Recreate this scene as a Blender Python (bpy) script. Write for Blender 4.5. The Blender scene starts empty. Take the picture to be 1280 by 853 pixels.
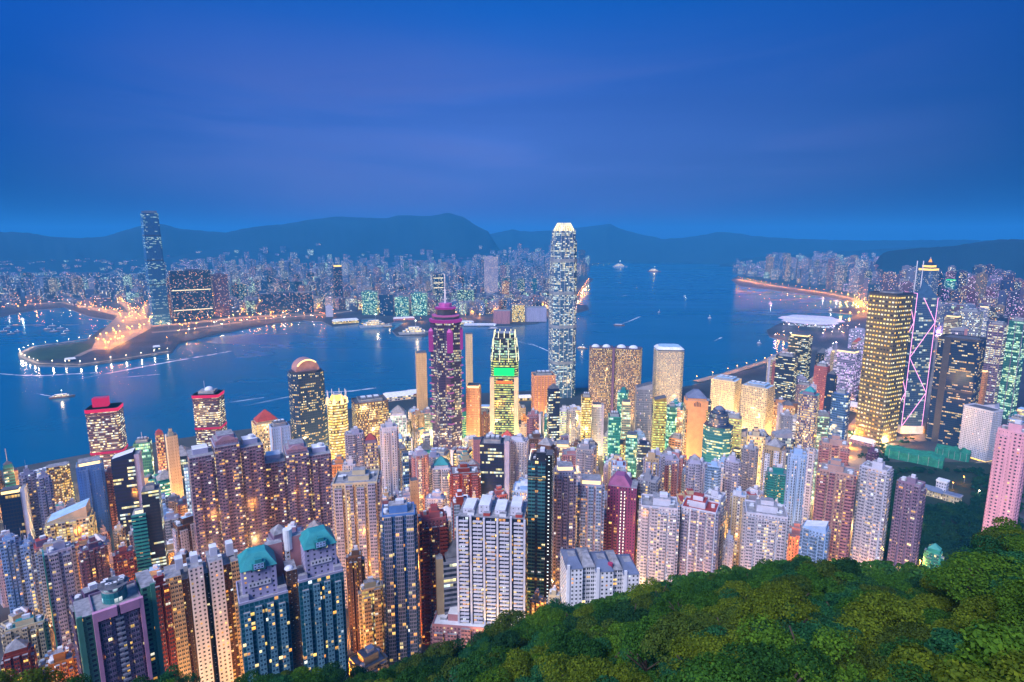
import bpy, bmesh, math, random
import numpy as np
from mathutils import Vector, Matrix, noise as mnoise

random.seed(11)
R = math.radians
S = bpy.context.scene
COL = S.collection

# ------------------------------------------------------------------ camera
F, CX, CY, EYE = 720.0, 640.0, 426.5, 365.0
PITCH = math.atan(126.0 / 720.0)
cp, sp_ = math.cos(PITCH), math.sin(PITCH)
cam_d = bpy.data.cameras.new("Camera")
cam_d.sensor_width = 36.0
cam_d.lens = 36.0 * F / 1280.0
cam_d.clip_start = 1.0
cam_d.clip_end = 120000.0
cam = bpy.data.objects.new("camera", cam_d)
cam.location = (0, 0, EYE)
cam.rotation_euler = (math.pi / 2 - PITCH, 0, 0)
COL.objects.link(cam)
S.camera = cam

# ------------------------------------------------------------------ exposure / sampling
S.view_settings.view_transform = 'Standard'
S.view_settings.look = 'None'
S.view_settings.exposure = 0.15
S.view_settings.gamma = 1.0
S.view_settings.use_curve_mapping = False
cy = S.cycles
cy.max_bounces = 4
cy.diffuse_bounces = 2
cy.glossy_bounces = 2
cy.transmission_bounces = 2
cy.transparent_max_bounces = 6
cy.volume_bounces = 0
cy.sample_clamp_indirect = 1.5
cy.use_denoising = True
cy.caustics_reflective = False
cy.caustics_refractive = False
cy.use_light_tree = True
cy.pixel_filter_type = 'BLACKMAN_HARRIS'

# ------------------------------------------------------------------ sky: dusk, blue with a violet veil of cloud, afterglow in the west
W = bpy.data.worlds.new("World")
S.world = W
W.use_nodes = True
nt = W.node_tree
nt.nodes.clear()


def N(nt, kind, **kw):
    n = nt.nodes.new(kind)
    for k, v in kw.items():
        setattr(n, k, v)
    return n


def ramp(nt, fac, stops, interp='LINEAR'):
    n = N(nt, 'ShaderNodeValToRGB')
    cr = n.color_ramp
    cr.interpolation = interp
    while len(cr.elements) < len(stops):
        cr.elements.new(0.5)
    for e, (p, c) in zip(cr.elements, stops):
        e.position = p
        e.color = (c[0], c[1], c[2], 1)
    nt.links.new(fac, n.inputs[0])
    return n.outputs[0]


def M_(nt, op, a, b=None, c=None, clamp=False):
    n = N(nt, 'ShaderNodeMath', operation=op, use_clamp=clamp)
    for i, x in enumerate((a, b, c)):
        if x is None:
            continue
        if isinstance(x, (int, float)):
            n.inputs[i].default_value = x
        else:
            nt.links.new(x, n.inputs[i])
    return n.outputs[0]


def MIX(nt, fac, a, b, mode='MIX'):
    n = N(nt, 'ShaderNodeMix', data_type='RGBA', blend_type=mode)
    for i, x in ((0, fac), (6, a), (7, b)):
        if isinstance(x, (int, float)):
            n.inputs[i].default_value = x
        elif isinstance(x, tuple):
            n.inputs[i].default_value = (x[0], x[1], x[2], 1)
        else:
            nt.links.new(x, n.inputs[i])
    return n.outputs[2]


def lin(h):
    h = h.lstrip('#')
    o = []
    for i in (0, 2, 4):
        c = int(h[i:i + 2], 16) / 255
        o.append(c / 12.92 if c <= .04045 else ((c + .055) / 1.055) ** 2.4)
    return tuple(o)


tc = N(nt, 'ShaderNodeTexCoord')
sep = N(nt, 'ShaderNodeSeparateXYZ')
nt.links.new(tc.outputs['Generated'], sep.inputs[0])
el = sep.outputs[2]
# the eastern sky by elevation (sine of it): in the middle of the bay, towards the north and towards the south
UP = [(.5, lin('0a49a8')), (.75, lin('2a6ad0')), (1.0, (.09, .34, 1.0))]
mid = ramp(nt, el, [(0.0, lin('43509a')), (0.05, lin('4a5cb0')), (0.10, lin('5470c6')), (0.16, lin('5074d0')), (0.24, lin('3765c6')), (0.34, lin('0c5cc2'))] + UP)
north = ramp(nt, el, [(0.0, lin('00205e')), (0.05, lin('002c74')), (0.12, lin('00409a')), (0.28, lin('004db6'))] + UP)
south = ramp(nt, el, [(0.0, lin('081e54')), (0.06, lin('062a6a')), (0.15, lin('063c8a')), (0.30, lin('0445a2'))] + UP)
hl = M_(nt, 'SQRT', M_(nt, 'ADD', M_(nt, 'MULTIPLY', sep.outputs[0], sep.outputs[0]), M_(nt, 'MULTIPLY', sep.outputs[1], sep.outputs[1])))
sa = M_(nt, 'DIVIDE', sep.outputs[0], M_(nt, 'ADD', hl, .0001))
fl = ramp(nt, M_(nt, 'MULTIPLY', sa, -1.0), [(0.05, (0, 0, 0)), (0.4, (.36,) * 3), (0.66, (1, 1, 1))])
fr = ramp(nt, sa, [(0.0, (0, 0, 0)), (0.4, (.5,) * 3), (0.66, (1, 1, 1))])
east = MIX(nt, fr, MIX(nt, fl, mid, north), south)
# drawn-out cloud veils
mp = N(nt, 'ShaderNodeMapping')
mp.inputs['Scale'].default_value = (.8, .8, 7.0)
mp.inputs['Rotation'].default_value = (0, .05, 0)
mp.inputs['Location'].default_value = (1.3, 2.4, 0.7)
nt.links.new(tc.outputs['Generated'], mp.inputs[0])
nz = N(nt, 'ShaderNodeTexNoise')
nz.inputs['Scale'].default_value = 1.7
nz.inputs['Detail'].default_value = 6
nz.inputs['Roughness'].default_value = .5
nz.inputs['Distortion'].default_value = .5
nt.links.new(mp.outputs[0], nz.inputs['Vector'])
band = ramp(nt, el, [(0.0, (.3,) * 3), (0.06, (.7,) * 3), (0.13, (1,) * 3), (0.22, (.75,) * 3), (0.32, (.1,) * 3), (0.5, (0,) * 3)])
lite = ramp(nt, nz.outputs['Fac'], [(0.42, (0, 0, 0)), (0.64, (.62,) * 3)])
dark = ramp(nt, nz.outputs['Fac'], [(0.34, (.55,) * 3), (0.48, (0, 0, 0))])
inner = MIX(nt, 1.0, MIX(nt, 1.0, fl, (1, 1, 1), 'DIFFERENCE'), MIX(nt, 1.0, fr, (1, 1, 1), 'DIFFERENCE'), 'MULTIPLY')
band = MIX(nt, 1.0, band, inner, 'MULTIPLY')
veil = MIX(nt, MIX(nt, 1.0, lite, band, 'MULTIPLY'), east, lin('6a72bc'))
veil = MIX(nt, MIX(nt, 1.0, dark, band, 'MULTIPLY'), veil, MIX(nt, 1.0, veil, (.62, .72, .80), 'MULTIPLY'))
# afterglow behind the viewer (west)
west_f = ramp(nt, M_(nt, 'MULTIPLY', sep.outputs[1], -1.0), [(0.0, (0, 0, 0)), (0.35, (.4, .4, .4)), (0.8, (1, 1, 1))])
west_e = ramp(nt, el, [(0.0, (1.0, .72, .80)), (0.2, (.85, .82, 1.15)), (0.5, (.42, .70, 1.6)), (1.0, (.09, .34, 1.0))])
skyc = MIX(nt, west_f, veil, west_e)
# the physical twilight sky adds its faint share
nish = N(nt, 'ShaderNodeTexSky', sky_type='NISHITA')
nish.sun_disc = False
nish.sun_elevation = R(1.0)
nish.sun_rotation = R(200)
nish.air_density = 1.5
skyc = MIX(nt, 0.002, skyc, nish.outputs[0], 'ADD')
bg = N(nt, 'ShaderNodeBackground')
bg.inputs[1].default_value = 0.88
nt.links.new(skyc, bg.inputs[0])
wo = N(nt, 'ShaderNodeOutputWorld')
nt.links.new(bg.outputs[0], wo.inputs[0])

# ------------------------------------------------------------------ the last glow of the western sky
sd = bpy.data.lights.new("afterglow", 'SUN')
sd.energy = 4.3
sd.angle = R(25)
sd.color = (.90, .88, 1.0)
so = bpy.data.objects.new("afterglow", sd)
so.rotation_euler = (R(46), 0, R(-38))
COL.objects.link(so)


# ------------------------------------------------------------------ photograph geometry turned into places on the ground
def ray(px, py):
    u, v = px - CX, CY - py
    return u, F * cp + v * sp_, v * cp - F * sp_


def az_of(px, py):
    u, y, z = ray(px, py)
    return math.atan2(u, y)


def slope(px, py):
    u, y, z = ray(px, py)
    return z / math.hypot(u, y)


def g(px, py, z=2.5):
    u, y, s = ray(px, py)
    t = (z - EYE) / s
    return (u * t, y * t)


def proj(x, y, z):
    zz = z - EYE
    D = y * cp - zz * sp_
    if D < 1:
        D = 1
    return CX + F * x / D, CY - F * (zz * cp + y * sp_) / D, D


# ------------------------------------------------------------------ terrain of the island
EDGE = []
for px, py, d in ((-250, 850, 150), (0, 852, 150), (60, 856, 150), (130, 866, 155), (200, 847, 160), (270, 862, 165), (340, 838, 175), (440, 843, 190), (500, 829, 200),
                  (560, 810, 210), (640, 775, 225), (700, 757, 240), (800, 727, 260), (880, 707, 270), (1000, 690, 280),
                  (1100, 694, 275), (1170, 696, 262), (1210, 682, 235), (1280, 652, 205), (1400, 600, 190)):
    EDGE.append((az_of(px, py), slope(px, py), d))
EA = [e[0] for e in EDGE]
TREE_H = 9.0


def edge(a):
    return (float(np.interp(a, EA, [e[1] for e in EDGE])), float(np.interp(a, EA, [e[2] for e in EDGE])))


CD = [0, 250, 300, 345, 415, 600, 800, 1000, 1195, 9000]
CZ = [190, 104, 85, 72, 60, 45, 28, 9, 3.0, 3.0]


def wood_z(d, a):
    s, de = edge(a)
    ze = EYE + s * de - TREE_H
    z0 = EYE - 28
    if d <= de:
        return z0 + (ze - z0) * d / de
    return ze - (d - de) * 1.15


def terrain(x, y):
    d = math.hypot(x, y)
    a = math.atan2(x, y)
    zc = float(np.interp(d, CD, CZ))
    if a > R(26) and d < 1150:                 # the gardens' shoulder
        zc += 16 * min(1, (a - R(26)) / R(8)) * math.exp(-((d - 800) / 230) ** 2)
    return max(wood_z(d, a), zc)


def march(px_top, py_top, ybase):
    """distance at which a vertical through (px_top, py_top) meets the ground seen at row ybase"""
    a = az_of(px_top, py_top)
    d = 230.0
    while d < 14000:
        x, y = d * math.sin(a), d * math.cos(a)
        if proj(x, y, terrain(x, y))[1] <= ybase:
            return d, a
        d *= 1.004
    return d, a


# ------------------------------------------------------------------ mesh building
class MB:
    def __init__(s):
        s.v, s.f, s.uv, s.mi, s.mats, s.sm = [], [], [], [], [], False

    def m(s, mat):
        if mat not in s.mats:
            s.mats.append(mat)
        return s.mats.index(mat)

    def face(s, pts, mat, uvs=None):
        i = len(s.v)
        s.v.extend(pts)
        s.f.append(tuple(range(i, i + len(pts))))
        s.mi.append(s.m(mat))
        s.uv.extend(uvs if uvs else [(p[0] * .1, p[1] * .1) for p in pts])

    def prism(s, poly, z0, z1, mw, mr=None, cw=3.0, fh=3.0, top=None, cap=True, bottom=False, u0=0):
        """vertical walls over a counter-clockwise outline; UV counts window bays and storeys"""
        n = len(poly)
        top = top or poly
        fl = max(1, round((z1 - z0) / fh))
        u = u0
        for i in range(n):
            a, b, c, d = poly[i], poly[(i + 1) % n], top[(i + 1) % n], top[i]
            L = math.hypot(b[0] - a[0], b[1] - a[1])
            if L < .01:
                continue
            k = max(1, round(L / cw))
            s.face([(a[0], a[1], z0), (b[0], b[1], z0), (c[0], c[1], z1), (d[0], d[1], z1)], mw,
                   [(u, 0), (u + k, 0), (u + k, fl), (u, fl)])
            u += k + 3
        if cap:
            s.face([(p[0], p[1], z1) for p in top], mr or mw, None)
        if bottom:
            s.face([(p[0], p[1], z0) for p in reversed(poly)], mr or mw, None)
        return s

    def box(s, cx, cy_, z0, z1, w, d, mw, mr=None, rot=0, cw=3.0, fh=3.0, taper=1.0, **k):
        poly = rect(cx, cy_, w, d, rot)
        top = rect(cx, cy_, w * taper, d * taper, rot) if taper != 1 else None
        return s.prism(poly, z0, z1, mw, mr, cw, fh, top, **k)

    def bar(s, a, b, r, mat, n=4):
        a, b = Vector(a), Vector(b)
        d = (b - a).normalized()
        up = Vector((0, 0, 1)) if abs(d.z) < .9 else Vector((1, 0, 0))
        x = d.cross(up).normalized() * r
        y = d.cross(x).normalized() * r
        ring = [x * math.cos(t) + y * math.sin(t) for t in [2 * math.pi * (i + .5) / n for i in range(n)]]
        for i in range(n):
            p, q = ring[i], ring[(i + 1) % n]
            s.face([tuple(a + q), tuple(a + p), tuple(b + p), tuple(b + q)], mat)
        s.face([tuple(a + p) for p in ring], mat)
        s.face([tuple(b + p) for p in reversed(ring)], mat)
        return s

    def dome(s, cx, cy_, z, r, h, mat, n=12, k=4):
        for j in range(k):
            t0, t1 = math.pi / 2 * j / k, math.pi / 2 * (j + 1) / k
            for i in range(n):
                a0, a1 = 2 * math.pi * i / n, 2 * math.pi * (i + 1) / n
                q = [(cx + r * math.cos(t) * math.cos(a), cy_ + r * math.cos(t) * math.sin(a), z + h * math.sin(t))
                     for t, a in ((t0, a0), (t0, a1), (t1, a1), (t1, a0))]
                s.face(q[:3] if j == k - 1 else q, mat)
        return s

    def build(s, name, parent=None, color=None):
        me = bpy.data.meshes.new(name)
        me.from_pydata(s.v, [], s.f)
        for m in s.mats:
            me.materials.append(m)
        me.polygons.foreach_set('material_index', s.mi)
        uv = me.uv_layers.new(name='UV')
        uv.data.foreach_set('uv', np.array(s.uv, dtype=np.float32).ravel())
        if s.sm:
            me.polygons.foreach_set('use_smooth', [True] * len(s.f))
        me.update()
        o = bpy.data.objects.new(name, me)
        COL.objects.link(o)
        if parent:
            o.parent = parent
        if color:
            o.color = (*color, 1)
        return o


def rect(cx, cy_, w, d, rot=0):
    c, s = math.cos(rot), math.sin(rot)
    return [(cx + x * c - y * s, cy_ + x * s + y * c) for x, y in ((-w / 2, -d / 2), (w / 2, -d / 2), (w / 2, d / 2), (-w / 2, d / 2))]


def cham(w, d, c):
    x, y = w / 2, d / 2
    return [(-x + c, -y), (x - c, -y), (x, -y + c), (x, y - c), (x - c, y), (-x + c, y), (-x, y - c), (-x, -y + c)]


def ngon(r, n, rot=0, cx=0, cy_=0):
    return [(cx + r * math.cos(rot + 2 * math.pi * i / n), cy_ + r * math.sin(rot + 2 * math.pi * i / n)) for i in range(n)]


def thing(name, loc, rot=0):
    o = bpy.data.objects.new(name, None)
    o.empty_display_size = .1
    o.location = loc
    o.rotation_euler = (0, 0, rot)
    COL.objects.link(o)
    return o


def tag(o, label=None, cat=None, group=None, kind=None):
    if label:
        o['label'] = label
    if cat:
        o['category'] = cat
    if group:
        o['group'] = group
    if kind:
        o['kind'] = kind
    return o


# ------------------------------------------------------------------ materials
MATS = {}


def newmat(name):
    m = bpy.data.materials.new(name)
    m.use_nodes = True
    m.node_tree.nodes.clear()
    m.cycles.emission_sampling = 'NONE'
    return m, m.node_tree


def out(nt, sh):
    o = N(nt, 'ShaderNodeOutputMaterial')
    nt.links.new(sh, o.inputs[0])


def pbsdf(nt, col, rough=.8, spec=.3, metal=0.0, em=None, emk=0.0):
    b = N(nt, 'ShaderNodeBsdfPrincipled')
    for nm, x in (('Base Color', col), ('Roughness', rough), ('Metallic', metal), ('Specular IOR Level', spec),
                  ('Emission Color', em), ('Emission Strength', emk)):
        if x is None:
            continue
        if isinstance(x, (int, float)):
            b.inputs[nm].default_value = x
        elif isinstance(x, tuple):
            b.inputs[nm].default_value = (x[0], x[1], x[2], 1)
        else:
            nt.links.new(x, b.inputs[nm])
    return b.outputs[0]


def plain(name, col, rough=.8, spec=.3, metal=0.0, var=.25, sc=.15, obj=False):
    """matt surface with blotchy wear; obj=True takes the object's colour"""
    if name in MATS:
        return MATS[name]
    m, nt = newmat(name)
    tc = N(nt, 'ShaderNodeTexCoord')
    nz = N(nt, 'ShaderNodeTexNoise')
    nz.inputs['Scale'].default_value = sc
    nz.inputs['Detail'].default_value = 5
    nt.links.new(tc.outputs['Object'], nz.inputs['Vector'])
    f = ramp(nt, nz.outputs['Fac'], [(.3, (1 - var,) * 3), (.7, (1 + var * .4,) * 3)])
    c = col
    if obj:
        oi = N(nt, 'ShaderNodeObjectInfo')
        c = oi.outputs['Color']
    out(nt, pbsdf(nt, MIX(nt, 1.0, c, f, 'MULTIPLY'), rough, spec, metal))
    MATS[name] = m
    return m


def glow(name, col, k, sample=False):
    if name in MATS:
        return MATS[name]
    m, nt = newmat(name)
    e = N(nt, 'ShaderNodeEmission')
    e.inputs[0].default_value = (*col, 1)
    e.inputs[1].default_value = k
    out(nt, e.outputs[0])
    if sample:
        m.cycles.emission_sampling = 'AUTO'
    MATS[name] = m
    return m


PAL = {
    'warm': [(0.0, (1, .36, .05)), (.3, (1, .54, .09)), (.65, (1, .68, .16)), (.88, (1, .84, .45)), (.98, (.8, .92, 1))],
    'gold': [(0.0, (1, .54, .08)), (.4, (1, .70, .15)), (.8, (1, .86, .42)), (1.0, (1, .95, .75))],
    'office': [(0.0, (1, .66, .18)), (.3, (1, .84, .35)), (.6, (.95, .95, .62)), (.85, (.8, .95, .8)), (1.0, (.7, .9, 1))],
    'lime': [(0.0, (.95, .82, .14)), (.5, (.92, .95, .25)), (1.0, (.60, .95, .35))],
    'green': [(0.0, (.95, .95, .35)), (.35, (.7, 1, .5)), (.7, (.5, .95, .7)), (1.0, (.9, 1, .85))],
    'cool': [(0.0, (.5, .85, 1)), (.5, (.75, .9, 1)), (1.0, (1, .95, .85))],
    'mix': [(0.0, (1, .38, .05)), (.45, (1, .62, .16)), (.75, (1, .82, .45)), (.9, (.65, .9, 1)), (1.0, (.9, .6, .9))],
    'violet': [(0.0, (1, .55, .85)), (.4, (.75, .5, 1)), (.7, (1, .85, .9)), (1.0, (.8, .85, 1))],
}


def facade(key, wx=(.22, .78), wy=(.28, .80), lit=.12, pal='warm', k=1.6, glass=(.02, .03, .05), wall=None, runs=1, slab=0.0,
           floorvar=0.0, colvar=0.0, grough=.12, spandrel=None, wrough=.75, dim=.35, mull=0.0, ac=0.0):
    """walls with window openings counted in the UV map: one unit = one bay by one storey"""
    if key in MATS:
        return MATS[key]
    m, nt = newmat(key)
    uv = N(nt, 'ShaderNodeUVMap')
    uv.uv_map = 'UV'
    s = N(nt, 'ShaderNodeSeparateXYZ')
    nt.links.new(uv.outputs[0], s.inputs[0])
    oi = N(nt, 'ShaderNodeObjectInfo')
    rnd = M_(nt, 'MULTIPLY', oi.outputs['Random'], 91.7)
    cx = M_(nt, 'FLOOR', s.outputs[0])
    cyy = M_(nt, 'FLOOR', s.outputs[1])
    fx = M_(nt, 'FRACT', s.outputs[0])
    fy = M_(nt, 'FRACT', s.outputs[1])

    def inside(f, a, b):
        return M_(nt, 'MULTIPLY', M_(nt, 'GREATER_THAN', f, a), M_(nt, 'LESS_THAN', f, b))
    win = M_(nt, 'MULTIPLY', inside(fx, *wx), inside(fy, *wy))
    if mull:
        mx = (wx[0] + wx[1]) / 2
        win = M_(nt, 'MULTIPLY', win, M_(nt, 'SUBTRACT', 1.0, inside(fx, mx - mull, mx + mull)))

    def wn(a, b, c):
        cb = N(nt, 'ShaderNodeCombineXYZ')
        for i, x in enumerate((a, b, c)):
            if isinstance(x, (int, float)):
                cb.inputs[i].default_value = x
            else:
                nt.links.new(x, cb.inputs[i])
        w = N(nt, 'ShaderNodeTexWhiteNoise', noise_dimensions='3D')
        nt.links.new(cb.outputs[0], w.inputs[0])
        return w
    if runs > 1:
        off = M_(nt, 'MULTIPLY', wn(cyy, 7.3, rnd).outputs[0], runs)
        rx = M_(nt, 'FLOOR', M_(nt, 'DIVIDE', M_(nt, 'ADD', cx, off), runs))
        w1 = wn(rx, cyy, rnd)
    else:
        w1 = wn(cx, cyy, rnd)
    w2 = wn(cx, cyy, M_(nt, 'ADD', rnd, 13.0))
    p = lit
    if floorvar:
        p = M_(nt, 'ADD', p, M_(nt, 'MULTIPLY', M_(nt, 'SUBTRACT', wn(cyy, 3.1, rnd).outputs[0], .5), floorvar * 2))
    if colvar:
        p = M_(nt, 'ADD', p, M_(nt, 'MULTIPLY', M_(nt, 'GREATER_THAN', wn(cx, 5.7, rnd).outputs[0], .8), colvar))
    on = M_(nt, 'LESS_THAN', w1.outputs[0], p)
    if runs > 1:
        on = M_(nt, 'MULTIPLY', on, M_(nt, 'GREATER_THAN', w2.outputs[0], .12))
    col = ramp(nt, w2.outputs[0], PAL[pal])
    w3 = wn(cx, M_(nt, 'ADD', cyy, 171.0), rnd)
    amt = M_(nt, 'MULTIPLY', M_(nt, 'MULTIPLY_ADD', M_(nt, 'POWER', w3.outputs[0], 1.6), 1 - dim, dim), k)
    # rooms are brightest under the ceiling
    amt = M_(nt, 'MULTIPLY', amt, M_(nt, 'MULTIPLY_ADD', fy, 1.1, .35))
    em = M_(nt, 'MULTIPLY', M_(nt, 'MULTIPLY', on, win), amt)
    if wall is None:
        wc = oi.outputs['Color']
    else:
        wc = wall
    tc = N(nt, 'ShaderNodeTexCoord')
    mp = N(nt, 'ShaderNodeMapping')
    mp.inputs['Scale'].default_value = (.5, .5, .03)
    nt.links.new(tc.outputs['Object'], mp.inputs[0])
    nz = N(nt, 'ShaderNodeTexNoise')
    nz.inputs['Scale'].default_value = 1.0
    nz.inputs['Detail'].default_value = 4
    nt.links.new(mp.outputs[0], nz.inputs['Vector'])
    wc = MIX(nt, 1.0, wc, ramp(nt, nz.outputs['Fac'], [(.3, (.74,) * 3), (.65, (1.05,) * 3)]), 'MULTIPLY')
    if spandrel is not None:
        wc = MIX(nt, inside(fx, *wx), wc, spandrel)
    if slab:
        wc = MIX(nt, M_(nt, 'LESS_THAN', fy, slab), wc, MIX(nt, 1.0, wc, (.45, .45, .47), 'MULTIPLY'))
    if ac:                                   # air conditioners under the sills
        acm = M_(nt, 'MULTIPLY', M_(nt, 'MULTIPLY', inside(fx, .56, .80), inside(fy, .06, .22)), M_(nt, 'LESS_THAN', wn(cx, cyy, M_(nt, 'ADD', rnd, 29.0)).outputs[0], ac))
        wc = MIX(nt, acm, wc, (.42, .42, .44))
        wc = MIX(nt, M_(nt, 'MULTIPLY', M_(nt, 'MULTIPLY', inside(fx, .52, .84), inside(fy, .0, .06)), acm if False else 1.0), wc, MIX(nt, 1.0, wc, (.55, .55, .58), 'MULTIPLY'))
    gl = MIX(nt, M_(nt, 'MULTIPLY', w3.outputs[0], .14), glass, wc)
    base = MIX(nt, win, wc, gl)
    rough = M_(nt, 'MULTIPLY_ADD', win, grough - wrough, wrough)
    spec = M_(nt, 'MULTIPLY_ADD', win, .35, .2)
    out(nt, pbsdf(nt, base, rough, spec, 0.0, col, em))
    MATS[key] = m
    return m


m_roof = plain('roof_concrete', (.30, .29, .31), sc=.35, var=.45)
m_roofd = plain('roof_dark', (.12, .12, .14), sc=.3, var=.4)
m_paint = plain('painted_wall', (.5, .5, .5), obj=True, var=.18)
m_white = plain('white_paint', (.72, .72, .76), var=.2)
m_grey = plain('grey_metal', (.32, .33, .36), rough=.5, spec=.5, var=.3)
m_dark = plain('dark_metal', (.05, .05, .07), rough=.4, spec=.5)
m_teal = plain('teal_tile', (.035, .27, .28), rough=.6, var=.3)
m_red = plain('red_tile', (.38, .06, .05), rough=.6, var=.3)
m_lblue = plain('pale_blue_roof', (.38, .55, .74), rough=.6, var=.25)
m_green = plain('green_netting', (.02, .20, .13), var=.4, sc=.2)
ROOFS = {'grey': m_roof, 'dark': m_roofd, 'teal': m_teal, 'red': m_red, 'lblue': m_lblue, 'white': m_white}

# residential
f_bay = facade('bay_windows', (.10, .90), (.30, .84), .10, 'warm', 1.9, slab=.10, mull=.035, ac=.55)
f_punch = facade('punched_windows', (.26, .74), (.30, .78), .09, 'warm', 1.7, slab=.06, mull=.035, ac=.55)
f_recess = facade('recess_windows', (.18, .62), (.34, .80), .10, 'warm', 1.7, slab=.14, colvar=.42, mull=.035, ac=.55)
f_stair = facade('stair_windows', (.15, .85), (.15, .75), .68, 'gold', 1.9, slab=.1)
f_small = facade('small_square_windows', (.28, .72), (.30, .74), .07, 'warm', 1.7)
f_lattice = facade('lattice_windows', (.14, .86), (.26, .88), .24, 'warm', 1.9, slab=.16, mull=.035, ac=.55)
f_strip = facade('strip_windows', (.30, .70), (.0, .74), .12, 'mix', 1.6, slab=.12)
f_glassres = facade('glazed_flats', (.06, .94), (.20, .92), .10, 'warm', 1.7, glass=(.03, .06, .09), slab=.1, mull=.035)
f_blank = facade('nearly_blank_wall', (.42, .58), (.40, .66), .05, 'warm', 1.3)
f_dots = facade('lit_slots', (.38, .62), (.40, .62), .95, 'cool', 2.4, dim=.8)
# offices
f_ribbon = facade('ribbon_windows', (-.1, 1.1), (.30, .80), .50, 'office', 1.7, runs=4, floorvar=.25)
f_ribbond = facade('ribbon_windows_dim', (-.1, 1.1), (.28, .84), .26, 'office', 1.5, runs=4, floorvar=.2)
f_curtain = facade('curtain_wall', (.06, .94), (.12, .90), .38, 'office', 1.6, glass=(.02, .05, .10), runs=3, floorvar=.22)
f_curtaing = facade('green_curtain_wall', (.06, .94), (.14, .90), .45, 'green', 1.5, glass=(.01, .09, .10), runs=3, floorvar=.3)
f_curtaind = facade('dark_curtain_wall', (.08, .92), (.14, .86), .13, 'warm', 1.4, glass=(.01, .025, .06), runs=3, floorvar=.12)
f_gold = facade('gold_lit_windows', (.12, .88), (.22, .86), .62, 'gold', 1.5, runs=1, floorvar=.15)
f_yellow = facade('yellow_ribbons', (-.1, 1.1), (.30, .86), .92, 'gold', 2.0, floorvar=.1)
f_grid = facade('square_window_grid', (.20, .80), (.22, .80), .22, 'gold', 1.6, grough=.3)
f_litgrid = facade('floodlit_grid', (.24, .76), (.24, .76), .30, 'gold', 1.5)
f_spots = facade('window_lights', (.20, .80), (.30, .66), .86, 'gold', 2.1, dim=.5, floorvar=.12, glass=(.03, .03, .03))
f_viol = facade('violet_lit_windows', (.08, .92), (.16, .90), .5, 'violet', 1.4, glass=(.04, .04, .10), runs=2, floorvar=.25)
f_cyan = facade('cyan_lit_windows', (.15, .85), (.10, .9), .85, 'cool', 1.7)
# far away: a few lit openings, coarse
f_far = facade('far_windows', (.2, .8), (.3, .75), .15, 'mix', 4.4, wrough=.9)
f_farlit = facade('far_windows_lit', (.15, .85), (.3, .8), .30, 'office', 2.8, wrough=.9)
f_fargreen = facade('far_windows_green', (.1, .9), (.25, .85), .42, 'green', 2.3, glass=(.01, .07, .09), wrough=.9)
f_farviol = facade('far_windows_violet', (.15, .85), (.25, .8), .26, 'violet', 2.6, wrough=.9)

g_red = glow('red_neon', (1, .03, .14), .8)
g_pink = glow('pink_neon', (.50, .06, .42), .62)
g_rose = glow('rose_neon', (.75, .22, .62), .55)
g_green = glow('green_sign', (.02, 1, .22), 1.25)
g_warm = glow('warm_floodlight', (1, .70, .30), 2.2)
g_gold = glow('gold_floodlight', (1, .62, .14), 2.0)
g_white = glow('white_floodlight', (1, .95, .85), 2.0)
g_ivory = glow('ivory_floodlight', (1, .90, .55), 1.5)
g_orange = glow('orange_floodlight', (1, .36, .05), 1.8)
g_lav = glow('lavender_floodlight', (.75, .62, 1), 1.8)
g_lamp = glow('sodium_lamp', (1, .34, .035), 34)
g_lampw = glow('white_lamp', (1, .74, .42), 40)
g_navig = glow('boat_lamp', (.8, 1, .85), 9)
# ------------------------------------------------------------------ the air
m_haze, nt = newmat('hazy_air')
pv = N(nt, 'ShaderNodeVolumePrincipled')
pv.inputs['Color'].default_value = (.055, .47, 1.0, 1)
pv.inputs['Density'].default_value = 0.9e-4
pv.inputs['Anisotropy'].default_value = 0.0
o_ = N(nt, 'ShaderNodeOutputMaterial')
nt.links.new(pv.outputs[0], o_.inputs['Volume'])
hz = MB()
hz.box(0, 9000, -6, 840, 34000, 24000, m_haze, bottom=True)
tag(hz.build('haze'), 'pale blue evening haze over the harbour', 'haze', kind='stuff')

# ------------------------------------------------------------------ water
m_water, nt = newmat('harbour_water')
tc = N(nt, 'ShaderNodeTexCoord')
bumps = None
for sc, dist, st, sx in ((.006, 1.0, .35, 1.0), (.03, .8, .2, 1.6), (.12, .3, .4, 1.0)):
    mp = N(nt, 'ShaderNodeMapping')
    mp.inputs['Scale'].default_value = (sc * sx, sc, sc)
    mp.inputs['Rotation'].default_value = (0, 0, .5)
    nt.links.new(tc.outputs['Object'], mp.inputs[0])
    nz = N(nt, 'ShaderNodeTexNoise')
    nz.inputs['Scale'].default_value = 1.0
    nz.inputs['Detail'].default_value = 3
    nt.links.new(mp.outputs[0], nz.inputs['Vector'])
    b = N(nt, 'ShaderNodeBump')
    b.inputs['Strength'].default_value = st
    b.inputs['Distance'].default_value = dist
    nt.links.new(nz.outputs['Fac'], b.inputs['Height'])
    if bumps:
        nt.links.new(bumps, b.inputs['Normal'])
    bumps = b.outputs[0]
mp = N(nt, 'ShaderNodeMapping')
mp.inputs['Scale'].default_value = (.0012, .004, 1)
mp.inputs['Rotation'].default_value = (0, 0, -.5)
nt.links.new(tc.outputs['Object'], mp.inputs[0])
nz = N(nt, 'ShaderNodeTexNoise')
nz.inputs['Detail'].default_value = 4
nz.inputs['Distortion'].default_value = .6
nz.inputs['Scale'].default_value = 1.0
nt.links.new(mp.outputs[0], nz.inputs['Vector'])
rg = N(nt, 'ShaderNodeMapRange')
rg.inputs[1].default_value, rg.inputs[2].default_value = .35, .7
rg.inputs[3].default_value, rg.inputs[4].default_value = .16, .34
nt.links.new(nz.outputs['Fac'], rg.inputs[0])
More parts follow.
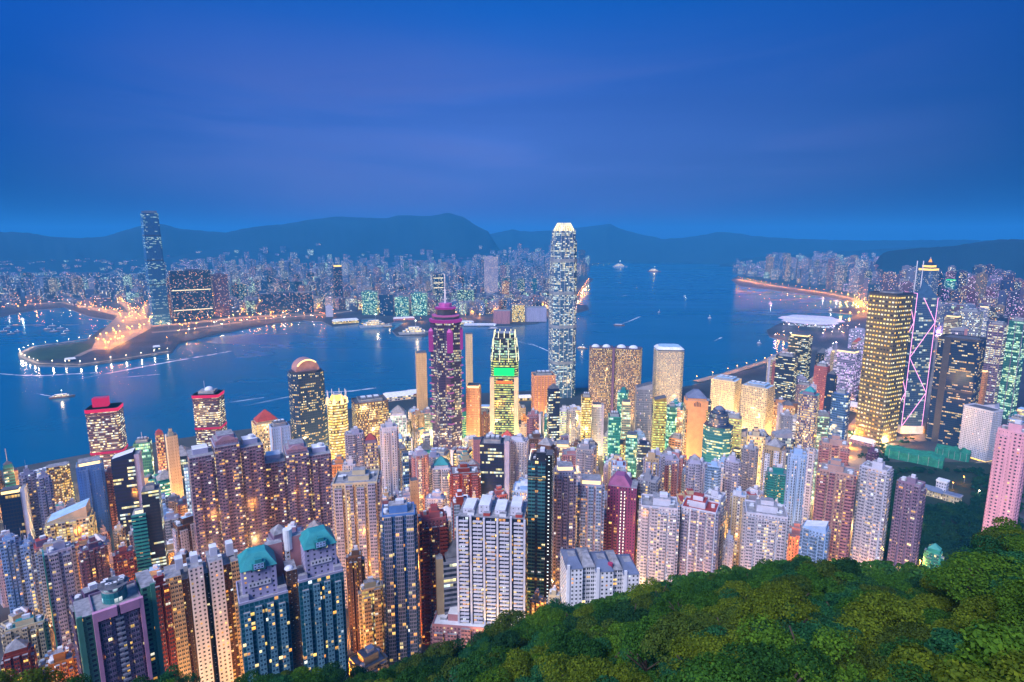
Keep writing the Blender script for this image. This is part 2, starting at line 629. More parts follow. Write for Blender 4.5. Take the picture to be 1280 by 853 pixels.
b = N(nt, 'ShaderNodeBsdfPrincipled')
b.inputs['Base Color'].default_value = (.002, .088, .175, 1)
b.inputs['IOR'].default_value = 1.33
b.inputs['Specular IOR Level'].default_value = .5
nt.links.new(rg.outputs[0], b.inputs['Roughness'])
nt.links.new(bumps, b.inputs['Normal'])
out(nt, b.outputs[0])
wt = MB()
wt.face([(-52000, -2000, 0), (52000, -2000, 0), (52000, 60000, 0), (-52000, 60000, 0)], m_water)
tag(wt.build('water'), kind='structure')

# ------------------------------------------------------------------ flat land on both shores, with quay walls
m_land = plain('paved_land', (.042, .045, .06), sc=.01, var=.55)
m_quay = plain('quay_wall', (.24, .22, .22), sc=.05)
m_lawn = plain('grass_ground', (.02, .05, .02), sc=.02, var=.5)
m_earth = plain('hill_earth', (.02, .035, .012), sc=.1, var=.5)


def polar(pts, d):
    return [(d * math.sin(R(a)), d * math.cos(R(a))) for a in pts]


def land(name, pts, z=2.5, mat=None):
    area = sum(a[0] * b[1] - b[0] * a[1] for a, b in zip(pts, pts[1:] + pts[:1]))
    if area < 0:
        pts = pts[::-1]
    mb = MB()
    mb.prism(pts, -3, z, m_quay, mat or m_land, cw=50, fh=10)
    return tag(mb.build(name), kind='structure')


HK = [(-150, 604), (0, 598), (70, 594), (150, 582), (240, 560), (330, 533), (420, 514), (470, 505), (476, 497), (520, 493), (530, 498), (590, 492), (640, 490),
      (700, 486), (760, 484), (830, 487), (865, 482), (905, 470), (955, 457), (985, 441), (996, 430), (962, 421), (958, 413), (975, 404), (1000, 398),
      (1050, 400), (1062, 402), (1066, 393), (1035, 390), (1036, 386), (1080, 384), (1076, 379), (1030, 371), (985, 365), (925, 358), (914, 350), (922, 345), (955, 341)]
hk_pts = [g(*p) for p in HK] + [g(1010, 331), g(1100, 327), g(1500, 330)] + polar((62, 30, 0, -30, -62), 900)
land('ground', hk_pts)
KL = [(-160, 372), (0, 396), (40, 388), (80, 384), (112, 396), (150, 402), (126, 411), (108, 426), (70, 431), (40, 435), (22, 441), (24, 448), (46, 457), (100, 458), (160, 450), (214, 441),
      (222, 430), (262, 420), (300, 412), (345, 404), (380, 401), (402, 402), (415, 408), (447, 404), (452, 399), (470, 398), (458, 408), (492, 403), (498, 398), (512, 399), (490, 414),
      (496, 420), (528, 421), (545, 416), (560, 408), (605, 403), (612, 408), (640, 408), (672, 404), (690, 396), (722, 391), (736, 387), (734, 382), (718, 380), (724, 372), (728, 362), (742, 349), (734, 345), (715, 346),
      (728, 334), (762, 328), (800, 326), (880, 325), (945, 323), (1010, 322), (1290, 321)]
land('ground', [g(*p) for p in KL] + polar((52, 20, 0, -20, -52), 15500))

# ------------------------------------------------------------------ island slopes: wooded hillside, then streets
AZ = [R(a) for a in np.arange(-70, 71, 1.0)]


def sheet(name, rows, mat):
    """rows: one list of (x, y, z) per azimuth, equal lengths"""
    mb = MB()
    nv = len(rows[0])
    vs = [p for r in rows for p in r]
    fs = []
    for i in range(len(rows) - 1):
        for j in range(nv - 1):
            fs.append((i * nv + j, (i + 1) * nv + j, (i + 1) * nv + j + 1, i * nv + j + 1))
    me = bpy.data.meshes.new(name)
    me.from_pydata(vs, [], [f[::-1] for f in fs])
    me.materials.append(mat)
    me.polygons.foreach_set('use_smooth', [True] * len(fs))
    o = bpy.data.objects.new(name, me)
    COL.objects.link(o)
    return o


def pt(d, a, dz=0.0):
    x, y = d * math.sin(a), d * math.cos(a)
    return (x, y, terrain(x, y) + dz)


rows, rows2 = [], []
for a in AZ:
    s, de = edge(a)
    d1 = de + 110
    rows.append([pt(t, a, 1.2 * mnoise.noise((t * .06, a * 30, 0)) if t < d1 - 1 else 0) for t in np.linspace(2, d1, 40)])
    rows2.append([pt(t, a) for t in np.linspace(d1, 1192, 60)])
tag(sheet('hillside', rows, m_earth), kind='structure')
m_street = plain('street_asphalt', (.075, .07, .07), sc=.03, var=.5)
tag(sheet('street_ground', rows2, m_street), kind='structure')

# ------------------------------------------------------------------ far hills
m_hill = plain('hill_scrub', (.008, .03, .05), sc=.002, var=.35, rough=.95)


def hills(prof, d, depth, seed, front=.75):
    """a range seen along a ridge given as (column, row), standing at distance d"""
    px = np.array([p[0] for p in prof], float)
    py = np.array([p[1] for p in prof], float)
    xs = np.arange(px[0], px[-1] + 1, 4.0)
    rows = []
    for x in xs:
        y = float(np.interp(x, px, py))
        y += .9 * mnoise.noise((x * .09, seed, 0)) + .5 * mnoise.noise((x * .27, seed, 3))
        a = az_of(x, y)
        zr = EYE + slope(x, y) * d
        fade = min(1, (x - px[0]) / 30 + .02, (px[-1] - x) / 30 + .02)
        zr = max(3, zr * fade)
        r = []
        for t in np.linspace(-1, 1, 17):
            k = math.cos(t * math.pi / 2) ** 1.2
            dd = d + t * depth * (front if t < 0 else 1)
            n = 1 + .35 * (1 - k) * mnoise.noise((x * .03, t * 2.2, seed)) + .12 * (1 - k) * mnoise.noise((x * .11, t * 6, seed))
            r.append((dd * math.sin(a), dd * math.cos(a), max(1.0, zr * k * n)))
        rows.append(r)
    return tag(sheet('hills', rows, m_hill), kind='structure')


hills([(-330, 300), (-200, 296), (-60, 292), (0, 290), (35, 291), (62, 296), (100, 298), (130, 296), (160, 287), (182, 281), (205, 280), (218, 285), (242, 288), (282, 291), (305, 286), (332, 282),
       (352, 281), (380, 276), (418, 271), (450, 272), (482, 273), (502, 269), (522, 270), (541, 270), (560, 266), (578, 271), (592, 280), (606, 288), (640, 300)], 8800, 1500, 1)
hills([(575, 300), (612, 293), (640, 287), (662, 290), (690, 288), (730, 284), (762, 280), (778, 287), (800, 293), (830, 299), (860, 297), (900, 290), (915, 291), (940, 295), (965, 297), (1000, 299), (1080, 301), (1200, 300), (1330, 302)], 10800, 1700, 5)
hills([(900, 326), (960, 320), (1020, 317), (1080, 313), (1140, 309), (1200, 308), (1260, 312)], 9300, 900, 15)
hills([(1072, 340), (1090, 322), (1110, 314), (1150, 310), (1190, 308), (1222, 303), (1245, 300), (1268, 299), (1300, 301), (1400, 290), (1600, 285)], 5200, 700, 9)

# ------------------------------------------------------------------ roads lit by sodium lamps
m_road = plain('road_concrete', (.26, .21, .17), sc=.02, var=.4)
m_mark = plain('road_paint', (.7, .7, .66))
LAMPS = []        # (x, y, z, height, watts or 0, colour, style group)


def ribbon(name, pts, w, z, mat=None):
    mb = MB()
    n = len(pts)
    L, Rr = [], []
    for i in range(n):
        a, b = Vector(pts[max(0, i - 1)]), Vector(pts[min(n - 1, i + 1)])
        t = (b - a).normalized()
        nn = Vector((-t.y, t.x)) * w / 2
        L.append(Vector(pts[i]) + nn)
        Rr.append(Vector(pts[i]) - nn)
    for i in range(n - 1):
        mb.face([(*Rr[i], z), (*Rr[i + 1], z), (*L[i + 1], z), (*L[i], z)], mat or m_road)
    return tag(mb.build(name), kind='structure')


def resample(pts, step):
    o = [Vector(pts[0])]
    for a, b in zip(pts, pts[1:]):
        a, b = Vector(a), Vector(b)
        n = max(1, int((b - a).length / step))
        for i in range(1, n + 1):
            o.append(a.lerp(b, i / n))
    return [tuple(p) for p in o]


def line(*px):
    return [g(*p) for p in px]


# toll plaza and approach roads of the western peninsula
tp = line((114, 438), (122, 420), (138, 404), (152, 390), (176, 392), (192, 403), (188, 411), (162, 425), (138, 437))
mb = MB()
mb.face([(*p, 2.75) for p in tp][::-1] if sum(a[0] * b[1] - b[0] * a[1] for a, b in zip(tp, tp[1:] + tp[:1])) < 0 else [(*p, 2.75) for p in tp], m_road)
tag(mb.build('road'), kind='structure')
zr = 2.8
for pts, w in ((line((150, 405), (152, 395), (140, 388), (100, 384)), 34), (line((160, 402), (166, 392), (160, 384), (150, 376)), 34), (line((176, 400), (180, 388), (184, 380)), 38),
               (line((118, 436), (108, 440), (96, 446)), 18), (line((190, 408), (230, 405), (290, 398), (340, 395), (400, 388)), 60), (line((190, 416), (215, 414), (250, 410), (300, 403)), 40),
               (line((30, 381), (80, 378), (120, 386), (150, 393)), 60), (line((300, 402), (350, 397), (410, 393), (440, 389)), 40)):
    zr += .01
    ribbon('road', resample(pts, 60), w, zr)
rnd = random.Random(5)
for _ in range(40):
    i = rnd.random()
    j = rnd.random()
    A = Vector(g(118 + 56 * i, 430 - 40 * i))
    B = Vector(g(140 + 52 * i, 437 - 30 * i))
    p = A.lerp(B, j)
    LAMPS.append((p.x, p.y, 2.7, 22, 62000, 'amber', 'lamps over the toll plaza'))
for pts, st, wt_, hh, grp in ((line((150, 400), (152, 395), (140, 388), (100, 384)), 60, 60000, 18, 'lamps along the western approach roads'),
                              (line((162, 400), (166, 392), (160, 384), (150, 376)), 60, 60000, 18, 'lamps along the western approach roads'),
                              (line((178, 399), (180, 388), (184, 380)), 60, 60000, 18, 'lamps along the western approach roads'),
                              (line((200, 407), (230, 405), (290, 398), (340, 395), (400, 388)), 55, 70000, 16, 'lamps along the shore road'),
                              (line((222, 418), (262, 412), (300, 404), (345, 400), (400, 394)), 60, 60000, 14, 'lamps along the shore road'),
                              (line((20, 382), (80, 378), (120, 386), (150, 393)), 75, 70000, 18, 'lamps along the boat basin')):
    for p in resample(pts, st):
        LAMPS.append((p[0] + rnd.uniform(-8, 8), p[1] + rnd.uniform(-8, 8), 2.7, hh, wt_, 'sodium', grp))
for _ in range(85):
    t = rnd.random()
    x = 205 + 225 * t
    y0, y1 = np.interp(x, [205, 260, 330, 430], [402, 396, 391, 386]), np.interp(x, [205, 260, 330, 430], [430, 415, 404, 400])
    X_, Y_ = g(x, y0 + (y1 - y0) * rnd.random())
    LAMPS.append((X_, Y_, 2.7, rnd.choice((12, 16, 20)), 26000 if rnd.random() < .6 else 0, rnd.choice(('amber', 'sodium', 'white')), 'lamps over the shore works'))
for _ in range(60):
    x = rnd.uniform(0, 185)
    y0, y1 = np.interp(x, [0, 70, 120, 185], [382, 372, 374, 376]), np.interp(x, [0, 70, 120, 185], [392, 382, 392, 398])
    X_, Y_ = g(x, y0 + (y1 - y0) * rnd.random())
    LAMPS.append((X_, Y_, 2.7, rnd.choice((12, 16, 20)), 26000 if rnd.random() < .6 else 0, rnd.choice(('amber', 'sodium', 'white')), 'lamps over the western works'))
for _ in range(34):
    x, y = rnd.uniform(962, 1082), rnd.uniform(409, 436)
    if x < 990 and y > 424:
        continue
    X_, Y_ = g(x, y)
    LAMPS.append((X_, Y_, 2.7, 14, 24000, rnd.choice(('violet', 'white', 'amber')), 'lamps around the convention hall'))
# promenade lamps round the tip
for p in resample(line((112, 424), (72, 430), (42, 434), (25, 441), (27, 447), (48, 455.5), (100, 456.5), (158, 448.5), (210, 440)), 34):
    LAMPS.append((p[0], p[1], 2.6, 12, 14000, 'white', 'lamps round the park promenade'))
ribbon('path', resample(line((112, 423.4), (72, 429.4), (42, 433.4), (26.5, 441), (28, 446.5), (48, 454.8), (100, 455.8), (158, 447.8), (210, 439.4)), 40), 12, 2.83)
lw = line((45, 437), (100, 429), (116, 431), (108, 440), (80, 449), (50, 451), (32, 444))
ar = sum(a[0] * b[1] - b[0] * a[1] for a, b in zip(lw, lw[1:] + lw[:1]))
mb = MB()
mb.face([(*p, 2.7) for p in (lw if ar > 0 else lw[::-1])], m_lawn)
tag(mb.build('lawn'), kind='structure')
# eastern shore road on the island
es = line((922, 349), (945, 354), (985, 360), (1030, 366), (1068, 374), (1082, 384))
ribbon('road', resample(es, 60), 40, 2.9)
for p in resample(es, 75):
    LAMPS.append((p[0] + rnd.uniform(-10, 10), p[1] + rnd.uniform(-12, 12), 2.7, 22, 330000, 'amber', 'lamps along the eastern shore road'))
es2 = line((1080, 384), (1086, 392), (1062, 396), (1050, 393))
for p in resample(es2, 60):
    LAMPS.append((p[0] + rnd.uniform(-10, 10), p[1] + rnd.uniform(-10, 10), 2.7, 20, 240000, 'amber', 'lamps along the eastern shore road'))
# southern waterfront of the peninsula
for p in resample(line((505, 404), (545, 400), (600, 397), (636, 402), (668, 400), (690, 392), (716, 386)), 70):
    LAMPS.append((p[0], p[1], 2.7, 16, 110000, 'sodium', 'lamps on the southern promenade'))
for p in resample(line((722, 372), (728, 362), (736, 350)), 70):
    LAMPS.append((p[0], p[1], 2.7, 16, 90000, 'sodium', 'lamps on the southern promenade'))
# far eastern quays
for p in resample(line((732, 333), (800, 325), (880, 324), (940, 322)), 260):
    LAMPS.append((p[0], p[1], 2.7, 20, 0, 'white', 'lamps on the far quays'))
# central reclamation and expressway on the near shore
rc = line((870, 477), (910, 467), (955, 453), (985, 438), (1000, 432))
ribbon('road', resample(rc, 40), 22, 2.95)
for p in resample(rc, 55):
    LAMPS.append((p[0], p[1], 2.7, 14, 16000, 'sodium', 'lamps along the near waterfront'))
def lane(pxs, w):
    pts = []
    for px, py in pxs:
        z = 12
        for _ in range(8):
            x, y = g(px, py, z)
            z = terrain(x, y)
        pts.append((x, y))
    pts = resample(pts, 12)
    mb = MB()
    for p, q in zip(pts, pts[1:]):
        a_, b_ = Vector(p), Vector(q)
        t = (b_ - a_).normalized()
        n_ = Vector((-t.y, t.x)) * w / 2
        za, zb_ = terrain(*p) + .5, terrain(*q) + .5
        mb.face([(*(a_ - n_), za), (*(b_ - n_), zb_), (*(b_ + n_), zb_), (*(a_ + n_), za)], m_road)
    tag(mb.build('road'), kind='structure')


lane([(1092, 608), (1078, 585), (1062, 566), (1064, 545), (1078, 528), (1090, 515)], 34)
lane([(1062, 556), (1100, 548), (1140, 550), (1165, 545), (1168, 530)], 26)
lane([(1168, 545), (1172, 500), (1176, 460), (1178, 425), (1178, 395)], 40)
lane([(1225, 582), (1250, 572), (1262, 556)], 18)
for px, py, w_, c in ((1068, 548, 90000, 'amber'), (1062, 560, 66000, 'amber'), (1072, 534, 78000, 'amber'), (1060, 572, 36000, 'amber'), (1076, 520, 60000, 'amber'), (1138, 546, 60000, 'amber'),
                      (1150, 540, 78000, 'amber'), (1160, 548, 66000, 'amber'), (1166, 538, 60000, 'amber'), (1066, 505, 36000, 'amber'), (1172, 440, 90000, 'amber'), (1176, 420, 90000, 'amber'),
                      (1176, 404, 90000, 'amber'), (1080, 600, 27000, 'amber'), (1075, 592, 27000, 'amber'), (1240, 570, 36000, 'amber'), (1256, 560, 27000, 'amber'), (1205, 604, 7500, 'amber'),
                      (1190, 612, 9000, 'amber'), (1222, 622, 4500, 'white'), (1150, 664, 4500, 'amber')):
    x, y = g(px, py, 10)
    for _ in range(4):
        z = terrain(x, y)
        x, y = g(px, py, z)
    LAMPS.append((x, y, terrain(x, y), 10, w_, c, 'lamps in the streets below the hill'))

# the gardens' ground below the hill
m_garden = plain('garden_soil', (.012, .03, .016), sc=.05, var=.4)  # darker and bluer than the hillside earth
mb = MB()
gx = np.linspace(1085, 1262, 20)
for i in range(19):
    for j in range(14):
        q = []
        for x_, y_ in ((gx[i], 578 + 9.5 * j), (gx[i], 578 + 9.5 * (j + 1)), (gx[i + 1], 578 + 9.5 * (j + 1)), (gx[i + 1], 578 + 9.5 * j)):
            z = 30
            for _ in range(8):
                X_, Y_ = g(x_, y_, z)
                z = terrain(X_, Y_)
            q.append((X_, Y_, z + .35))
        mb.face(q, m_garden)
tag(mb.build('lawn'), kind='structure')
# ------------------------------------------------------------------ buildings
C = {k: lin(v) for k, v in dict(
    white='c9c8d4', lavender='a9a6bb', cream='c8b79c', beige='b39c80', pink='b98a8e', rose='a4666a', brick='8a4034', darkred='6a2226', grey='8f8f9a', mauve='87768a',
    purple='6a5470', teal='3f8a8a', dark='2c2f3c', navy='1e2c4e', blue='6d8ec4', paleblue='9db6d8', orange='c07a48', peach='d8a078', brown='6e5346', green='5b8f7c', gold='9a8350', black='15171d').items()}
for _k in list(C):
    _m = sum(C[_k]) / 3
    _d = 1.0 if _k in ('white', 'cream', 'lavender', 'paleblue', 'peach', 'mauve', 'grey', 'beige') else .8
    C[_k] = tuple(min(.85, max(.01, _d * (_m + (v - _m) * 1.2))) for v in C[_k])
CWORD = dict(paleblue='pale blue', darkred='dark red', pinkbrown='pinkish brown', rosypink='rosy pink', tealblue='teal blue')


def parapet(w, d, z, root, col, t=.5, h=1.3, mat=None, name='parapet'):
    mb = MB()
    for cx_, cy_, a, b in ((0, -d / 2 + t / 2, w, t), (0, d / 2 - t / 2, w, t), (-w / 2 + t / 2, 0, t, d - 2 * t), (w / 2 - t / 2, 0, t, d - 2 * t)):
        mb.box(cx_, cy_, z, z + h, a, b, mat or m_paint)
    return mb.build(name, root, col)


def roof_kit(root, w, d, z, col, rng, crown='tank', roof='grey'):
    """machine rooms, tanks, dishes and coolers; some crowns"""
    rm = ROOFS[roof]
    if crown != 'bare':
        parapet(w, d, z, root, col)
    if crown in ('tank', 'steps', 'tall'):
        hh = rng.uniform(4, 6.5) if crown != 'tall' else rng.uniform(5, 7)
        mw, md = w * rng.uniform(.38, .58), d * rng.uniform(.4, .6)
        ox = rng.uniform(-.08, .08) * w
        mb = MB()
        mb.box(ox, 0, z, z + hh, mw, md, m_paint, rm)
        r = mb.build('machine_room', root, col)
        if crown == 'steps':
            mb = MB()
            mb.box(ox, 0, z + hh, z + hh + 4, mw * .62, md * .62, m_paint, rm)
            mb.build('lift_tower', root, col)
        else:
            mb = MB()
            mb.box(ox + mw * .1, 0, z + hh, z + hh + 2.6, mw * .45, md * .5, m_paint, m_white)
            mb.build('water_tank', root, C['white'])
        for k in range(rng.randint(2, 5)):
            sx = rng.choice((-1, 1))
            mb = MB()
            if rng.random() < .3:
                mb.prism(ngon(1.6, 10, 0, sx * w * rng.uniform(.3, .4), d * rng.uniform(-.3, .3)), z, z + 2.6, m_white)
                mb.build('water_tank', root)
            else:
                mb.box(sx * w * rng.uniform(.3, .38), d * rng.uniform(-.34, .34), z, z + rng.uniform(1.5, 3), w * .12, d * .14, m_grey, m_white)
                mb.build('cooling_unit', root)
        if rng.random() < .5:
            mb = MB()
            x_, y_ = rng.uniform(-.3, .3) * w, rng.uniform(-.3, .3) * d
            mb.bar((x_, y_, z), (x_, y_, z + hh + rng.uniform(5, 9)), .16, m_grey)
            mb.build('aerial', root)
    elif crown == 'plant':
        mb = MB()
        mb.box(0, 0, z, z + 5, w * .7, d * .7, m_grey, rm)
        mb.build('plant_room', root)
        for k in range(3):
            mb = MB()
            mb.box((k - 1) * w * .2, 0, z + 5, z + 7, w * .14, d * .3, m_grey, m_white)
            mb.build('cooling_unit', root)
    elif crown == 'pyramid':
        mb = MB()
        mb.prism(rect(0, 0, w * .8, d * .8), z, z + 4, m_paint, m_paint)
        mb.prism(rect(0, 0, w * .86, d * .86), z + 4, z + 4 + w * .42, rm, rm, top=rect(0, 0, w * .05, d * .05))
        mb.build('roof', root, col)
    elif crown == 'slant':
        mb = MB()
        x, y = w * .46, d * .46
        zz = (z + 2, z + w * .35)
        mb.face([(-x, -y, zz[0]), (x, -y, zz[1]), (x, y, zz[1]), (-x, y, zz[0])], rm)
        mb.face([(-x, -y, z), (x, -y, z), (x, -y, zz[1]), (-x, -y, zz[0])], m_paint)
        mb.face([(x, y, z), (-x, y, z), (-x, y, zz[0]), (x, y, zz[1])], m_paint)
        mb.face([(x, -y, z), (x, y, z), (x, y, zz[1]), (x, -y, zz[1])], m_paint)
        mb.face([(-x, y, z), (-x, -y, z), (-x, -y, zz[0]), (-x, y, zz[0])], m_paint)
        mb.build('roof', root, col)
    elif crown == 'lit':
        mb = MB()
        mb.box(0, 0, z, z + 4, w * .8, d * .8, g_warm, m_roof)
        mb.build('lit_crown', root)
        mb = MB()
        mb.box(0, 0, z + 4, z + 5, w * .86, d * .86, m_paint, rm)
        mb.build('roof', root, col)


def resi(root, w, d, h, o, rng):
    col, bcol = o['col'], o.get('bcol') or o['col']
    body, bay = o.get('body', f_recess), o.get('bay', f_bay)
    nb, ns, prot, gap = o.get('nb', 3), o.get('ns', 2), o.get('prot', 1.8), o.get('gap', .34)
    fh = o.get('fh', 3.0)
    mb = MB()
    mb.box(0, 0, 0, h, w - 2 * prot, d - 2 * prot, body, ROOFS[o.get('roof', 'grey')], cw=2.6, fh=fh)
    mb.build('wall', root, col)
    seg = (w - 2 * prot) / nb
    for i in range(nb):
        mb = MB()
        x = -w / 2 + prot + seg * (i + .5)
        hb = h - (0 if o.get('even') else rng.choice((0, 0, 3, 5)))
        mb.box(x, -d / 2 + prot / 2 + .05, .5, hb, seg * (1 - gap), prot + .1, bay, m_roof, cw=o.get('cw', 2.4), fh=fh)
        mb.build('window_bay', root, bcol)
    seg = (d - 2 * prot) / ns
    for sx in (-1, 1):
        for i in range(ns):
            mb = MB()
            y = -d / 2 + prot + seg * (i + .5)
            mb.box(sx * (w / 2 - prot / 2 - .05), y, .5, h - rng.choice((0, 0, 3)), prot + .1, seg * (1 - gap), bay, m_roof, cw=o.get('cw', 2.4), fh=fh)
            mb.build('window_bay', root, bcol)
    if o.get('stair'):
        mb = MB()
        sw = max(2.2, seg * .3)
        mb.box(o.get('sx', 0) * w, -d / 2 + .4, 0, h - 4, sw, .9, f_stair, m_roof, cw=1.6, fh=3)
        mb.build('stairwell', root, col)
    if o.get('balc'):
        for sx in (-1, 1):
            mb = MB()
            n = int(h / fh) - 1
            for k in range(1, n):
                mb.box(sx * (w / 2 - prot - seg * .35), -d / 2 - .5, k * fh - .15, k * fh + 1.0, seg * .8, 1.1, m_paint)
            mb.box(sx * (w / 2 - prot - seg * .35), -d / 2 - .3, 0, h - 2, .3, .9, m_paint)
            mb.build('balcony', root, o.get('balcol', bcol))
    roof_kit(root, w - 2 * prot, d - 2 * prot, h, col, rng, o.get('crown', 'tank'), o.get('roof', 'grey'))


def office(root, w, d, h, o, rng):
    col = o['col']
    mat = o.get('body', f_curtain)
    ch = o.get('cham', 0)
    poly = cham(w, d, ch) if ch else rect(0, 0, w, d)
    mb = MB()
    mb.prism(poly, 0, h, mat, ROOFS[o.get('roof', 'dark')], cw=o.get('cw', 2.2), fh=o.get('fh', 3.9))
    mb.build('wall', root, col)
    for t in o.get('bands', ()):
        mb = MB()
        mb.prism(cham(w + .5, d + .5, ch) if ch else rect(0, 0, w + .5, d + .5), h * t, h * t + o.get('bandh', 4), o.get('bandm', m_dark), o.get('bandm', m_dark), bottom=True)
        mb.build('light_band' if o.get('bandm') else 'mechanical_floor', root)
    if o.get('fins'):
        nf = o['fins']
        for i in range(nf + 1):
            mb = MB()
            mb.box(-w / 2 + w * i / nf, -d / 2 - .3, 0, h, w * .035, .7, m_paint)
            mb.build('fin', root, o.get('fcol', col))
    if o.get('slab'):                       # a blank side wall carrying the lift core
        mb = MB()
        sx = o['slab']
        mb.box(sx * (w / 2 + w * .11), 0, 0, h + 4, w * .22, d * .9, m_paint, m_roof)
        mb.build('lift_core', root, o.get('scol', C['lavender']))
    roof_kit(root, w * (1 - .3 * bool(ch)), d * (1 - .3 * bool(ch)), h, col, rng, o.get('crown', 'plant'), o.get('roof', 'dark'))
    if o.get('mast'):
        mb = MB()
        mb.bar((0, 0, h), (0, 0, h + o['mast']), .5, m_grey)
        mb.build('mast', root)


# ---- landmark builders -------------------------------------------------------------------------------------------
def b_ifc(root, w, d, h, o, rng):
    """tall rounded tower with stepped, inward-curving crown of vertical claws"""
    secs = [(0, .62, 1.0), (.62, .80, .97), (.80, .90, .93), (.90, .955, .84)]
    for z0, z1, k in secs:
        mb = MB()
        ww, dd = w * k, d * k
        mb.prism(cham(ww, dd, ww * .2), h * z0, h * z1, f_ifc, m_grey, cw=2.8, fh=3.9)
        mb.build('wall', root, C['paleblue'])
        for sx, sy, rw, rd in ((0, -1, ww * .56, .9), (0, 1, ww * .56, .9), (-1, 0, .9, dd * .56), (1, 0, .9, dd * .56)):
            for t in (-.5, -.17, .17, .5):
                mb = MB()
                mb.box(sx * ww / 2 + (t * rw if sy else 0), sy * dd / 2 + (t * rd if sx else 0), h * z0, h * z1 + 3, .7, .6, m_fin)
                mb.build('fin', root)
    for t in (.20, .41, .60, .785):
        mb = MB()
        k = 1.0 if t < .62 else .97
        mb.prism(cham(w * k + .8, d * k + .8, w * k * .2), h * t, h * t + 7, m_steel, m_steel, bottom=True)
        mb.build('mechanical_floor', root)
    mb = MB()
    for i in range(24):
        a = 2 * math.pi * i / 24
        r0, r1, r2 = w * .42, w * .40, w * .26
        c, s = math.cos(a), math.sin(a)
        mb.bar((r0 * c, r0 * s, h * .93), (r1 * c, r1 * s, h * .965), .75, g_ivory)
        mb.bar((r1 * c, r1 * s, h * .965), (r2 * c, r2 * s, h), .75, g_ivory)
    mb.build('crown', root)
    mb = MB()
    mb.prism(ngon(w * .36, 16), h * .955, h * .985, f_crownlit, m_white, top=ngon(w * .27, 16), cw=2, fh=3)
    mb.build('lit_crown', root, C['white'])


def b_icc(root, w, d, h, o, rng):
    """very tall glass shaft with re-entrant corners, flaring at the foot"""
    ch = w * .1

    def pl(k):
        x, y, c = w * k / 2, d * k / 2, ch * k
        return [(-x + c, -y), (x - c, -y), (x - c, -y + c), (x, -y + c), (x, y - c), (x - c, y - c), (x - c, y), (-x + c, y), (-x + c, y - c), (-x, y - c), (-x, -y + c), (-x + c, -y + c)]
    for z0, z1, k0, k1 in ((0, .10, 1.18, 1.02), (.10, .36, 1.02, 1.0), (.37, .58, 1.0, .98), (.59, .80, .98, .95), (.81, .97, .95, .92), (.97, 1, .92, .91)):
        mb = MB()
        mb.prism(pl(k0), h * z0, h * z1, f_icc, m_steel, top=pl(k1), cw=3.2, fh=4.3)
        mb.build('wall', root, C['blue'])
    for t in (.36, .58, .80):
        mb = MB()
        mb.prism(pl(.97), h * t, h * (t + .01), m_dark, m_dark)
        mb.build('mechanical_floor', root)
    for sy in (-1, 1):
        mb = MB()
        mb.box(0, sy * d * .46, h, h + 10, w * .72, .8, m_steel)
        mb.build('parapet', root)


def b_center(root, w, d, h, o, rng):
    """star plan of two turned squares, neon corners, stepped crown and mast"""
    r = w * .5
    star = []
    for i in range(16):
        a = math.pi / 8 * i
        rr = r if i % 2 == 0 else r * .80
        star.append((rr * math.cos(a), rr * math.sin(a)))
    mb = MB()
    mb.prism(star, 0, h, f_center, m_dark, cw=2.4, fh=4)
    mb.build('wall', root, C['navy'])
    for i in (0, 2, 4, 6):
        a = math.pi / 4 * i
        cx_, cy_ = r * .99 * math.cos(a), r * .99 * math.sin(a)
        mb = MB()
        n = 14
        for k in range(n):
            z0 = h * (.80 + .14 * k / n)
            mb.prism(ngon(r * .20, 8, a, cx_ * .93, cy_ * .93), z0, z0 + h * .14 / n * .72, g_pink, g_pink)
        mb.prism(ngon(r * .20, 8, a, cx_ * .93, cy_ * .93), h * .94, h * .965, m_pinkw, m_pinkw, top=ngon(r * .05, 8, a, cx_ * .93, cy_ * .93))
        mb.build('neon_turret', root)
        mb = MB()
        for k in range(9):
            z0 = h * (.30 + .055 * k)
            mb.prism(ngon(r * .205, 8, a, cx_ * .93, cy_ * .93), z0, z0 + 1.1, g_rose, g_rose)
        mb.bar((cx_ * .96, cy_ * .96, h * .3), (cx_ * .96, cy_ * .96, h * .77), .5, m_dark)
        mb.build('neon_strip', root)
    z = h
    for k, (rr, hh, m) in enumerate(((1.04, 5, g_pink), (.86, 4, m_dark), (.86, 2.5, g_rose), (.62, 9, m_dark), (.66, 3, g_pink), (.40, 6, m_pinkw))):
        mb = MB()
        mb.prism(ngon(r * rr, 8, math.pi / 8), z, z + hh, m, m_pinkw if m is not m_dark else m_dark, bottom=True)
        mb.build('neon_crown' if m in (g_pink, g_rose) else 'crown_tier', root)
        z += hh
    mb = MB()
    mb.bar((0, 0, z), (0, 0, z + 22), 1.3, m_white, 6)
    mb.bar((0, 0, z + 22), (0, 0, z + 46), .6, m_white, 6)
    mb.bar((-4, 0, z + 20), (4, 0, z + 20), .5, m_white)
    mb.build('mast', root)


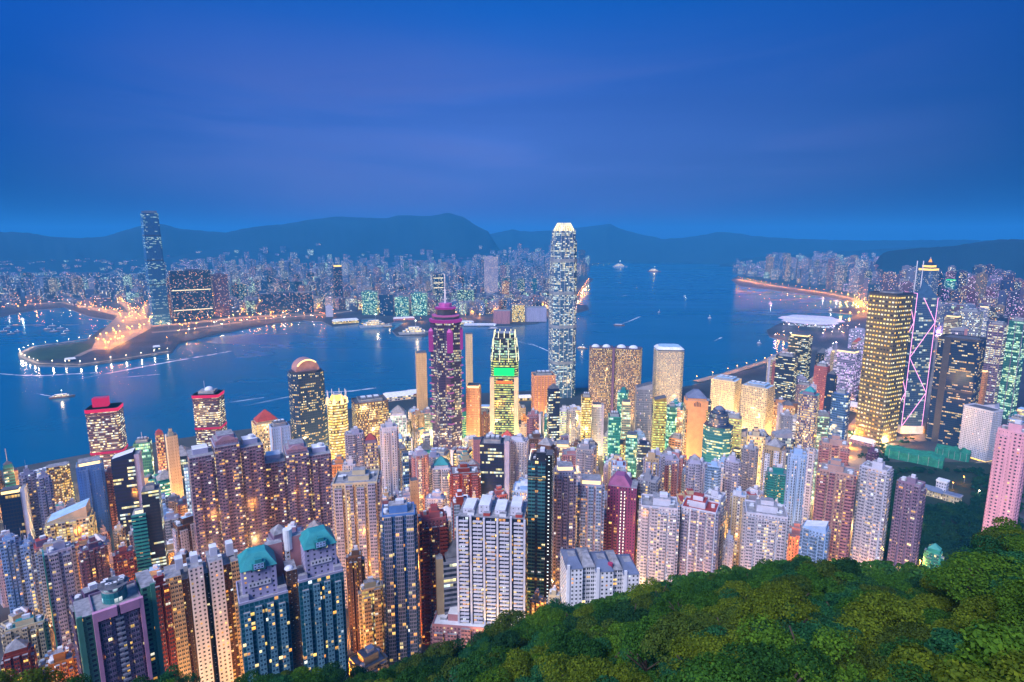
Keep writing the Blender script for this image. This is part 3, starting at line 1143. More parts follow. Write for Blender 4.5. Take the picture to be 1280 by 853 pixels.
def b_boc(root, w, d, h, o, rng):
    """prism of four triangular shafts ending at different heights, edges drawn in light"""
    a = w / 2
    c = [(-a, -a), (a, -a), (a, a), (-a, a)]
    hs = [h * .97, h * .50, h * .72, h]
    q = h / 4 * 1.0
    for i in range(4):
        p, r = c[i], c[(i + 1) % 4]
        hh = hs[i]
        zt = hh
        zc = hh + (0 if hh == h else q * .5)
        mb = MB()
        n = max(1, round(hh / 4))
        mb.face([(*p, 0), (*r, 0), (*r, zt), (*p, zt)], f_boc, [(0, 0), (14, 0), (14, n), (0, n)])
        mb.face([(*r, 0), (0, 0, 0), (0, 0, zc), (*r, zt)], f_boc, [(20, 0), (30, 0), (30, n), (20, n)])
        mb.face([(0, 0, 0), (*p, 0), (*p, zt), (0, 0, zc)], f_boc, [(40, 0), (50, 0), (50, n), (40, n)])
        mb.face([(*p, zt), (*r, zt), (0, 0, zc)], m_bocroof)
        mb.build('wall', root, C['navy'])
    for i in range(4):
        p, r = c[i], c[(i + 1) % 4]
        hh = hs[i]
        hp = max(hs[i], hs[i - 1])
        mb = MB()
        mb.bar((p[0] * 1.01, p[1] * 1.01, 0), (p[0] * 1.01, p[1] * 1.01, hp), .5, g_boc)
        z, k = 14, 0
        while z < hh - 4:
            z2 = min(z + q, hh)
            t = (z2 - z) / q
            s0, s1 = (p, r) if k % 2 == 0 else (r, p)
            e = (s0[0] + (s1[0] - s0[0]) * t, s0[1] + (s1[1] - s0[1]) * t)
            mb.bar((s0[0] * 1.015, s0[1] * 1.015, z), (e[0] * 1.015, e[1] * 1.015, z2), .55, g_boc)
            z, k = z2, k + 1
        if hh == h:
            mb.bar((p[0], p[1], hh), (r[0], r[1], hh), .5, g_boc)
        mb.build('light_strip', root)
    for sx in (-.3, .3):
        mb = MB()
        mb.bar((sx * a, a * .75, h), (sx * a, a * .75, h + 58), .8, m_white, 6)
        mb.build('mast', root)
    mb = MB()
    mb.box(0, 0, 0, 16, w * 1.12, w * 1.12, m_white, m_roof)
    mb.build('podium', root)


def b_ckc(root, w, d, h, o, rng):
    mb = MB()
    mb.prism(cham(w, d, 3), 0, h, f_spots, m_roofd, cw=5.6, fh=7.6)
    mb.build('wall', root, (.15, .115, .075))
    parapet(w * .96, d * .96, h, root, C['dark'], 1, 4, m_dark)
    mb = MB()
    mb.box(0, 0, h, h + 5, w * .5, d * .5, m_grey, m_roofd)
    mb.build('plant_room', root)


def b_greenband(root, w, d, h, o, rng):
    """tower with tiers of floodlit claws, a green display band and pale flanks"""
    mb = MB()
    mb.prism(cham(w, d, w * .14), 0, h * .80, f_yellow2, m_dark, cw=2.6, fh=4)
    mb.build('wall', root, C['dark'])
    for sx in (-1, 1):
        mb = MB()
        mb.box(sx * w * .44, -d * .44, 0, h * .655, w * .16, d * .2, m_paint, m_roof)
        mb.build('flank', root, C['cream'])
    mb = MB()
    mb.box(0, -d / 2 - .5, h * .665, h * .725, w * .74, 1, g_green)
    mb.build('display_band', root)
    mb = MB()
    mb.box(0, -d / 2 - .3, h * .605, h * .625, w * .6, .6, g_redo)
    mb.build('light_band', root)
    zs = [(.80, .88, .98), (.88, .95, .84), (.95, .985, .70)]
    for z0, z1, k in zs:
        mb = MB()
        mb.prism(cham(w * k, d * k, w * .16), h * z0, h * z1, f_greenoff, m_grey, cw=2.4, fh=4)
        mb.build('wall', root, C['dark'])
    for z0, z1, k, n in ((.77, .865, 1.02, 12), (.865, .94, .92, 12), (.94, 1.0, .80, 14)):
        for i in range(n):
            a = 2 * math.pi * (i + .5) / n
            x, y = w * k / 2 * max(-1, min(1, 1.25 * math.cos(a))), d * k / 2 * max(-1, min(1, 1.25 * math.sin(a)))
            mb = MB()
            mb.bar((x, y, h * z0), (x * .93, y * .93, h * z1), .8, g_ivory)
            mb.build('crown_claw', root)


def b_dome(root, w, d, h, o, rng):
    mb = MB()
    mb.prism(cham(w, d, w * .16), 0, h, f_dome, m_dark, cw=2.6, fh=3.9)
    mb.build('wall', root, C['navy'])
    mb = MB()
    mb.prism(cham(w * .9, d * .9, w * .2), h, h + 3, m_dark, m_dark)
    mb.build('parapet', root)
    # barrel vault facing the viewer
    mb = MB()
    n, r, y = 12, w * .36, d * .36
    arc = [(r * math.cos(math.pi * i / n), h + 3 + r * .98 * math.sin(math.pi * i / n)) for i in range(n + 1)]
    for (x0, z0), (x1, z1) in zip(arc, arc[1:]):
        mb.face([(x0, -y, z0), (x0, y, z0), (x1, y, z1), (x1, -y, z1)], m_copper)
    for yy, flip in ((-y, 0), (y, 1)):
        pts = [(x, yy, z) for x, z in arc]
        mb.face(pts[::-1] if not flip else pts, m_copper)
    mb.build('vault_roof', root)
    mb = MB()
    for (x0, z0), (x1, z1) in zip(arc[3:-3], arc[4:-2]):
        mb.bar((x0, -y - .4, z0), (x1, -y - .4, z1), 1.3, g_warm)
    mb.build('arch_light', root)


def b_crownspike(root, w, d, h, o, rng):
    mb = MB()
    mb.prism(cham(w, d, w * .2), 0, h, f_yellow, m_dark, cw=2.4, fh=4.2)
    mb.build('wall', root, C['gold'])
    for i in range(8):
        a = math.pi / 4 * (i + .5)
        x, y = w * .5 * math.cos(a), d * .5 * math.sin(a)
        mb = MB()
        mb.prism(rect(x, y, w * .18, w * .18, a), h - 6, h + 3, g_warm, m_grey, top=rect(x, y, w * .1, w * .1, a))
        mb.bar((x, y, h + 2), (x, y, h + 14), .6, m_white)
        mb.build('crown_spike', root)
    mb = MB()
    mb.prism(ngon(w * .4, 8), h, h + 8, g_gold, m_grey, top=ngon(w * .24, 8))
    mb.build('lit_crown', root)


def b_peach(root, w, d, h, o, rng):
    mb = MB()
    mb.box(0, 0, 0, h, w, d, m_paint, m_roof)
    mb.build('wall', root, C['peach'])
    for sx in (-1, 1):
        mb = MB()
        mb.box(sx * w * .47, -d / 2 - .1, 4, h - 14, w * .07, .8, f_slotgold, m_roof, cw=2, fh=4)
        mb.build('window_strip', root, C['brown'])
    for i in range(5):
        mb = MB()
        mb.box((i - 2) * w * .07, -d / 2 - .1, h - 9, h - 1.5 - abs(i - 2), w * .035, .6, m_dark)
        mb.build('window', root)
    mb = MB()
    mb.prism(rect(0, 0, w * .86, d * .86), h, h + 3, m_paint, m_paint)
    mb.prism(rect(0, 0, w * .92, d * .92), h + 3, h + 3 + w * .34, m_slate, m_slate, top=rect(0, 0, w * .24, d * .24))
    mb.build('roof', root, C['peach'])
    for sx in (-1, 1):
        mb = MB()
        mb.box(sx * (w * .5 + .2), 0, 2, h - 10, .7, d * .8, f_ribbon, m_roof, cw=2, fh=4)
        mb.build('window_strip', root, C['beige'])


def b_rounded(root, w, d, h, o, rng):
    mb = MB()
    mb.prism(cham(w, d, w * .22), 0, h, f_tealoff, m_dark, cw=2.4, fh=3.9)
    mb.build('wall', root, C['teal'])
    z = h
    for k, hh in ((.36, 12), (.31, 6), (.22, 5)):
        mb = MB()
        mb.prism(ngon(w * k, 14), z, z + hh, f_ringg, m_dark, cw=2.2, fh=3)
        mb.build('crown_tier', root, C['navy'])
        z += hh
    mb = MB()
    mb.dome(0, 0, z, w * .17, 5, m_slate)
    mb.bar((0, 0, z + 4), (0, 0, z + 17), .45, m_white)
    mb.build('spire', root)


def b_redtop(root, w, d, h, o, rng):
    mb = MB()
    mb.prism(cham(w, d, w * .07), 0, h, f_redoff, m_roofd, cw=2.2, fh=3.6)
    mb.build('wall', root, C['dark'])
    for z0, z1, m in ((h - 5, h, g_red), (h * .5, h * .5 + 3.5, g_redd)):
        mb = MB()
        mb.prism(cham(w + 1.0, d + 1.0, w * .07), z0, z1, m, m_roofd, bottom=True)
        mb.build('red_light_band', root)
    for z0 in (h - 9, h * .5 - 1):
        mb = MB()
        mb.prism(cham(w + 1, d + 1, w * .07), z0, z0 + 1.2, f_litgrid, m_roofd, cw=3, fh=1.2, bottom=True)
        mb.build('lit_gallery', root, C['darkred'])
    if o.get('box'):
        mb = MB()
        mb.box(-w * .1, d * .1, h, h + 13, w * .46, d * .4, g_redd, m_redroof)
        mb.build('red_plant_room', root)
    else:
        mb = MB()
        mb.box(0, 0, h, h + 5, w * .6, d * .6, m_grey, m_roof)
        mb.build('plant_room', root)
        mb = MB()
        mb.dome(w * .05, 0, h + 5, w * .17, w * .14, m_white)
        mb.build('radar_dome', root)
        mb = MB()
        mb.bar((-w * .12, 0, h + 5), (-w * .12, 0, h + 20), .4, m_grey)
        mb.build('mast', root)


def b_tri(root, w, d, h, o, rng):
    """three joined slabs, the middle one carrying a gabled head"""
    col = o['col']
    for sx, ww, hh, dd in ((-1, .32, h * .965, .0), (0, .33, h, -.06), (1, .32, h * .97, .0)):
        mb = MB()
        mb.box(sx * w * .335, d * dd, 0, hh, w * ww, d, f_bay, m_roof, cw=2.3)
        mb.build('wing', root, col)
        for k in (-1, 1):
            mb = MB()
            mb.box(sx * w * .335 + k * w * ww * .27, d * dd - d / 2 - .7, 1, hh - 4, w * ww * .22, 1.4, f_bay2, m_roof, cw=2.2)
            mb.build('window_bay', root, col)
        parapet(w * ww, d, hh, root, C['lavender'])
        mb = MB()
        mb.box(sx * w * .335, d * dd + d * .05, hh, hh + 4.5, w * ww * .62, d * .5, m_paint, m_white)
        mb.build('machine_room', root, C['lavender'])
    for sx in (-.5, .5):
        mb = MB()
        mb.box(sx * w * .335, -d / 2 + .8, 0, h * .95, w * .045, 1.2, f_stair, m_roof, cw=2.2)
        mb.build('stairwell', root, col)
    mb = MB()
    ww, y0, y1, z = w * .15, -d * .5, d * .3, h
    mb.box(0, (y0 + y1) / 2, z, z + 5, ww * 2, y1 - y0, f_blank, m_roof)
    mb.box(0, (y0 + y1) / 2, z + 5, z + 8.5, ww * 1.45, (y1 - y0) * .8, m_paint, m_roof)
    mb.prism([(-ww * 1.05, y0 - .5), (ww * 1.05, y0 - .5), (ww * 1.05, y0 + 1.5), (-ww * 1.05, y0 + 1.5)], z + 4, z + 8, m_paint, m_paint, top=[(-ww * .3, y0 - .5), (ww * .3, y0 - .5), (ww * .3, y0 + 1.5), (-ww * .3, y0 + 1.5)])
    mb.build('gabled_head', root, C['mauve2'])
    mb = MB()
    mb.prism(ngon(2.4, 12, 0, w * .36, 0), h * .97 + 4.5, h * .97 + 7, m_white)
    mb.build('water_tank', root)


def b_pinkgreen(root, w, d, h, o, rng):
    """pink-framed tower between green side wings, round glazed roof room"""
    mb = MB()
    mb.box(0, 0, 0, h, w * .62, d, f_recess, m_roof, cw=2.6)
    mb.build('wall', root, C['mauve'])
    for sx in (-1, 1):
        mb = MB()
        mb.box(sx * w * .285, -d / 2 - .8, 0, h + 2, w * .05, 2.2, m_paint)
        mb.build('frame_pier', root, C['pinkw'])
        mb = MB()
        mb.box(sx * w * .17, -d / 2 - .4, 0, h - 2, w * .11, 1.4, f_bay, m_roof, cw=2.2)
        mb.build('window_bay', root, C['mauve'])
        mb = MB()
        mb.box(sx * w * .40, d * .06, 0, h + (5 if sx > 0 else 0), w * .18, d * .9, f_greenside, m_roof, cw=3.2)
        mb.build('side_wing', root, C['green'])
        mb = MB()
        mb.box(sx * w * .455, -d * .39 - .5, 0, h + (6 if sx > 0 else 1), w * .06, 1.2, m_paint)
        mb.build('green_pier', root, C['green'])
    for k in (-1, 1):
        mb = MB()
        mb.box(k * w * .14, -d / 2 - .9, h - 3, h + 2, w * .24, 2.2, m_paint)
        mb.build('frame_beam', root, C['pinkw'])
    mb = MB()
    for k in range(1, int(h / 3)):
        mb.box(0, -d / 2 - .7, k * 3 - .2, k * 3 + .9, w * .10, 1.4, m_paint)
    mb.box(0, -d / 2 - .5, 0, h - 3, .3, 1.0, m_paint)
    mb.build('balcony', root, C['grey'])
    mb = MB()
    mb.prism(ngon(w * .16, 18), h, h + 6, f_tealdrum, m_roof, cw=2, fh=3.5)
    mb.build('roof_drum', root, C['teal'])
    mb = MB()
    mb.prism(ngon(w * .13, 18), h + 6, h + 9, f_tealdrum, m_roofd, top=ngon(w * .20, 18), cw=2, bottom=True)
    mb.build('roof_canopy', root)
    parapet(w * .6, d, h, root, C['mauve'])
    for k in range(9):
        a = rng.uniform(0, 6.28)
        mb = MB()
        mb.box(w * .12 * math.cos(a), w * .1 * math.sin(a), h + 9, h + 11, 2.2, 1.8, m_grey, m_white)
        mb.build('cooling_unit', root)


def b_tealtwin(root, w, d, h, o, rng):
    """two joined blue-green slabs with lavender heads and teal pyramid roofs"""
    for sx, hh in ((-1, h * .97), (1, h)):
        cx_ = sx * w * .27
        mb = MB()
        mb.box(cx_, 0, 0, hh - 24, w * .44, d, f_tealflat, m_roof, cw=2.6)
        mb.build('wing', root, C['tealblue'])
        for k in (-1.5, -.5, .5, 1.5):
            mb = MB()
            mb.box(cx_ + k * w * .105, -d / 2 - .6, 0, hh - 26 - abs(k) * 2, w * .06, 1.3, f_bayb, m_roof, cw=2.3)
            mb.build('window_bay', root, C['blueg'])
        mb = MB()
        mb.box(cx_ + sx * w * .02, d * .05, hh - 24, hh - 6, w * .31, d * .8, f_blank2, m_roof, cw=4)
        mb.build('lavender_head', root, C['lav2'])
        mb = MB()
        mb.box(cx_ + sx * w * .02, d * .05 - d * .4 - .3, hh - 17, hh - 14, w * .2, .6, f_small, m_roof, cw=2)
        mb.build('penthouse_window', root, C['white'])
        mb = MB()
        mb.prism(rect(cx_ + sx * w * .02, d * .05, w * .33, d * .86), hh - 6, hh + .5, m_teal, m_teal, top=rect(cx_ + sx * w * .02, d * .05, w * .16, d * .3), bottom=True)
        for kk, ww_, hh_ in ((0, .12, 4), (0, .06, 6)):
            mb.box(cx_ + sx * w * .02, d * .05 - d * .40, hh - 6.5, hh - 6 + hh_, w * ww_, d * .14 - kk, m_teal, m_teal)
        mb.build('pyramid_roof', root)
        mb = MB()
        mb.box(cx_ + sx * w * .02, d * .05 - d * .475, hh - 5.5, hh - 2.2, w * .09, .5, f_small, m_teal, cw=2, fh=1.6)
        mb.build('dormer_window', root, C['paleblue'])
        for k in (-1, 1):
            mb = MB()
            mb.box(cx_ + k * w * .17, -d * .42, hh - 24, hh - 20, w * .08, d * .12, m_paint, m_roof)
            mb.build('penthouse', root, C['lavender'])
        parapet(w * .44, d, hh - 24, root, C['lavender']).location.x = cx_
    mb = MB()
    mb.box(0, -d * .15, 0, h - 16, w * .1, d * .5, f_recess, m_roof, cw=2.4)
    mb.build('stairwell', root, C['brown'])
    for k, zc in ((-.12, h - 10), (.12, h - 8)):
        mb = MB()
        mb.box(k * w, d * .40, 0, zc + 4, w * .16, d * .2, m_paint, m_roof)
        mb.build('service_block', root, C['pink'])
    mb = MB()
    mb.prism(ngon(w * .045, 14, 0, .02 * w, d * .36), h - 12, h + 1, m_white, m_white)
    mb.build('water_tank', root)
    mb = MB()
    mb.dome(-w * .02, -d * .28, h - 16, 2.6, 1.6, m_white)
    mb.build('satellite_dish', root)


def b_dotted(root, w, d, h, o, rng):
    """white slabs dotted with small square windows between brown recessed flats"""
    parts = ((-.40, .20, 'beige', f_bay, -2), (-.255, .10, 'brown', f_recess, -7), (-.10, .19, 'white', f_small, 0), (.03, .07, 'black', f_recess, -7), (.17, .19, 'white', f_small, 1), (.335, .14, 'brown', f_recess, -5), (.44, .12, 'beige', f_bay, -3))
    for x, ww, c_, m, dz in parts:
        fwd = 0 if c_ in ('white', 'beige') else 2.5
        mb = MB()
        mb.box(x * w, fwd, 0, h + dz, ww * w, d, m, m_roof, cw=3.2 if c_ == 'white' else 2.4)
        mb.build('window_bay' if c_ in ('brown', 'black') else 'wing', root, C[c_])
    for x in (-.3, -.1, .17, .40):
        mb = MB()
        mb.box(x * w, d * .1, h - 2, h + rng.uniform(4, 8), w * .1, d * .35, m_paint, m_white)
        mb.build('machine_room', root, C['white'])
        mb = MB()
        mb.box(x * w + w * .07, -d * .25, h - 2, h + 2, w * .05, d * .2, m_grey, m_white)
        mb.build('water_tank', root)


def b_lattice(root, w, d, h, o, rng):
    """white frame of balconies over lit flats, in four bays"""
    mb = MB()
    mb.box(0, 0, 0, h, w, d, f_lattice, m_roof, cw=2.6)
    mb.build('wall', root, C['dark'])
    n = int(h / 3)
    for i, x in enumerate((-.41, -.2, .0, .2, .41)):
        mb = MB()
        for k in range(1, n):
            mb.box(x * w, -d / 2 - .7, k * 3 - .2, k * 3 + .85, w * .135, 1.5, m_paint)
        mb.box(x * w, -d / 2 - .4, 0, h - 1, .3, 1.0, m_paint)
        mb.build('balcony', root, C['white'])
    for i in range(6):
        mb = MB()
        mb.box((-.5 + i * .2) * w, -d / 2 - .9, 0, h + (2 if i in (1, 4) else 0), w * .03, 1.9, m_paint)
        mb.build('frame_pier', root, C['white'])
    for i, x in enumerate((-.36, -.12, .12, .36)):
        mb = MB()
        mb.box(x * w, 0, h, h + 3.5 + 3 * (i % 2), w * .16, d * .6, f_blank, m_white, cw=4)
        mb.build('penthouse', root, C['white'])
        mb = MB()
        mb.box(x * w + w * .05, -d * .34, h, h + 2.2, w * .1, d * .16, m_red if i % 2 else m_white, m_roof)
        mb.build('roof_terrace', root)


def b_whitelow(root, w, d, h, o, rng):
    """stepped white flats under pitched grey roofs"""
    for i, (x, ww, dz, y) in enumerate(((-.39, .22, 0, 0), (-.19, .18, -1, 3), (.02, .24, -3, 0), (.21, .14, -4, 3), (.39, .22, -6, 0))):
        mb = MB()
        mb.box(x * w, y, 0, h + dz, ww * w, d, f_small if i % 2 == 0 else f_bay, m_roof, cw=3)
        mb.build('wing', root, C['whitest'])
        mb = MB()
        a = rect(x * w, y, ww * w * 1.04, d * 1.04)
        t = rect(x * w, y, ww * w * .5, d * .3)
        mb.prism(a, h + dz, h + dz + 4, m_slate if i % 2 == 0 else m_roof, m_roof, top=t, bottom=True)
        mb.build('roof', root)
        if i % 2 == 0:
            mb = MB()
            mb.box(x * w - ww * w * .38, -d / 2 - .3, 2, h + dz + 3, ww * w * .16, 1.2, m_paint)
            mb.build('chimney_pier', root, C['whitest'])
    mb = MB()
    mb.prism(ngon(1.8, 10, 0, w * .12, -d * .3), h - 4, h, m_redroof)
    mb.build('water_tank', root)


def b_hotelgrid(root, w, d, h, o, rng):
    mb = MB()
    mb.box(0, 0, 3, h, w, d, f_smallgrid, m_roofd, cw=2.6, fh=3.2)
    mb.build('wall', root, C['white'])
    mb = MB()
    mb.box(0, 0, 0, 3, w * .94, d * .94, g_gold, m_roof)
    mb.build('lit_arcade', root)
    parapet(w + .6, d + .6, h, root, C['white'], .8, 2.5)
    mb = MB()
    mb.box(0, 0, h, h + 2, w * .8, d * .75, m_grey, m_roofd)
    mb.build('plant_room', root)


def b_goldtwin(root, w, d, h, o, rng):
    """curved golden-lit slab of many small windows"""
    n = 9
    poly = []
    for i in range(n + 1):
        t = -1 + 2 * i / n
        poly.append((t * w / 2, -d / 2 - d * .22 * (1 - t * t)))
    poly += [(w / 2, d / 2), (-w / 2, d / 2)]
    mb = MB()
    mb.prism(poly, 0, h, f_goldflat, m_roofd, cw=2.2, fh=3.4)
    mb.build('wall', root, C['gold'])
    mb = MB()
    mb.box(o.get('dx', 0) * w, -d * .6, 0, h + 1, w * .07, d * .4, m_paint)
    mb.build('frame_pier', root, C['purple'])
    for k in (-.25, .2):
        mb = MB()
        mb.dome(k * w, 0, h, w * .17, 6, m_white)
        mb.build('roof_shell', root)
    parapet(w * .96, d * .9, h, root, C['purple'])


def b_beigegrid(root, w, d, h, o, rng):
    mb = MB()
    mb.prism(cham(w, d, w * .12), 0, h, f_beigegrid, m_white, cw=2.5, fh=3.4)
    mb.build('wall', root, C['beige'])
    mb = MB()
    mb.prism(cham(w * .94, d * .94, w * .12), h, h + 3.5, m_dark, m_dark)
    mb.build('crown_gap', root)
    mb = MB()
    mb.prism(cham(w * 1.02, d * 1.02, w * .12), h + 3.5, h + 9, m_white, m_lblue, top=cham(w * .8, d * .8, w * .12), bottom=True)
    mb.build('roof', root)


def b_ledblocks(root, w, d, h, o, rng):
    """dark balconied tower edged with white lights up to the roof"""
    mb = MB()
    mb.box(-w * .12, 0, 0, h, w * .74, d, f_glassres, m_roofd, cw=3)
    mb.build('wall', root, C['dark'])
    mb = MB()
    mb.box(w * .37, -1, 0, h + 5, w * .26, d * .8, f_dots, m_roofd, cw=4)
    mb.build('stairwell', root, C['black'])
    n = int(h / 3)
    for k in (-1, 1):
        mb = MB()
        for i in range(1, n):
            mb.box((-.12 + k * .2) * w, -d / 2 - .5, i * 3 - .2, i * 3 + .9, w * .3, 1.2, m_glassrail)
        mb.box((-.12 + k * .2) * w, -d / 2 - .3, 0, h - 2, .3, .9, m_paint)
        mb.build('balcony', root, C['teal'])
    for t in (.34, .9):
        mb = MB()
        mb.box(-w * .12, -d / 2 - .8, h * t, h * t + 2.4, w * .7, .5, f_stair, m_roof, cw=2, fh=2.4)
        mb.build('light_band', root, C['gold'])
    for k in (-1, 0, 1):
        mb = MB()
        mb.bar((w * .33 * k - w * .1, -d * .4, h), (w * .33 * k - w * .1, d * .4, h + 4), .3, g_white)
        mb.bar((w * .33 * k - w * .1, d * .4, h + 4), (w * .33 * k + w * .1, d * .4, h + 4), .3, g_white)
        mb.build('light_strip', root)
    roof_kit(root, w * .7, d, h, C['dark'], rng, 'tank', 'dark')


def b_ledpurple(root, w, d, h, o, rng):
    """purple slab with strings of white bulbs down its front and a gabled roof"""
    mb = MB()
    mb.box(0, 0, 0, h, w, d, f_purp, m_roof, cw=2.6)
    mb.build('wall', root, C['purp2'])
    for x in (-.02, .10):
        mb = MB()
        for i in range(1, int(h / 3.2)):
            mb.box(x * w, -d / 2 - .6, i * 3.2, i * 3.2 + 1.3, .7, .7, g_white)
        mb.bar((x * w, -d / 2 - .3, 0), (x * w, -d / 2 - .3, h - 2), .12, m_dark)
        mb.build('bulb_string', root)
    mb = MB()
    mb.prism(rect(-w * .1, 0, w * .8, d * .9), h, h + 9, m_purpr, m_purpr, top=rect(-w * .1, 0, w * .3, d * .6))
    mb.build('roof', root)
    mb = MB()
    mb.box(w * .40, -.8, 0, h - 4, w * .2, d * .9, f_small, m_roofd, cw=3)
    mb.build('side_wing', root, C['dark'])


def b_banded(root, w, d, h, o, rng):
    """dark curtain wall with a blank vertical spine"""
    mb = MB()
    mb.prism(cham(w, d, 3), 0, h, f_banded, m_roofd, cw=2.6, fh=3.9)
    mb.build('wall', root, C['navy'])
    mb = MB()
    mb.box(-w * .26, -d / 2 - .2, 0, h + 3, w * .16, 1.2, m_dark)
    mb.build('spine', root)
    for t in (.52, .53):
        mb = MB()
        mb.prism(cham(w + .6, d + .6, 3), h * t, h * t + 2, m_dark, m_dark, bottom=True)
        mb.build('mechanical_floor', root)
    parapet(w * .97, d * .97, h, root, C['navy'], .8, 4, m_dark)
    mb = MB()
    mb.box(0, 0, h, h + 3, w * .7, d * .7, m_grey, m_roofd)
    mb.build('plant_room', root)


def b_plaza(root, w, d, h, o, rng):
    """triangular tower with cut corners, glowing lantern crown and needle"""
    tri = []
    for i in range(3):
        a = -math.pi / 2 + 2 * math.pi * i / 3
        for s in (-.16, .16):
            tri.append((w * .62 * math.cos(a + s), w * .62 * math.sin(a + s)))
    mb = MB()
    mb.prism(tri, 0, h * .86, f_plaza, m_dark, cw=3, fh=4)
    mb.build('wall', root, C['blue'])
    z = h * .86
    for k, hh, m in ((.9, .03, g_gold), (.8, .02, m_dark), (.62, .03, g_gold), (.4, .05, m_dark)):
        mb = MB()
        mb.prism([(x * k, y * k) for x, y in tri], z, z + h * hh, m, m_dark, bottom=True)
        mb.build('lit_crown' if m is g_gold else 'crown_tier', root)
        z += h * hh
    mb = MB()
    mb.prism(ngon(w * .1, 8), z, z + h * .05, g_orange, m_dark, top=ngon(w * .03, 8))
    mb.bar((0, 0, z + h * .05), (0, 0, h * 1.07), 1.2, m_white)
    mb.build('mast', root)


def b_tealdark(root, w, d, h, o, rng):
    """dark purple slab beside a front of teal balconies"""
    mb = MB()
    mb.box(w * .2, 2, 0, h, w * .6, d, f_ribbond, m_roofd, cw=2.4)
    mb.build('wall', root, C['dark'])
    mb = MB()
    mb.box(-w * .26, 0, 0, h * .84, w * .48, d, f_glassres, m_roof, cw=2.6)
    mb.build('wing', root, C['navy'])
    n = int(h * .84 / 3.3)
    mb = MB()
    for i in range(1, n + 1):
        mb.box(-w * .26, -d / 2 - .7, i * 3.3 - .4, i * 3.3 + 1.1, w * .5, 1.6, m_paint)
    mb.box(-w * .26, -d / 2 - .4, 0, h * .83, .3, 1.0, m_paint)
    mb.build('balcony', root, C['teal'])
    mb = MB()
    mb.box(-w * .26, -d * .1, h * .84, h * .84 + 2.5, w * .28, d * .4, g_ivory, m_roof)
    mb.build('lit_penthouse', root)
    roof_kit(root, w * .4, d * .8, h, C['dark'], rng, 'bare', 'dark')
    mb = MB()
    mb.box(w * .2, 0, h, h + 4, w * .3, d * .5, m_grey, m_roofd)
    mb.build('machine_room', root)


C['mauve2'] = lin('9a7f92')
C['pinkbrown'], C['rosypink'], C['tealblue'] = lin('b48f86'), lin('e0a6b4'), lin('3f7288')
C['pinkw'], C['lav2'], C['blueg'], C['purp2'], C['whitest'] = lin('c98fae'), lin('a7a2c4'), lin('6fa0b4'), lin('7d3d66'), lin('e2e2ea')
m_fin = plain('pale_fin', (.42, .47, .56), rough=.4, spec=.5)
m_steel = plain('steel_louvre', (.20, .24, .30), rough=.5, spec=.5)
m_pinkw = plain('pink_cladding', (.5, .10, .36), rough=.5)
m_copper = plain('copper_vault', (.42, .22, .20), rough=.45, spec=.5)
m_slate = plain('slate_roof', (.14, .17, .26), rough=.7)
m_redroof = plain('red_roof', (.45, .05, .12), rough=.6)
m_purpr = plain('plum_roof', (.30, .10, .22), rough=.7)
m_bocroof = plain('glass_slope', (.04, .09, .16), rough=.15, spec=.7)
m_glassrail = plain('glass_railing', (.05, .16, .18), rough=.2, spec=.6)
g_redd = glow('dim_red_neon', (.95, .03, .16), .62)
g_redo = glow('red_orange_light', (1, .18, .04), 1.6)
g_boc = glow('tower_edge_light', (1, .40, .78), 1.9)
f_ifc = facade('tall_tower_glass', (.08, .92), (.14, .86), .50, 'office', 1.35, glass=(.015, .07, .16), wall=(.07, .13, .24), runs=2, floorvar=.30)
f_crownlit = facade('lantern_glass', (.05, .95), (.05, .95), 1.1, 'gold', 1.3, dim=.7)
f_icc = facade('slender_tower_glass', (.06, .94), (.16, .84), .17, 'green', 1.0, glass=(.02, .10, .24), wall=(.05, .13, .26), runs=4, floorvar=.34)
f_center = facade('star_tower_glass', (.12, .88), (.22, .80), .46, 'office', 1.2, glass=(.02, .02, .06), wall=(.05, .03, .09), runs=2, floorvar=.3)
f_boc = facade('prism_glass', (.05, .95), (.1, .9), .22, 'office', 1.1, glass=(.03, .07, .14), wall=(.10, .14, .22), runs=3, floorvar=.25)
f_yellow2 = facade('yellow_green_floors', (-.1, 1.1), (.34, .86), .85, 'lime', 1.3, floorvar=.2)
f_greenoff = facade('green_lit_floors', (.1, .9), (.2, .85), .5, 'green', 1.3, runs=2, floorvar=.3)
f_dome = facade('vault_tower_windows', (.16, .84), (.26, .78), .42, 'gold', 1.6, glass=(.01, .03, .07), wall=(.02, .04, .10), runs=2, floorvar=.25)
f_slotgold = facade('gold_slots', (.2, .8), (.2, .8), .95, 'gold', 1.6)
f_tealoff = facade('teal_ribbons', (-.1, 1.1), (.28, .82), .52, 'gold', 1.6, glass=(.01, .10, .14), wall=(.02, .14, .20), runs=4, floorvar=.35)
f_ringg = facade('ring_windows', (-.1, 1.1), (.3, .8), .15, 'gold', 1.2, glass=(.02, .05, .12), wall=(.06, .10, .20))
f_redoff = facade('red_tower_ribbons', (-.1, 1.1), (.34, .82), .58, 'office', 1.6, glass=(.02, .02, .05), wall=(.12, .06, .10), runs=2, floorvar=.3)
f_bay2 = facade('flat_bay_windows', (.08, .92), (.34, .80), .22, 'warm', 1.9, slab=.12)
f_greenside = facade('green_side_windows', (.22, .8), (.25, .75), .07, 'warm', 1.5, slab=.08)
f_tealdrum = facade('drum_glass', (.08, .92), (.1, .9), .2, 'cool', 1.0, glass=(.02, .16, .18))
f_tealflat = facade('teal_flats', (.12, .88), (.25, .9), .13, 'warm', 2.0, glass=(.01, .08, .11), slab=.1)
f_bayb = facade('blue_bay_windows', (.14, .86), (.3, .82), .12, 'warm', 1.9, glass=(.02, .06, .10), slab=.14)
f_smallgrid = facade('hotel_window_grid', (.25, .75), (.28, .76), .05, 'warm', 1.2, glass=(.10, .10, .14))
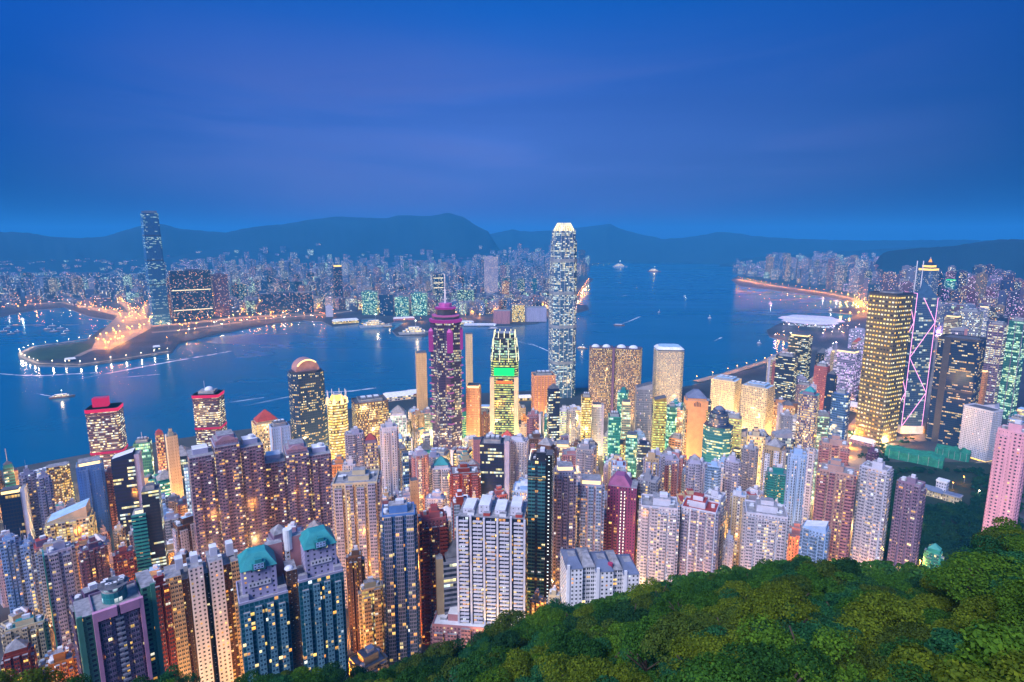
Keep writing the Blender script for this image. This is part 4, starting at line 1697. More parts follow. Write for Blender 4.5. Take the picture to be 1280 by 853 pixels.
f_goldflat = facade('gold_flats', (.18, .82), (.25, .82), .52, 'gold', 1.4, glass=(.03, .02, .03), wall=(.20, .13, .12), floorvar=.12)
f_beigegrid = facade('beige_window_grid', (.24, .76), (.22, .76), .55, 'gold', 1.25, glass=(.08, .08, .12), wall=(.42, .36, .30))
f_purp = facade('purple_flats', (.3, .72), (.32, .78), .06, 'warm', 1.6, slab=.07)
f_banded = facade('navy_curtain_wall', (.06, .94), (.25, .8), .30, 'gold', 1.35, glass=(.01, .03, .08), wall=(.015, .03, .08), runs=3, floorvar=.3)
f_plaza = facade('triangular_tower_glass', (.1, .9), (.2, .8), .3, 'office', 1.3, glass=(.03, .07, .14), wall=(.08, .11, .20), runs=2, floorvar=.2)
f_farn = facade('far_flats', (.2, .8), (.3, .78), .17, 'mix', 2.8, wrough=.9, glass=(.02, .04, .09))
f_fardark = facade('far_dark_glass', (.1, .9), (.2, .85), .07, 'office', 1.8, glass=(.01, .05, .12), wrough=.8)
f_fargrid = facade('far_hotel_grid', (.2, .8), (.2, .8), .40, 'gold', 1.2, wrough=.9)
f_fargold = facade('gold_lit_hall', (.05, .95), (.1, .9), .85, 'gold', 1.7)
f_litw = facade('residence_windows', (.3, .7), (.25, .75), .4, 'gold', 1.6)
f_blank2 = facade('penthouse_wall', (.35, .65), (.35, .75), .12, 'warm', 1.5)
# ------------------------------------------------------------------ the towers one can single out: column, top row, width, lowest visible row, foot row
ROWS = []


def T(fn, x, y, w, vis, base, col, label, ref=None, **o):
    o.update(fn=fn, x=x, y=y, w=w, vis=vis, base=base, col=C[col], colname=col, label=label, ref=ref)
    ROWS.append(o)


# shore and harbour-side offices
T(b_redtop, 130, 508, 50, 583, 606, 'dark', 'dark office tower with red-lit crown, red band halfway and red plant room above', 'the red-crowned tower with a roof box', box=1, rot=-16, k=.75)
T(b_redtop, 260, 491, 42, 555, 574, 'dark', 'dark office tower with red-lit crown and a white radar dome on its roof', 'the red-crowned tower with a dome', rot=-20, k=.8)
T(b_dome, 382, 464, 49, 560, 572, 'navy', 'navy office tower with gold-lit windows under a glowing barrel-vault roof', 'the vault-roofed tower', rot=14, k=.8)
T(b_crownspike, 421, 499, 27, 575, 584, 'gold', 'yellow-lit office tower with a bright crown of spikes', 'the spike-crowned yellow tower', rot=8)
T(b_center, 557, 402, 47, 560, 566, 'navy', 'tall dark tower with magenta neon corner turrets, stepped crown and mast', 'the magenta neon tower', rot=15)
T(b_greenband, 631, 413, 36, 545, 560, 'dark', 'tower with white floodlit claw crown above a bright green band', 'the green-banded tower', rot=-4)
T(b_ifc, 705, 279, 39, 496, 494, 'paleblue', 'tallest rounded harbour tower with a glowing crown of inward-curving claws', 'the tallest rounded tower', rot=18, k=1)
T(b_goldtwin, 752, 434, 31, 540, 520, 'gold', 'curved gold-lit slab nearer the tall rounded tower, one of a joined pair', 'the curved gold slabs', rot=4, k=.5, dx=.46)
T(b_goldtwin, 785, 435, 36, 540, 521, 'gold', 'wider curved gold-lit slab beside the narrower one, white shells on its roof', None, rot=-8, k=.5, dx=-.46)
T(b_beigegrid, 836, 437, 40, 495, 508, 'beige', 'beige gridded office tower with a pale sloped-edged roof standing at the water', 'the beige gridded tower', rot=12, k=.9)
T(b_peach, 870, 498, 31, 572, 586, 'peach', 'floodlit peach tower with a blank wall and slate pyramid roof', 'the floodlit peach tower', rot=10, k=.9)
T(b_rounded, 898, 531, 41, 574, 600, 'teal', 'teal glass office tower with rounded tiered crown and spire', 'the teal tower with round tiers', rot=-12)
T(office, 908, 474, 38, 512, 522, 'cream', 'white office block pierced by a grid of square windows, nearest the water', 'the white gridded block', body=f_litgrid, rot=-18, cw=3, fh=4, roof='lblue')
T(office, 948, 482, 42, 540, 545, 'cream', 'larger floodlit cream block gridded with square windows, blue roof tiles', 'the floodlit cream block', body=f_litgrid, rot=-20, cw=3.2, fh=4, roof='lblue')
T(b_ckc, 1114, 368, 58, 550, 548, 'brown', 'square tower covered in rows of golden spot lights', 'the spot-lit square tower', rot=-30, k=1)
T(b_boc, 1152, 366, 42, 535, 538, 'navy', 'faceted glass tower edged with pink light lines and two white masts', 'the pink-edged prism tower', rot=32, k=1)
T(b_plaza, 1163, 327, 29, 365, 405, 'blue', 'far tower with a gold lantern crown and orange needle, behind the pink-edged prism tower', 'the lantern-crowned tower', rot=10, k=1)
T(b_banded, 1203, 424, 62, 552, 552, 'navy', 'broad navy curtain-wall tower with a blank dark spine', 'the broad navy tower', rot=-10, k=.8)
T(b_hotelgrid, 1229, 511, 50, 574, 572, 'white', 'white slab hotel with a fine window grid above a golden arcade', 'the white grid hotel', rot=-28, k=.6)
T(office, 526, 440, 14, 502, 540, 'beige', 'slim pale blank slab standing before the harbour beside the magenta neon tower', 'the slim pale slab', body=f_blank, slab=0, crown='bare', rot=4, k=1.3)
T(office, 586, 417, 9, 478, 545, 'cream', 'thin ivory slab rising behind the magenta neon tower', None, body=f_blank, crown='bare', k=1.4)
T(office, 592, 484, 19, 548, 562, 'peach', 'peach tower with a lit top ledge, right behind the magenta neon tower', None, body=f_punch, crown='lit', k=1)
T(office, 679, 468, 30, 512, 530, 'peach', 'rosy office tower with a curved head and vertical ribs', 'the rosy ribbed tower', body=f_strip, fins=6, fcol=C['pink'], rot=10, crown='plant')
T(office, 692, 488, 16, 552, 578, 'navy', 'dark blue stepped tower with yellow lit floors before the tallest tower', None, body=f_ribbon, crown='pyramid', rot=12)
T(office, 733, 496, 13, 550, 572, 'gold', 'slim tower with solid yellow ribbons of light on every floor', 'the yellow-ribboned slim tower', body=f_yellow, rot=5, k=1.2)
T(office, 746, 508, 13, 548, 568, 'white', 'slim white block with a blank lavender flank and lit rooftop', None, body=f_punch, slab=1, crown='lit', rot=5, k=1)
T(office, 779, 490, 14, 530, 560, 'teal', 'stepped dark teal tower in front of the curved gold slabs', None, body=f_curtaing, crown='steps', rot=-6, k=1.2)
T(office, 768, 520, 16, 570, 590, 'teal', 'slim glass tower with teal edges and a round dark roof', None, body=f_curtaing, crown='plant', rot=4, k=1.1)
T(office, 825, 500, 17, 565, 580, 'gold', 'tower with lime-yellow floors below a dark sloping top', 'the lime-lit tower', body=f_yellow2, crown='slant', rot=8, k=1.1)
T(office, 840, 508, 14, 542, 568, 'teal', 'round-topped teal office tower beside the lime-lit tower', None, body=f_curtaing, crown='plant', cham=3, rot=8, k=1.1)
T(office, 790, 546, 15, 592, 612, 'teal', 'teal glass tower with bright green-yellow floors and a lit square top', 'the teal-green lit tower', body=f_curtaing, crown='lit', rot=-4, k=1.1)
T(office, 805, 485, 22, 540, 565, 'grey', 'grey-blue slab with sloping glass shoulder between gold slabs and beige tower', None, body=f_strip, crown='slant', rot=8, k=.8)
T(office, 783, 505, 12, 545, 575, 'cream', 'white tower with a floodlit angled head', None, body=f_curtaing, crown='lit', rot=6, k=1.1)
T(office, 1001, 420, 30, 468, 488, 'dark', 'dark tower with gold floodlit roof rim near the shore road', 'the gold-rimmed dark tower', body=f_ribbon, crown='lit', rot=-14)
T(office, 984, 445, 28, 500, 520, 'navy', 'dark office tower with dense ivory floors before the gold-rimmed tower', None, body=f_ribbon, crown='plant', rot=-12)
T(office, 1012, 492, 28, 560, 578, 'mauve', 'mauve tower with a teal pyramid roof and gold-lit base', 'the teal-pyramid tower', body=f_gold, crown='pyramid', roof='teal', rot=-14, cham=3)
T(office, 1052, 492, 26, 548, 576, 'blue', 'glass tower with blue-green sheen beside the glowing street bend', 'the blue-green glass tower', body=f_curtain, crown='plant', cham=3, rot=-16)
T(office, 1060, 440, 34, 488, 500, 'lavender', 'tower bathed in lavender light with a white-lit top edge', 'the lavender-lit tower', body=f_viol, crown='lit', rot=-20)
T(office, 1083, 428, 22, 480, 492, 'lavender', 'violet-lit block tucked behind the lavender-lit tower', None, body=f_viol, crown='plant', rot=-20)
T(office, 1028, 458, 20, 510, 530, 'rose', 'rosy brown tower between the gold-rimmed and lavender-lit towers', None, body=f_punch, crown='plant', rot=-16)
T(office, 1040, 470, 14, 520, 545, 'navy', 'narrow blue tower with a domed head beside the rosy brown tower', None, body=f_curtaind, crown='pyramid', rot=-14)
T(office, 1213, 389, 34, 424, 470, 'grey', 'grey tower with lit centre strip behind the broad navy tower', None, body=f_farlit, crown='plant', rot=-10)
T(office, 1249, 406, 26, 505, 520, 'mauve', 'mauve slab with blank pillars behind the white grid hotel', 'the mauve pillared slab', body=f_ribbon, fins=3, fcol=C['mauve'], crown='plant', rot=-22)
T(office, 1274, 402, 26, 510, 522, 'green', 'mauve-framed slab with green-lit floors at the edge of view', None, body=f_curtaing, fins=2, fcol=C['mauve'], crown='plant', rot=-22)
T(office, 1228, 465, 16, 505, 535, 'peach', 'narrow block with an orange-lit stripe beside the broad navy tower', None, body=f_punch, crown='lit', rot=-18)
T(office, 1273, 525, 26, 548, 600, 'paleblue', 'pale blue block behind the tall pink corner tower', None, body=f_curtain, crown='plant', rot=-26)
# middle rows
T(office, 349, 532, 26, 560, 640, 'paleblue', 'white block with a dark glass slot below the vault-roofed tower', None, body=f_blank, fins=2, fcol=C['white'], rot=10)
T(office, 332, 527, 36, 545, 585, 'cream', 'cream block with a red-lit ribbed roof left of the vault-roofed tower', 'the red-roofed cream block', body=f_gold, crown='pyramid', roof='red', rot=12, k=.7)
T(office, 462, 500, 46, 545, 560, 'brown', 'brown office block under a plum top storey with lit windows', 'the plum-topped office', body=f_gold, crown='plant', rot=10, k=.7)
T(resi, 443, 541, 26, 578, 625, 'lavender', 'lavender tower with vertical strips, right of the spike-crowned tower', None, body=f_strip, nb=2, ns=2)
T(office, 463, 552, 18, 588, 622, 'mauve', 'mauve tower with a red domed roof hut', None, body=f_gold, crown='pyramid', roof='red')
T(resi, 486, 533, 25, 612, 640, 'white', 'tall slim white tower with a ribbed strip of windows', 'the tall slim white tower', body=f_blank, bay=f_strip, nb=2, ns=1)
T(office, 517, 599, 10, 690, 715, 'beige', 'very slim beige pencil tower below the magenta neon tower', 'the beige pencil tower', body=f_blank, crown='bare', k=1.2)
T(office, 506, 565, 9, 600, 640, 'blue', 'thin blue-lit tower beside the slim white tower', None, body=f_curtain, crown='bare', k=1.2)
T(resi, 581, 588, 40, 622, 655, 'brick', 'red-brown block with a raised pale centre roof', 'the red-brown block', body=f_punch, nb=3, ns=2, crown='steps', bcol=C['rose'], stair=1)
T(office, 616, 552, 32, 615, 650, 'navy', 'blue office block with a plain lavender lift wall', 'the block with a plain lavender wall', body=f_ribbond, slab=1, scol=C['lavender'], crown='plant', rot=-6)
T(office, 598, 548, 14, 580, 620, 'pink', 'pale pink narrow tower with a dark slot', None, body=f_blank, crown='bare')
T(b_ledblocks, 676, 572, 33, 740, 772, 'dark', 'dark balconied tower edged with strings of white lights', 'the dark light-strung tower', rot=-6, k=.8)
T(resi, 706, 587, 30, 690, 748, 'lavender', 'lavender flats with crossed light lines on the roof, right of the dark light-strung tower', None, body=f_recess, nb=3, ns=2, crown='lit')
T(resi, 739, 603, 34, 690, 735, 'lavender', 'lavender flats with a rosy lit roof room', 'the lavender flats with rosy roof', body=f_recess, nb=3, ns=2, crown='lit', bcol=C['paleblue'])
T(b_ledpurple, 779, 604, 38, 685, 722, 'purple', 'plum slab with strings of white bulbs and a gabled roof', 'the plum slab with bulb strings', rot=-5, k=.7)
T(resi, 764, 644, 26, 692, 722, 'rose', 'small pink apartment block with stepped roof beside the plum slab', None, nb=3, ns=2, crown='steps')
T(resi, 868, 578, 22, 612, 680, 'lavender', 'slim pale tower with a pointed roof, first of four below the peach tower', None, nb=2, ns=1, crown='pyramid', roof='grey', body=f_punch)
T(resi, 892, 582, 20, 612, 680, 'paleblue', 'slim pale tower with greenish glass bays below the teal tower', None, nb=2, ns=1, body=f_glassres, bay=f_bay)
T(resi, 916, 576, 22, 612, 672, 'lavender', 'slim pale tower with small round window below the cream block', None, nb=2, ns=1, body=f_punch)
T(resi, 938, 560, 22, 600, 650, 'grey', 'grey flats with deep roof steps behind the pale slim towers', None, nb=2, ns=2, crown='steps', roof='lblue')
T(resi, 972, 590, 32, 625, 665, 'teal', 'blue flats with teal balcony bands and a yellow-lit lower floor', 'the teal-banded flats', nb=2, ns=2, bcol=C['teal'], balc=1, balcol=C['teal'])
T(resi, 998, 567, 28, 650, 685, 'paleblue', 'pale blue tower with a flat glass front', None, nb=2, ns=2, body=f_blank, bay=f_strip)
T(resi, 1015, 560, 11, 690, 700, 'white', 'very slim white tower with a single line of windows', 'the very slim white tower', nb=1, ns=1, body=f_strip, crown='bare', prot=.8)
T(resi, 1043, 553, 40, 590, 655, 'pinkbrown', 'rosy brown stepped tower, upper one of two beside the light orange road', None, nb=3, ns=2, crown='steps', bcol=C['pink'], balc=1)
T(resi, 1047, 587, 50, 695, 730, 'pinkbrown', 'rosy brown stepped tower, lower and larger of the two', 'the larger rosy stepped tower', nb=4, ns=3, crown='steps', bcol=C['pink'], balc=1, stair=1, sx=.12, d=560.0)
T(resi, 1096, 584, 46, 700, 752, 'white', 'white apartment tower with a pale blank edge and roof turret', 'the white turret tower', nb=3, ns=2, crown='tall', rot=-14, body=f_recess, bay=f_bay, d=570.0)
T(resi, 1140, 603, 42, 705, 750, 'mauve', 'mauve wing of flats joined to the white turret tower', None, nb=3, ns=2, crown='tank', rot=-14, d=573.0)
T(resi, 1268, 538, 46, 655, 760, 'rosypink', 'tall pink corner tower with a column of small dark windows', 'the tall pink corner tower', nb=2, ns=2, body=f_blank, bay=f_small, rot=-12, prot=.8, cw=3.4, d=620.0)
T(resi, 957, 637, 62, 716, 742, 'white', 'broad white apartment block with lit top floor and antennas', 'the broad white block', nb=4, ns=2, crown='steps', stair=1, d=540.0)
T(resi, 1020, 660, 40, 695, 720, 'paleblue', 'low white-and-teal block with a slanting roof', None, nb=3, ns=2, crown='slant', roof='white', bay=f_glassres, d=520.0)
T(resi, 824, 628, 52, 725, 752, 'white', 'white apartment tower in two halves left of the wood', 'the two-part white tower', nb=4, ns=3, crown='tank', stair=1, d=490.0)
T(resi, 876, 632, 54, 716, 742, 'white', 'white flats with red-walled roof rooms', None, nb=4, ns=3, crown='steps', roof='red', bcol=C['lavender'], d=500.0)
T(b_whitelow, 749, 697, 100, 755, 762, 'white', 'low stepped white flats with pitched grey roofs above the wood', 'the low stepped white flats', rot=14, k=.5, d=372.0)
T(b_lattice, 617, 636, 88, 778, 786, 'cream', 'pair of white lattice-fronted apartment slabs with lit flats', 'the white lattice slab', rot=-8, k=.6, d=390.0)
T(resi, 541, 645, 40, 760, 800, 'rose', 'rosy red apartment tower with a raised red roof room', 'the rosy red tower', nb=3, ns=2, crown='steps', roof='red', bcol=C['brick'], balc=1, d=405.0)
T(office, 571, 695, 42, 765, 790, 'grey', 'squat slate-blue block with teal roof and stepped tower top', 'the teal-roofed slate block', body=f_ribbond, crown='pyramid', roof='dark', slab=-1, scol=C['beige'], d=400.0)
T(resi, 498, 638, 46, 842, 868, 'blue', 'slender blue glass apartment tower with white ribs', 'the slender blue glass tower', nb=3, ns=2, body=f_glassres, bay=f_glassres, bcol=C['lavender'], crown='tall', prot=1.4, d=388.0)
T(resi, 463, 732, 36, 800, 826, 'cream', 'small cream block with gold-lit flats beside the slender blue tower', None, nb=2, ns=1, body=f_gold, bay=f_bay, d=400.0)
T(resi, 444, 694, 24, 800, 826, 'brown', 'narrow brown-mauve tower with dense small windows', None, nb=3, ns=1, bay=f_punch, d=405.0)
T(resi, 446, 597, 66, 790, 806, 'cream', 'tall grey-cream tower with yellow-lit stairwell and three white piers', 'the tall grey-cream tower', nb=4, ns=3, stair=1, bcol=C['lavender'], sx=-.14, crown='steps', d=480.0)
T(b_tri, 370, 562, 88, 660, 722, 'mauve', 'triple-winged mauve tower with a gabled rosy head, nearer the vault-roofed tower', 'the inner triple-winged tower', rot=4, k=.4)
T(b_tri, 281, 552, 98, 690, 748, 'mauve', 'triple-winged mauve tower with a flat-gabled head and gold stairwells', 'the outer triple-winged tower', rot=6, k=.4)
T(resi, 578, 772, 82, 820, 832, 'pink', 'low pinkish apartment block with flat terraces at the edge of the wood', 'the low pinkish block', nb=4, ns=2, crown='tank', roof='white', rot=-12, k=.6, d=385.0)
T(resi, 460, 824, 56, 845, 856, 'beige', 'beige flat-roofed block half sunk behind the trees', None, nb=3, ns=2, crown='tank', rot=24, k=.9, d=370.0)
T(b_tealtwin, 359, 672, 140, 840, 900, 'teal', 'pair of blue-green slabs with teal pyramid roofs', 'the teal-roofed pair', rot=6, k=.42, d=345.0)
T(b_dotted, 252, 700, 96, 853, 930, 'beige', 'white slabs dotted with square windows between brown recesses', 'the dotted white slabs', rot=4, k=.4, d=405.0)
T(b_pinkgreen, 144, 748, 108, 853, 985, 'pink', 'pink-framed tower with green wings and a round teal roof drum', 'the pink-framed tower', rot=4, k=.6, d=350.0)
T(resi, 200, 728, 34, 853, 900, 'darkred', 'dark red tower squeezed between pink-framed tower and dotted slabs', 'the dark red tower', nb=2, ns=2, bcol=C['brick'], roof='red', d=400.0)
T(office, 178, 553, 24, 600, 625, 'green', 'slate tower with green-lit windows and a mast', 'the green-lit slate tower', body=f_curtaing, crown='plant', mast=14, rot=-10)
T(office, 199, 543, 11, 560, 610, 'rose', 'narrow tower with a red-lit roof behind the slim beige tower', None, body=f_gold, crown='pyramid', roof='red')
T(office, 214, 545, 16, 615, 645, 'cream', 'slim beige tower with a stepped narrow head', 'the slim beige tower', body=f_blank, crown='steps', k=1)
T(office, 155, 572, 34, 655, 690, 'navy', 'blue glass tower with a white slanted roof', 'the white-slant-roofed tower', body=f_ribbond, crown='slant', roof='white', slab=1, rot=-12)
T(resi, 112, 580, 36, 655, 690, 'blue', 'blue block with a gold-lit crown room', 'the blue block with lit crown', nb=2, ns=1, body=f_blank, bay=f_blank, crown='lit', prot=.8)
T(resi, 137, 590, 18, 645, 680, 'pink', 'narrow pink tower beside the blue block with lit crown', None, nb=2, ns=1, body=f_punch)
T(resi, 34, 592, 24, 655, 700, 'lavender', 'lavender flats with a dark roof hut, nearer the water of a pair', None, nb=3, ns=2, roof='dark', crown='tall')
T(resi, 54, 596, 20, 655, 705, 'lavender', 'lavender flats with a dark roof hut beside the purple-roofed block', None, nb=2, ns=2, roof='dark', crown='tall')
T(resi, 72, 581, 30, 628, 660, 'brown', 'orange-lit block with a purple sloping roof by the water', 'the purple-roofed block', nb=3, ns=1, body=f_gold, bay=f_gold, crown='bare')
T(office, 10, 584, 14, 610, 650, 'teal', 'dark teal tower with a thin spire at the edge of view', None, body=f_ribbond, crown='pyramid', mast=24)
T(office, 14, 616, 32, 668, 712, 'dark', 'dark tower with a gold slanting roof edge and a lit white side', 'the gold-edged dark tower', body=f_curtaind, crown='lit', slab=1, scol=C['white'], rot=-14)
T(resi, 87, 646, 70, 672, 712, 'cream', 'low cream block under a broad pale blue roof', 'the blue-roofed low block', nb=4, ns=2, body=f_gold, bay=f_gold, roof='lblue', crown='slant', rot=-12, k=.7)
T(office, 236, 582, 14, 640, 680, 'paleblue', 'slim tower with cyan-lit windows left of the outer triple-winged tower', None, body=f_cyan, crown='bare', k=1)
T(b_tealdark, 181, 612, 40, 715, 750, 'purple', 'dark tower fronted by teal balcony bands', 'the teal-balconied dark tower', rot=-8, k=.7)
T(resi, 11, 674, 26, 760, 800, 'paleblue', 'white-blue flats of tight bays at the edge of view', None, nb=3, ns=2)
T(resi, 33, 682, 18, 755, 800, 'paleblue', 'white-blue flats with an amber stair strip', None, nb=2, ns=2, stair=1)
T(resi, 115, 684, 40, 735, 780, 'purple', 'purple flats with stepped roof rooms left of the teal-balconied tower', None, nb=4, ns=2, crown='steps')
T(resi, 74, 686, 40, 800, 838, 'lavender', 'slim tower with a teal end wall and lavender bays', 'the teal-ended slim tower', nb=2, ns=2, body=f_punch, bcol=C['lavender'], sidecol=1)
T(resi, 32, 780, 66, 815, 850, 'cream', 'long cream block with green roof corners and small lit windows', 'the long cream block', nb=5, ns=2, crown='tank', roof='teal', body=f_punch, rot=-10, k=.5)
T(resi, 22, 815, 50, 850, 880, 'brick', 'red-brown gabled flats at the bottom corner', None, nb=3, ns=2, crown='pyramid', roof='grey', rot=-10)
T(resi, 77, 824, 46, 853, 885, 'orange', 'orange brick block with a grey flat roof beside the pink-framed tower', None, nb=4, ns=2, crown='tank', rot=-8, bcol=C['orange'])
T(resi, 155, 690, 30, 715, 760, 'rose', 'pinkish flats between purple flats and the teal-balconied tower', None, nb=3, ns=1)
T(resi, 1168, 690, 28, 700, 712, 'teal', 'small pale house with a teal roof at the foot of the wood', None, nb=2, ns=1, crown='pyramid', roof='teal')

# place them
BUILT = []          # dicts with x0,x1 (px), ytop, vis, d, cx, cy, r


def place(o, rng):
    d, a = march(o['x'], o['y'], o['base'])
    d = o.get('d', d)
    u, yy, zz = ray(o['x'], o['y'])
    h_ = math.hypot(u, yy)
    top = EYE + zz / h_ * d
    dax = d * F / h_
    L = max(4.5, o['w'] * dax / F * math.cos(a))
    rot = R(o.get('rot', rng.uniform(-9, 9)))
    k = o.get('k', .8)
    w = L / (abs(math.cos(rot)) + k * abs(math.sin(rot)))
    dp = k * w
    x, y = d * math.sin(a), d * math.cos(a)
    zb = terrain(x, y)
    o.update(d=d, az=a, X=x, Y=y, zb=zb, zt=top, W=w, D=dp, rz=-a + rot, r=math.hypot(w, dp) / 2)
    return o


rngp = random.Random(3)
for o in ROWS:
    place(o, rngp)
    BUILT.append(o)

# ------------------------------------------------------------------ the ordinary towers between them
SKY = [(-80, 592), (0, 589), (60, 587), (85, 598), (130, 598), (170, 588), (215, 572), (240, 564), (300, 562), (330, 548), (420, 545), (500, 512), (600, 508), (680, 505), (780, 505), (860, 500), (960, 475), (1080, 470), (1200, 500), (1360, 520)]
rf = random.Random(21)
FILL = []


def ceiling(x0, x1, d):
    c = float(np.interp((x0 + x1) / 2, [s[0] for s in SKY], [s[1] for s in SKY]))
    for b in BUILT:
        if b['d'] > d and b['x'] + b['w'] / 2 > x0 + 1.5 and b['x'] - b['w'] / 2 < x1 - 1.5:
            c = max(c, b['vis'])
    return c


KEEPOUT = [(1040, 500, 1128, 665), (1100, 545, 1215, 700), (1162, 545, 1246, 900), (1215, 575, 1262, 690)]
d = 300.0
cands = []
while d < 1240:
    step = 24 + d * .012
    a = R(-46)
    while a < R(46):
        aa = a + rf.uniform(-.3, .3) * step / d
        dd = d + rf.uniform(-.3, .3) * step
        cands.append((dd, aa))
        a += step * .92 / d
    d += step
cands.sort(key=lambda c: c[0] + rf.uniform(0, 60))
for dd, a in cands:
    s, de = edge(a)
    if dd < de + 75:
        continue
    x, y = dd * math.sin(a), dd * math.cos(a)
    zb = terrain(x, y)
    px, py, D = proj(x, y, zb)
    if not -60 < px < 1340 or py > 1000:
        continue
    if any(k[0] < px < k[2] and k[1] < py < k[3] for k in KEEPOUT):
        continue
    # keep to the land
    sh = [(0, 596), (70, 592), (150, 580), (330, 533), (480, 502), (640, 492), (830, 488), (955, 460), (1000, 445), (1300, 440)]
    if py < np.interp(px, [p[0] for p in sh], [p[1] for p in sh]) + 3:
        continue
    res = dd < 760 or rf.random() < .22
    w = rf.uniform(15, 25) if res else rf.uniform(18, 30)
    k = rf.uniform(.7, 1.05)
    r = w * math.hypot(1, k) / 2
    if any((b['X'] - x) ** 2 + (b['Y'] - y) ** 2 < ((b['r'] + r) * .86) ** 2 for b in BUILT):
        continue
    pw = w * F / D / max(.5, math.cos(a)) * 1.1
    x0, x1 = px - pw / 2, px + pw / 2
    cy_ = ceiling(x0, x1, dd)
    want = rf.choice((40, 60, 75, 90, 105)) if res else rf.choice((50, 70, 90, 110, 130))
    want *= rf.uniform(.8, 1.15)
    # height whose top meets the ceiling row
    lim = EYE + slope(px, cy_ + rf.uniform(2, 10)) * dd - zb
    h = min(want, lim)
    if h < 11:
        continue
    o = dict(fn=resi if res else office, X=x, Y=y, zb=zb, zt=zb + h, W=w, D=k * w, d=dd, az=a, rz=-a + R(rf.uniform(-22, 22)), r=r, fill=True,
             x=px, w=pw, y=proj(x, y, zb + h)[1], vis=0)
    o['vis'] = min(py, o['y'] + (py - o['y']) * .5)
    BUILT.append(o)
    FILL.append(o)

cands2 = []
dd_ = 300.0
while dd_ < 1230:
    step = 15 + dd_ * .010
    a = R(-46)
    while a < R(46):
        cands2.append((dd_ + rf.uniform(-.4, .4) * step, a + rf.uniform(-.4, .4) * step / dd_))
        a += step / dd_
    dd_ += step
for dd, a in cands2:
    s, de = edge(a)
    if dd < de + 75:
        continue
    x, y = dd * math.sin(a), dd * math.cos(a)
    zb = terrain(x, y)
    px, py, D = proj(x, y, zb)
    if not -60 < px < 1340 or py > 1000:
        continue
    if any(k[0] < px < k[2] and k[1] < py < k[3] for k in KEEPOUT):
        continue
    # keep to the land
    sh = [(0, 596), (70, 592), (150, 580), (330, 533), (480, 502), (640, 492), (830, 488), (955, 460), (1000, 445), (1300, 440)]
    if py < np.interp(px, [p[0] for p in sh], [p[1] for p in sh]) + 3:
        continue
    res = dd < 760 or rf.random() < .22
    w = rf.uniform(8.5, 14)
    k = rf.uniform(.7, 1.05)
    r = w * math.hypot(1, k) / 2
    if any((b['X'] - x) ** 2 + (b['Y'] - y) ** 2 < ((b['r'] + r) * .80) ** 2 for b in BUILT):
        continue
    pw = w * F / D / max(.5, math.cos(a)) * 1.1
    x0, x1 = px - pw / 2, px + pw / 2
    cy_ = ceiling(x0, x1, dd)
    want = rf.choice((40, 60, 75, 90, 105)) if res else rf.choice((50, 70, 90, 110, 130))
    want *= rf.uniform(.8, 1.15)
    # height whose top meets the ceiling row
    lim = EYE + slope(px, cy_ + rf.uniform(2, 10)) * dd - zb
    h = min(want, lim)
    if h < 11:
        continue
    o = dict(fn=resi if res else office, X=x, Y=y, zb=zb, zt=zb + h, W=w, D=k * w, d=dd, az=a, rz=-a + R(rf.uniform(-22, 22)), r=r, fill=True,
             x=px, w=pw, y=proj(x, y, zb + h)[1], vis=0)
    o['vis'] = min(py, o['y'] + (py - o['y']) * .5)
    BUILT.append(o)
    FILL.append(o)

cands3 = []
dd_ = 1240.0
while dd_ < 2350:
    step = 40
    a = R(22)
    while a < R(45):
        cands3.append((dd_ + rf.uniform(-.3, .3) * step, a + rf.uniform(-.3, .3) * step / dd_))
        a += step / dd_
    dd_ += step
for dd, a in cands3:
    s, de = edge(a)
    if dd < de + 75:
        continue
    x, y = dd * math.sin(a), dd * math.cos(a)
    zb = terrain(x, y)
    px, py, D = proj(x, y, zb)
    if not 965 < px < 1320 or py > 1000:
        continue
    if any(k[0] < px < k[2] and k[1] < py < k[3] for k in KEEPOUT):
        continue
    # keep to the land
    sh = [(0, 596), (70, 592), (150, 580), (330, 533), (480, 502), (640, 492), (830, 488), (955, 460), (1000, 445), (1300, 440)]
    if py < np.interp(px, [960, 985, 1000, 1060, 1300], [462, 446, 436, 416, 412]):
        continue
    res = dd < 760 or rf.random() < .22
    w = rf.uniform(15, 25) if res else rf.uniform(18, 30)
    k = rf.uniform(.7, 1.05)
    r = w * math.hypot(1, k) / 2
    if any((b['X'] - x) ** 2 + (b['Y'] - y) ** 2 < ((b['r'] + r) * .86) ** 2 for b in BUILT):
        continue
    pw = w * F / D / max(.5, math.cos(a)) * 1.1
    x0, x1 = px - pw / 2, px + pw / 2
    if px < 965:
        continue
    cy_ = max([float(np.interp(px, [960, 1060, 1100, 1180, 1290], [446, 428, 400, 384, 372]))] + [q['vis'] for q in BUILT if q['d'] > dd and q['x'] + q['w'] / 2 > x0 + 1.5 and q['x'] - q['w'] / 2 < x1 - 1.5])
    want = rf.choice((40, 60, 75, 90, 105)) if res else rf.choice((60, 90, 120, 150, 180))
    want *= rf.uniform(.8, 1.15)
    # height whose top meets the ceiling row
    lim = EYE + slope(px, cy_ + rf.uniform(2, 10)) * dd - zb
    h = min(want, lim)
    if h < 11:
        continue
    o = dict(fn=resi if res else office, X=x, Y=y, zb=zb, zt=zb + h, W=w, D=k * w, d=dd, az=a, rz=-a + R(rf.uniform(-22, 22)), r=r, fill=True,
             x=px, w=pw, y=proj(x, y, zb + h)[1], vis=0)
    o['vis'] = min(py, o['y'] + (py - o['y']) * .5)
    BUILT.append(o)
    FILL.append(o)

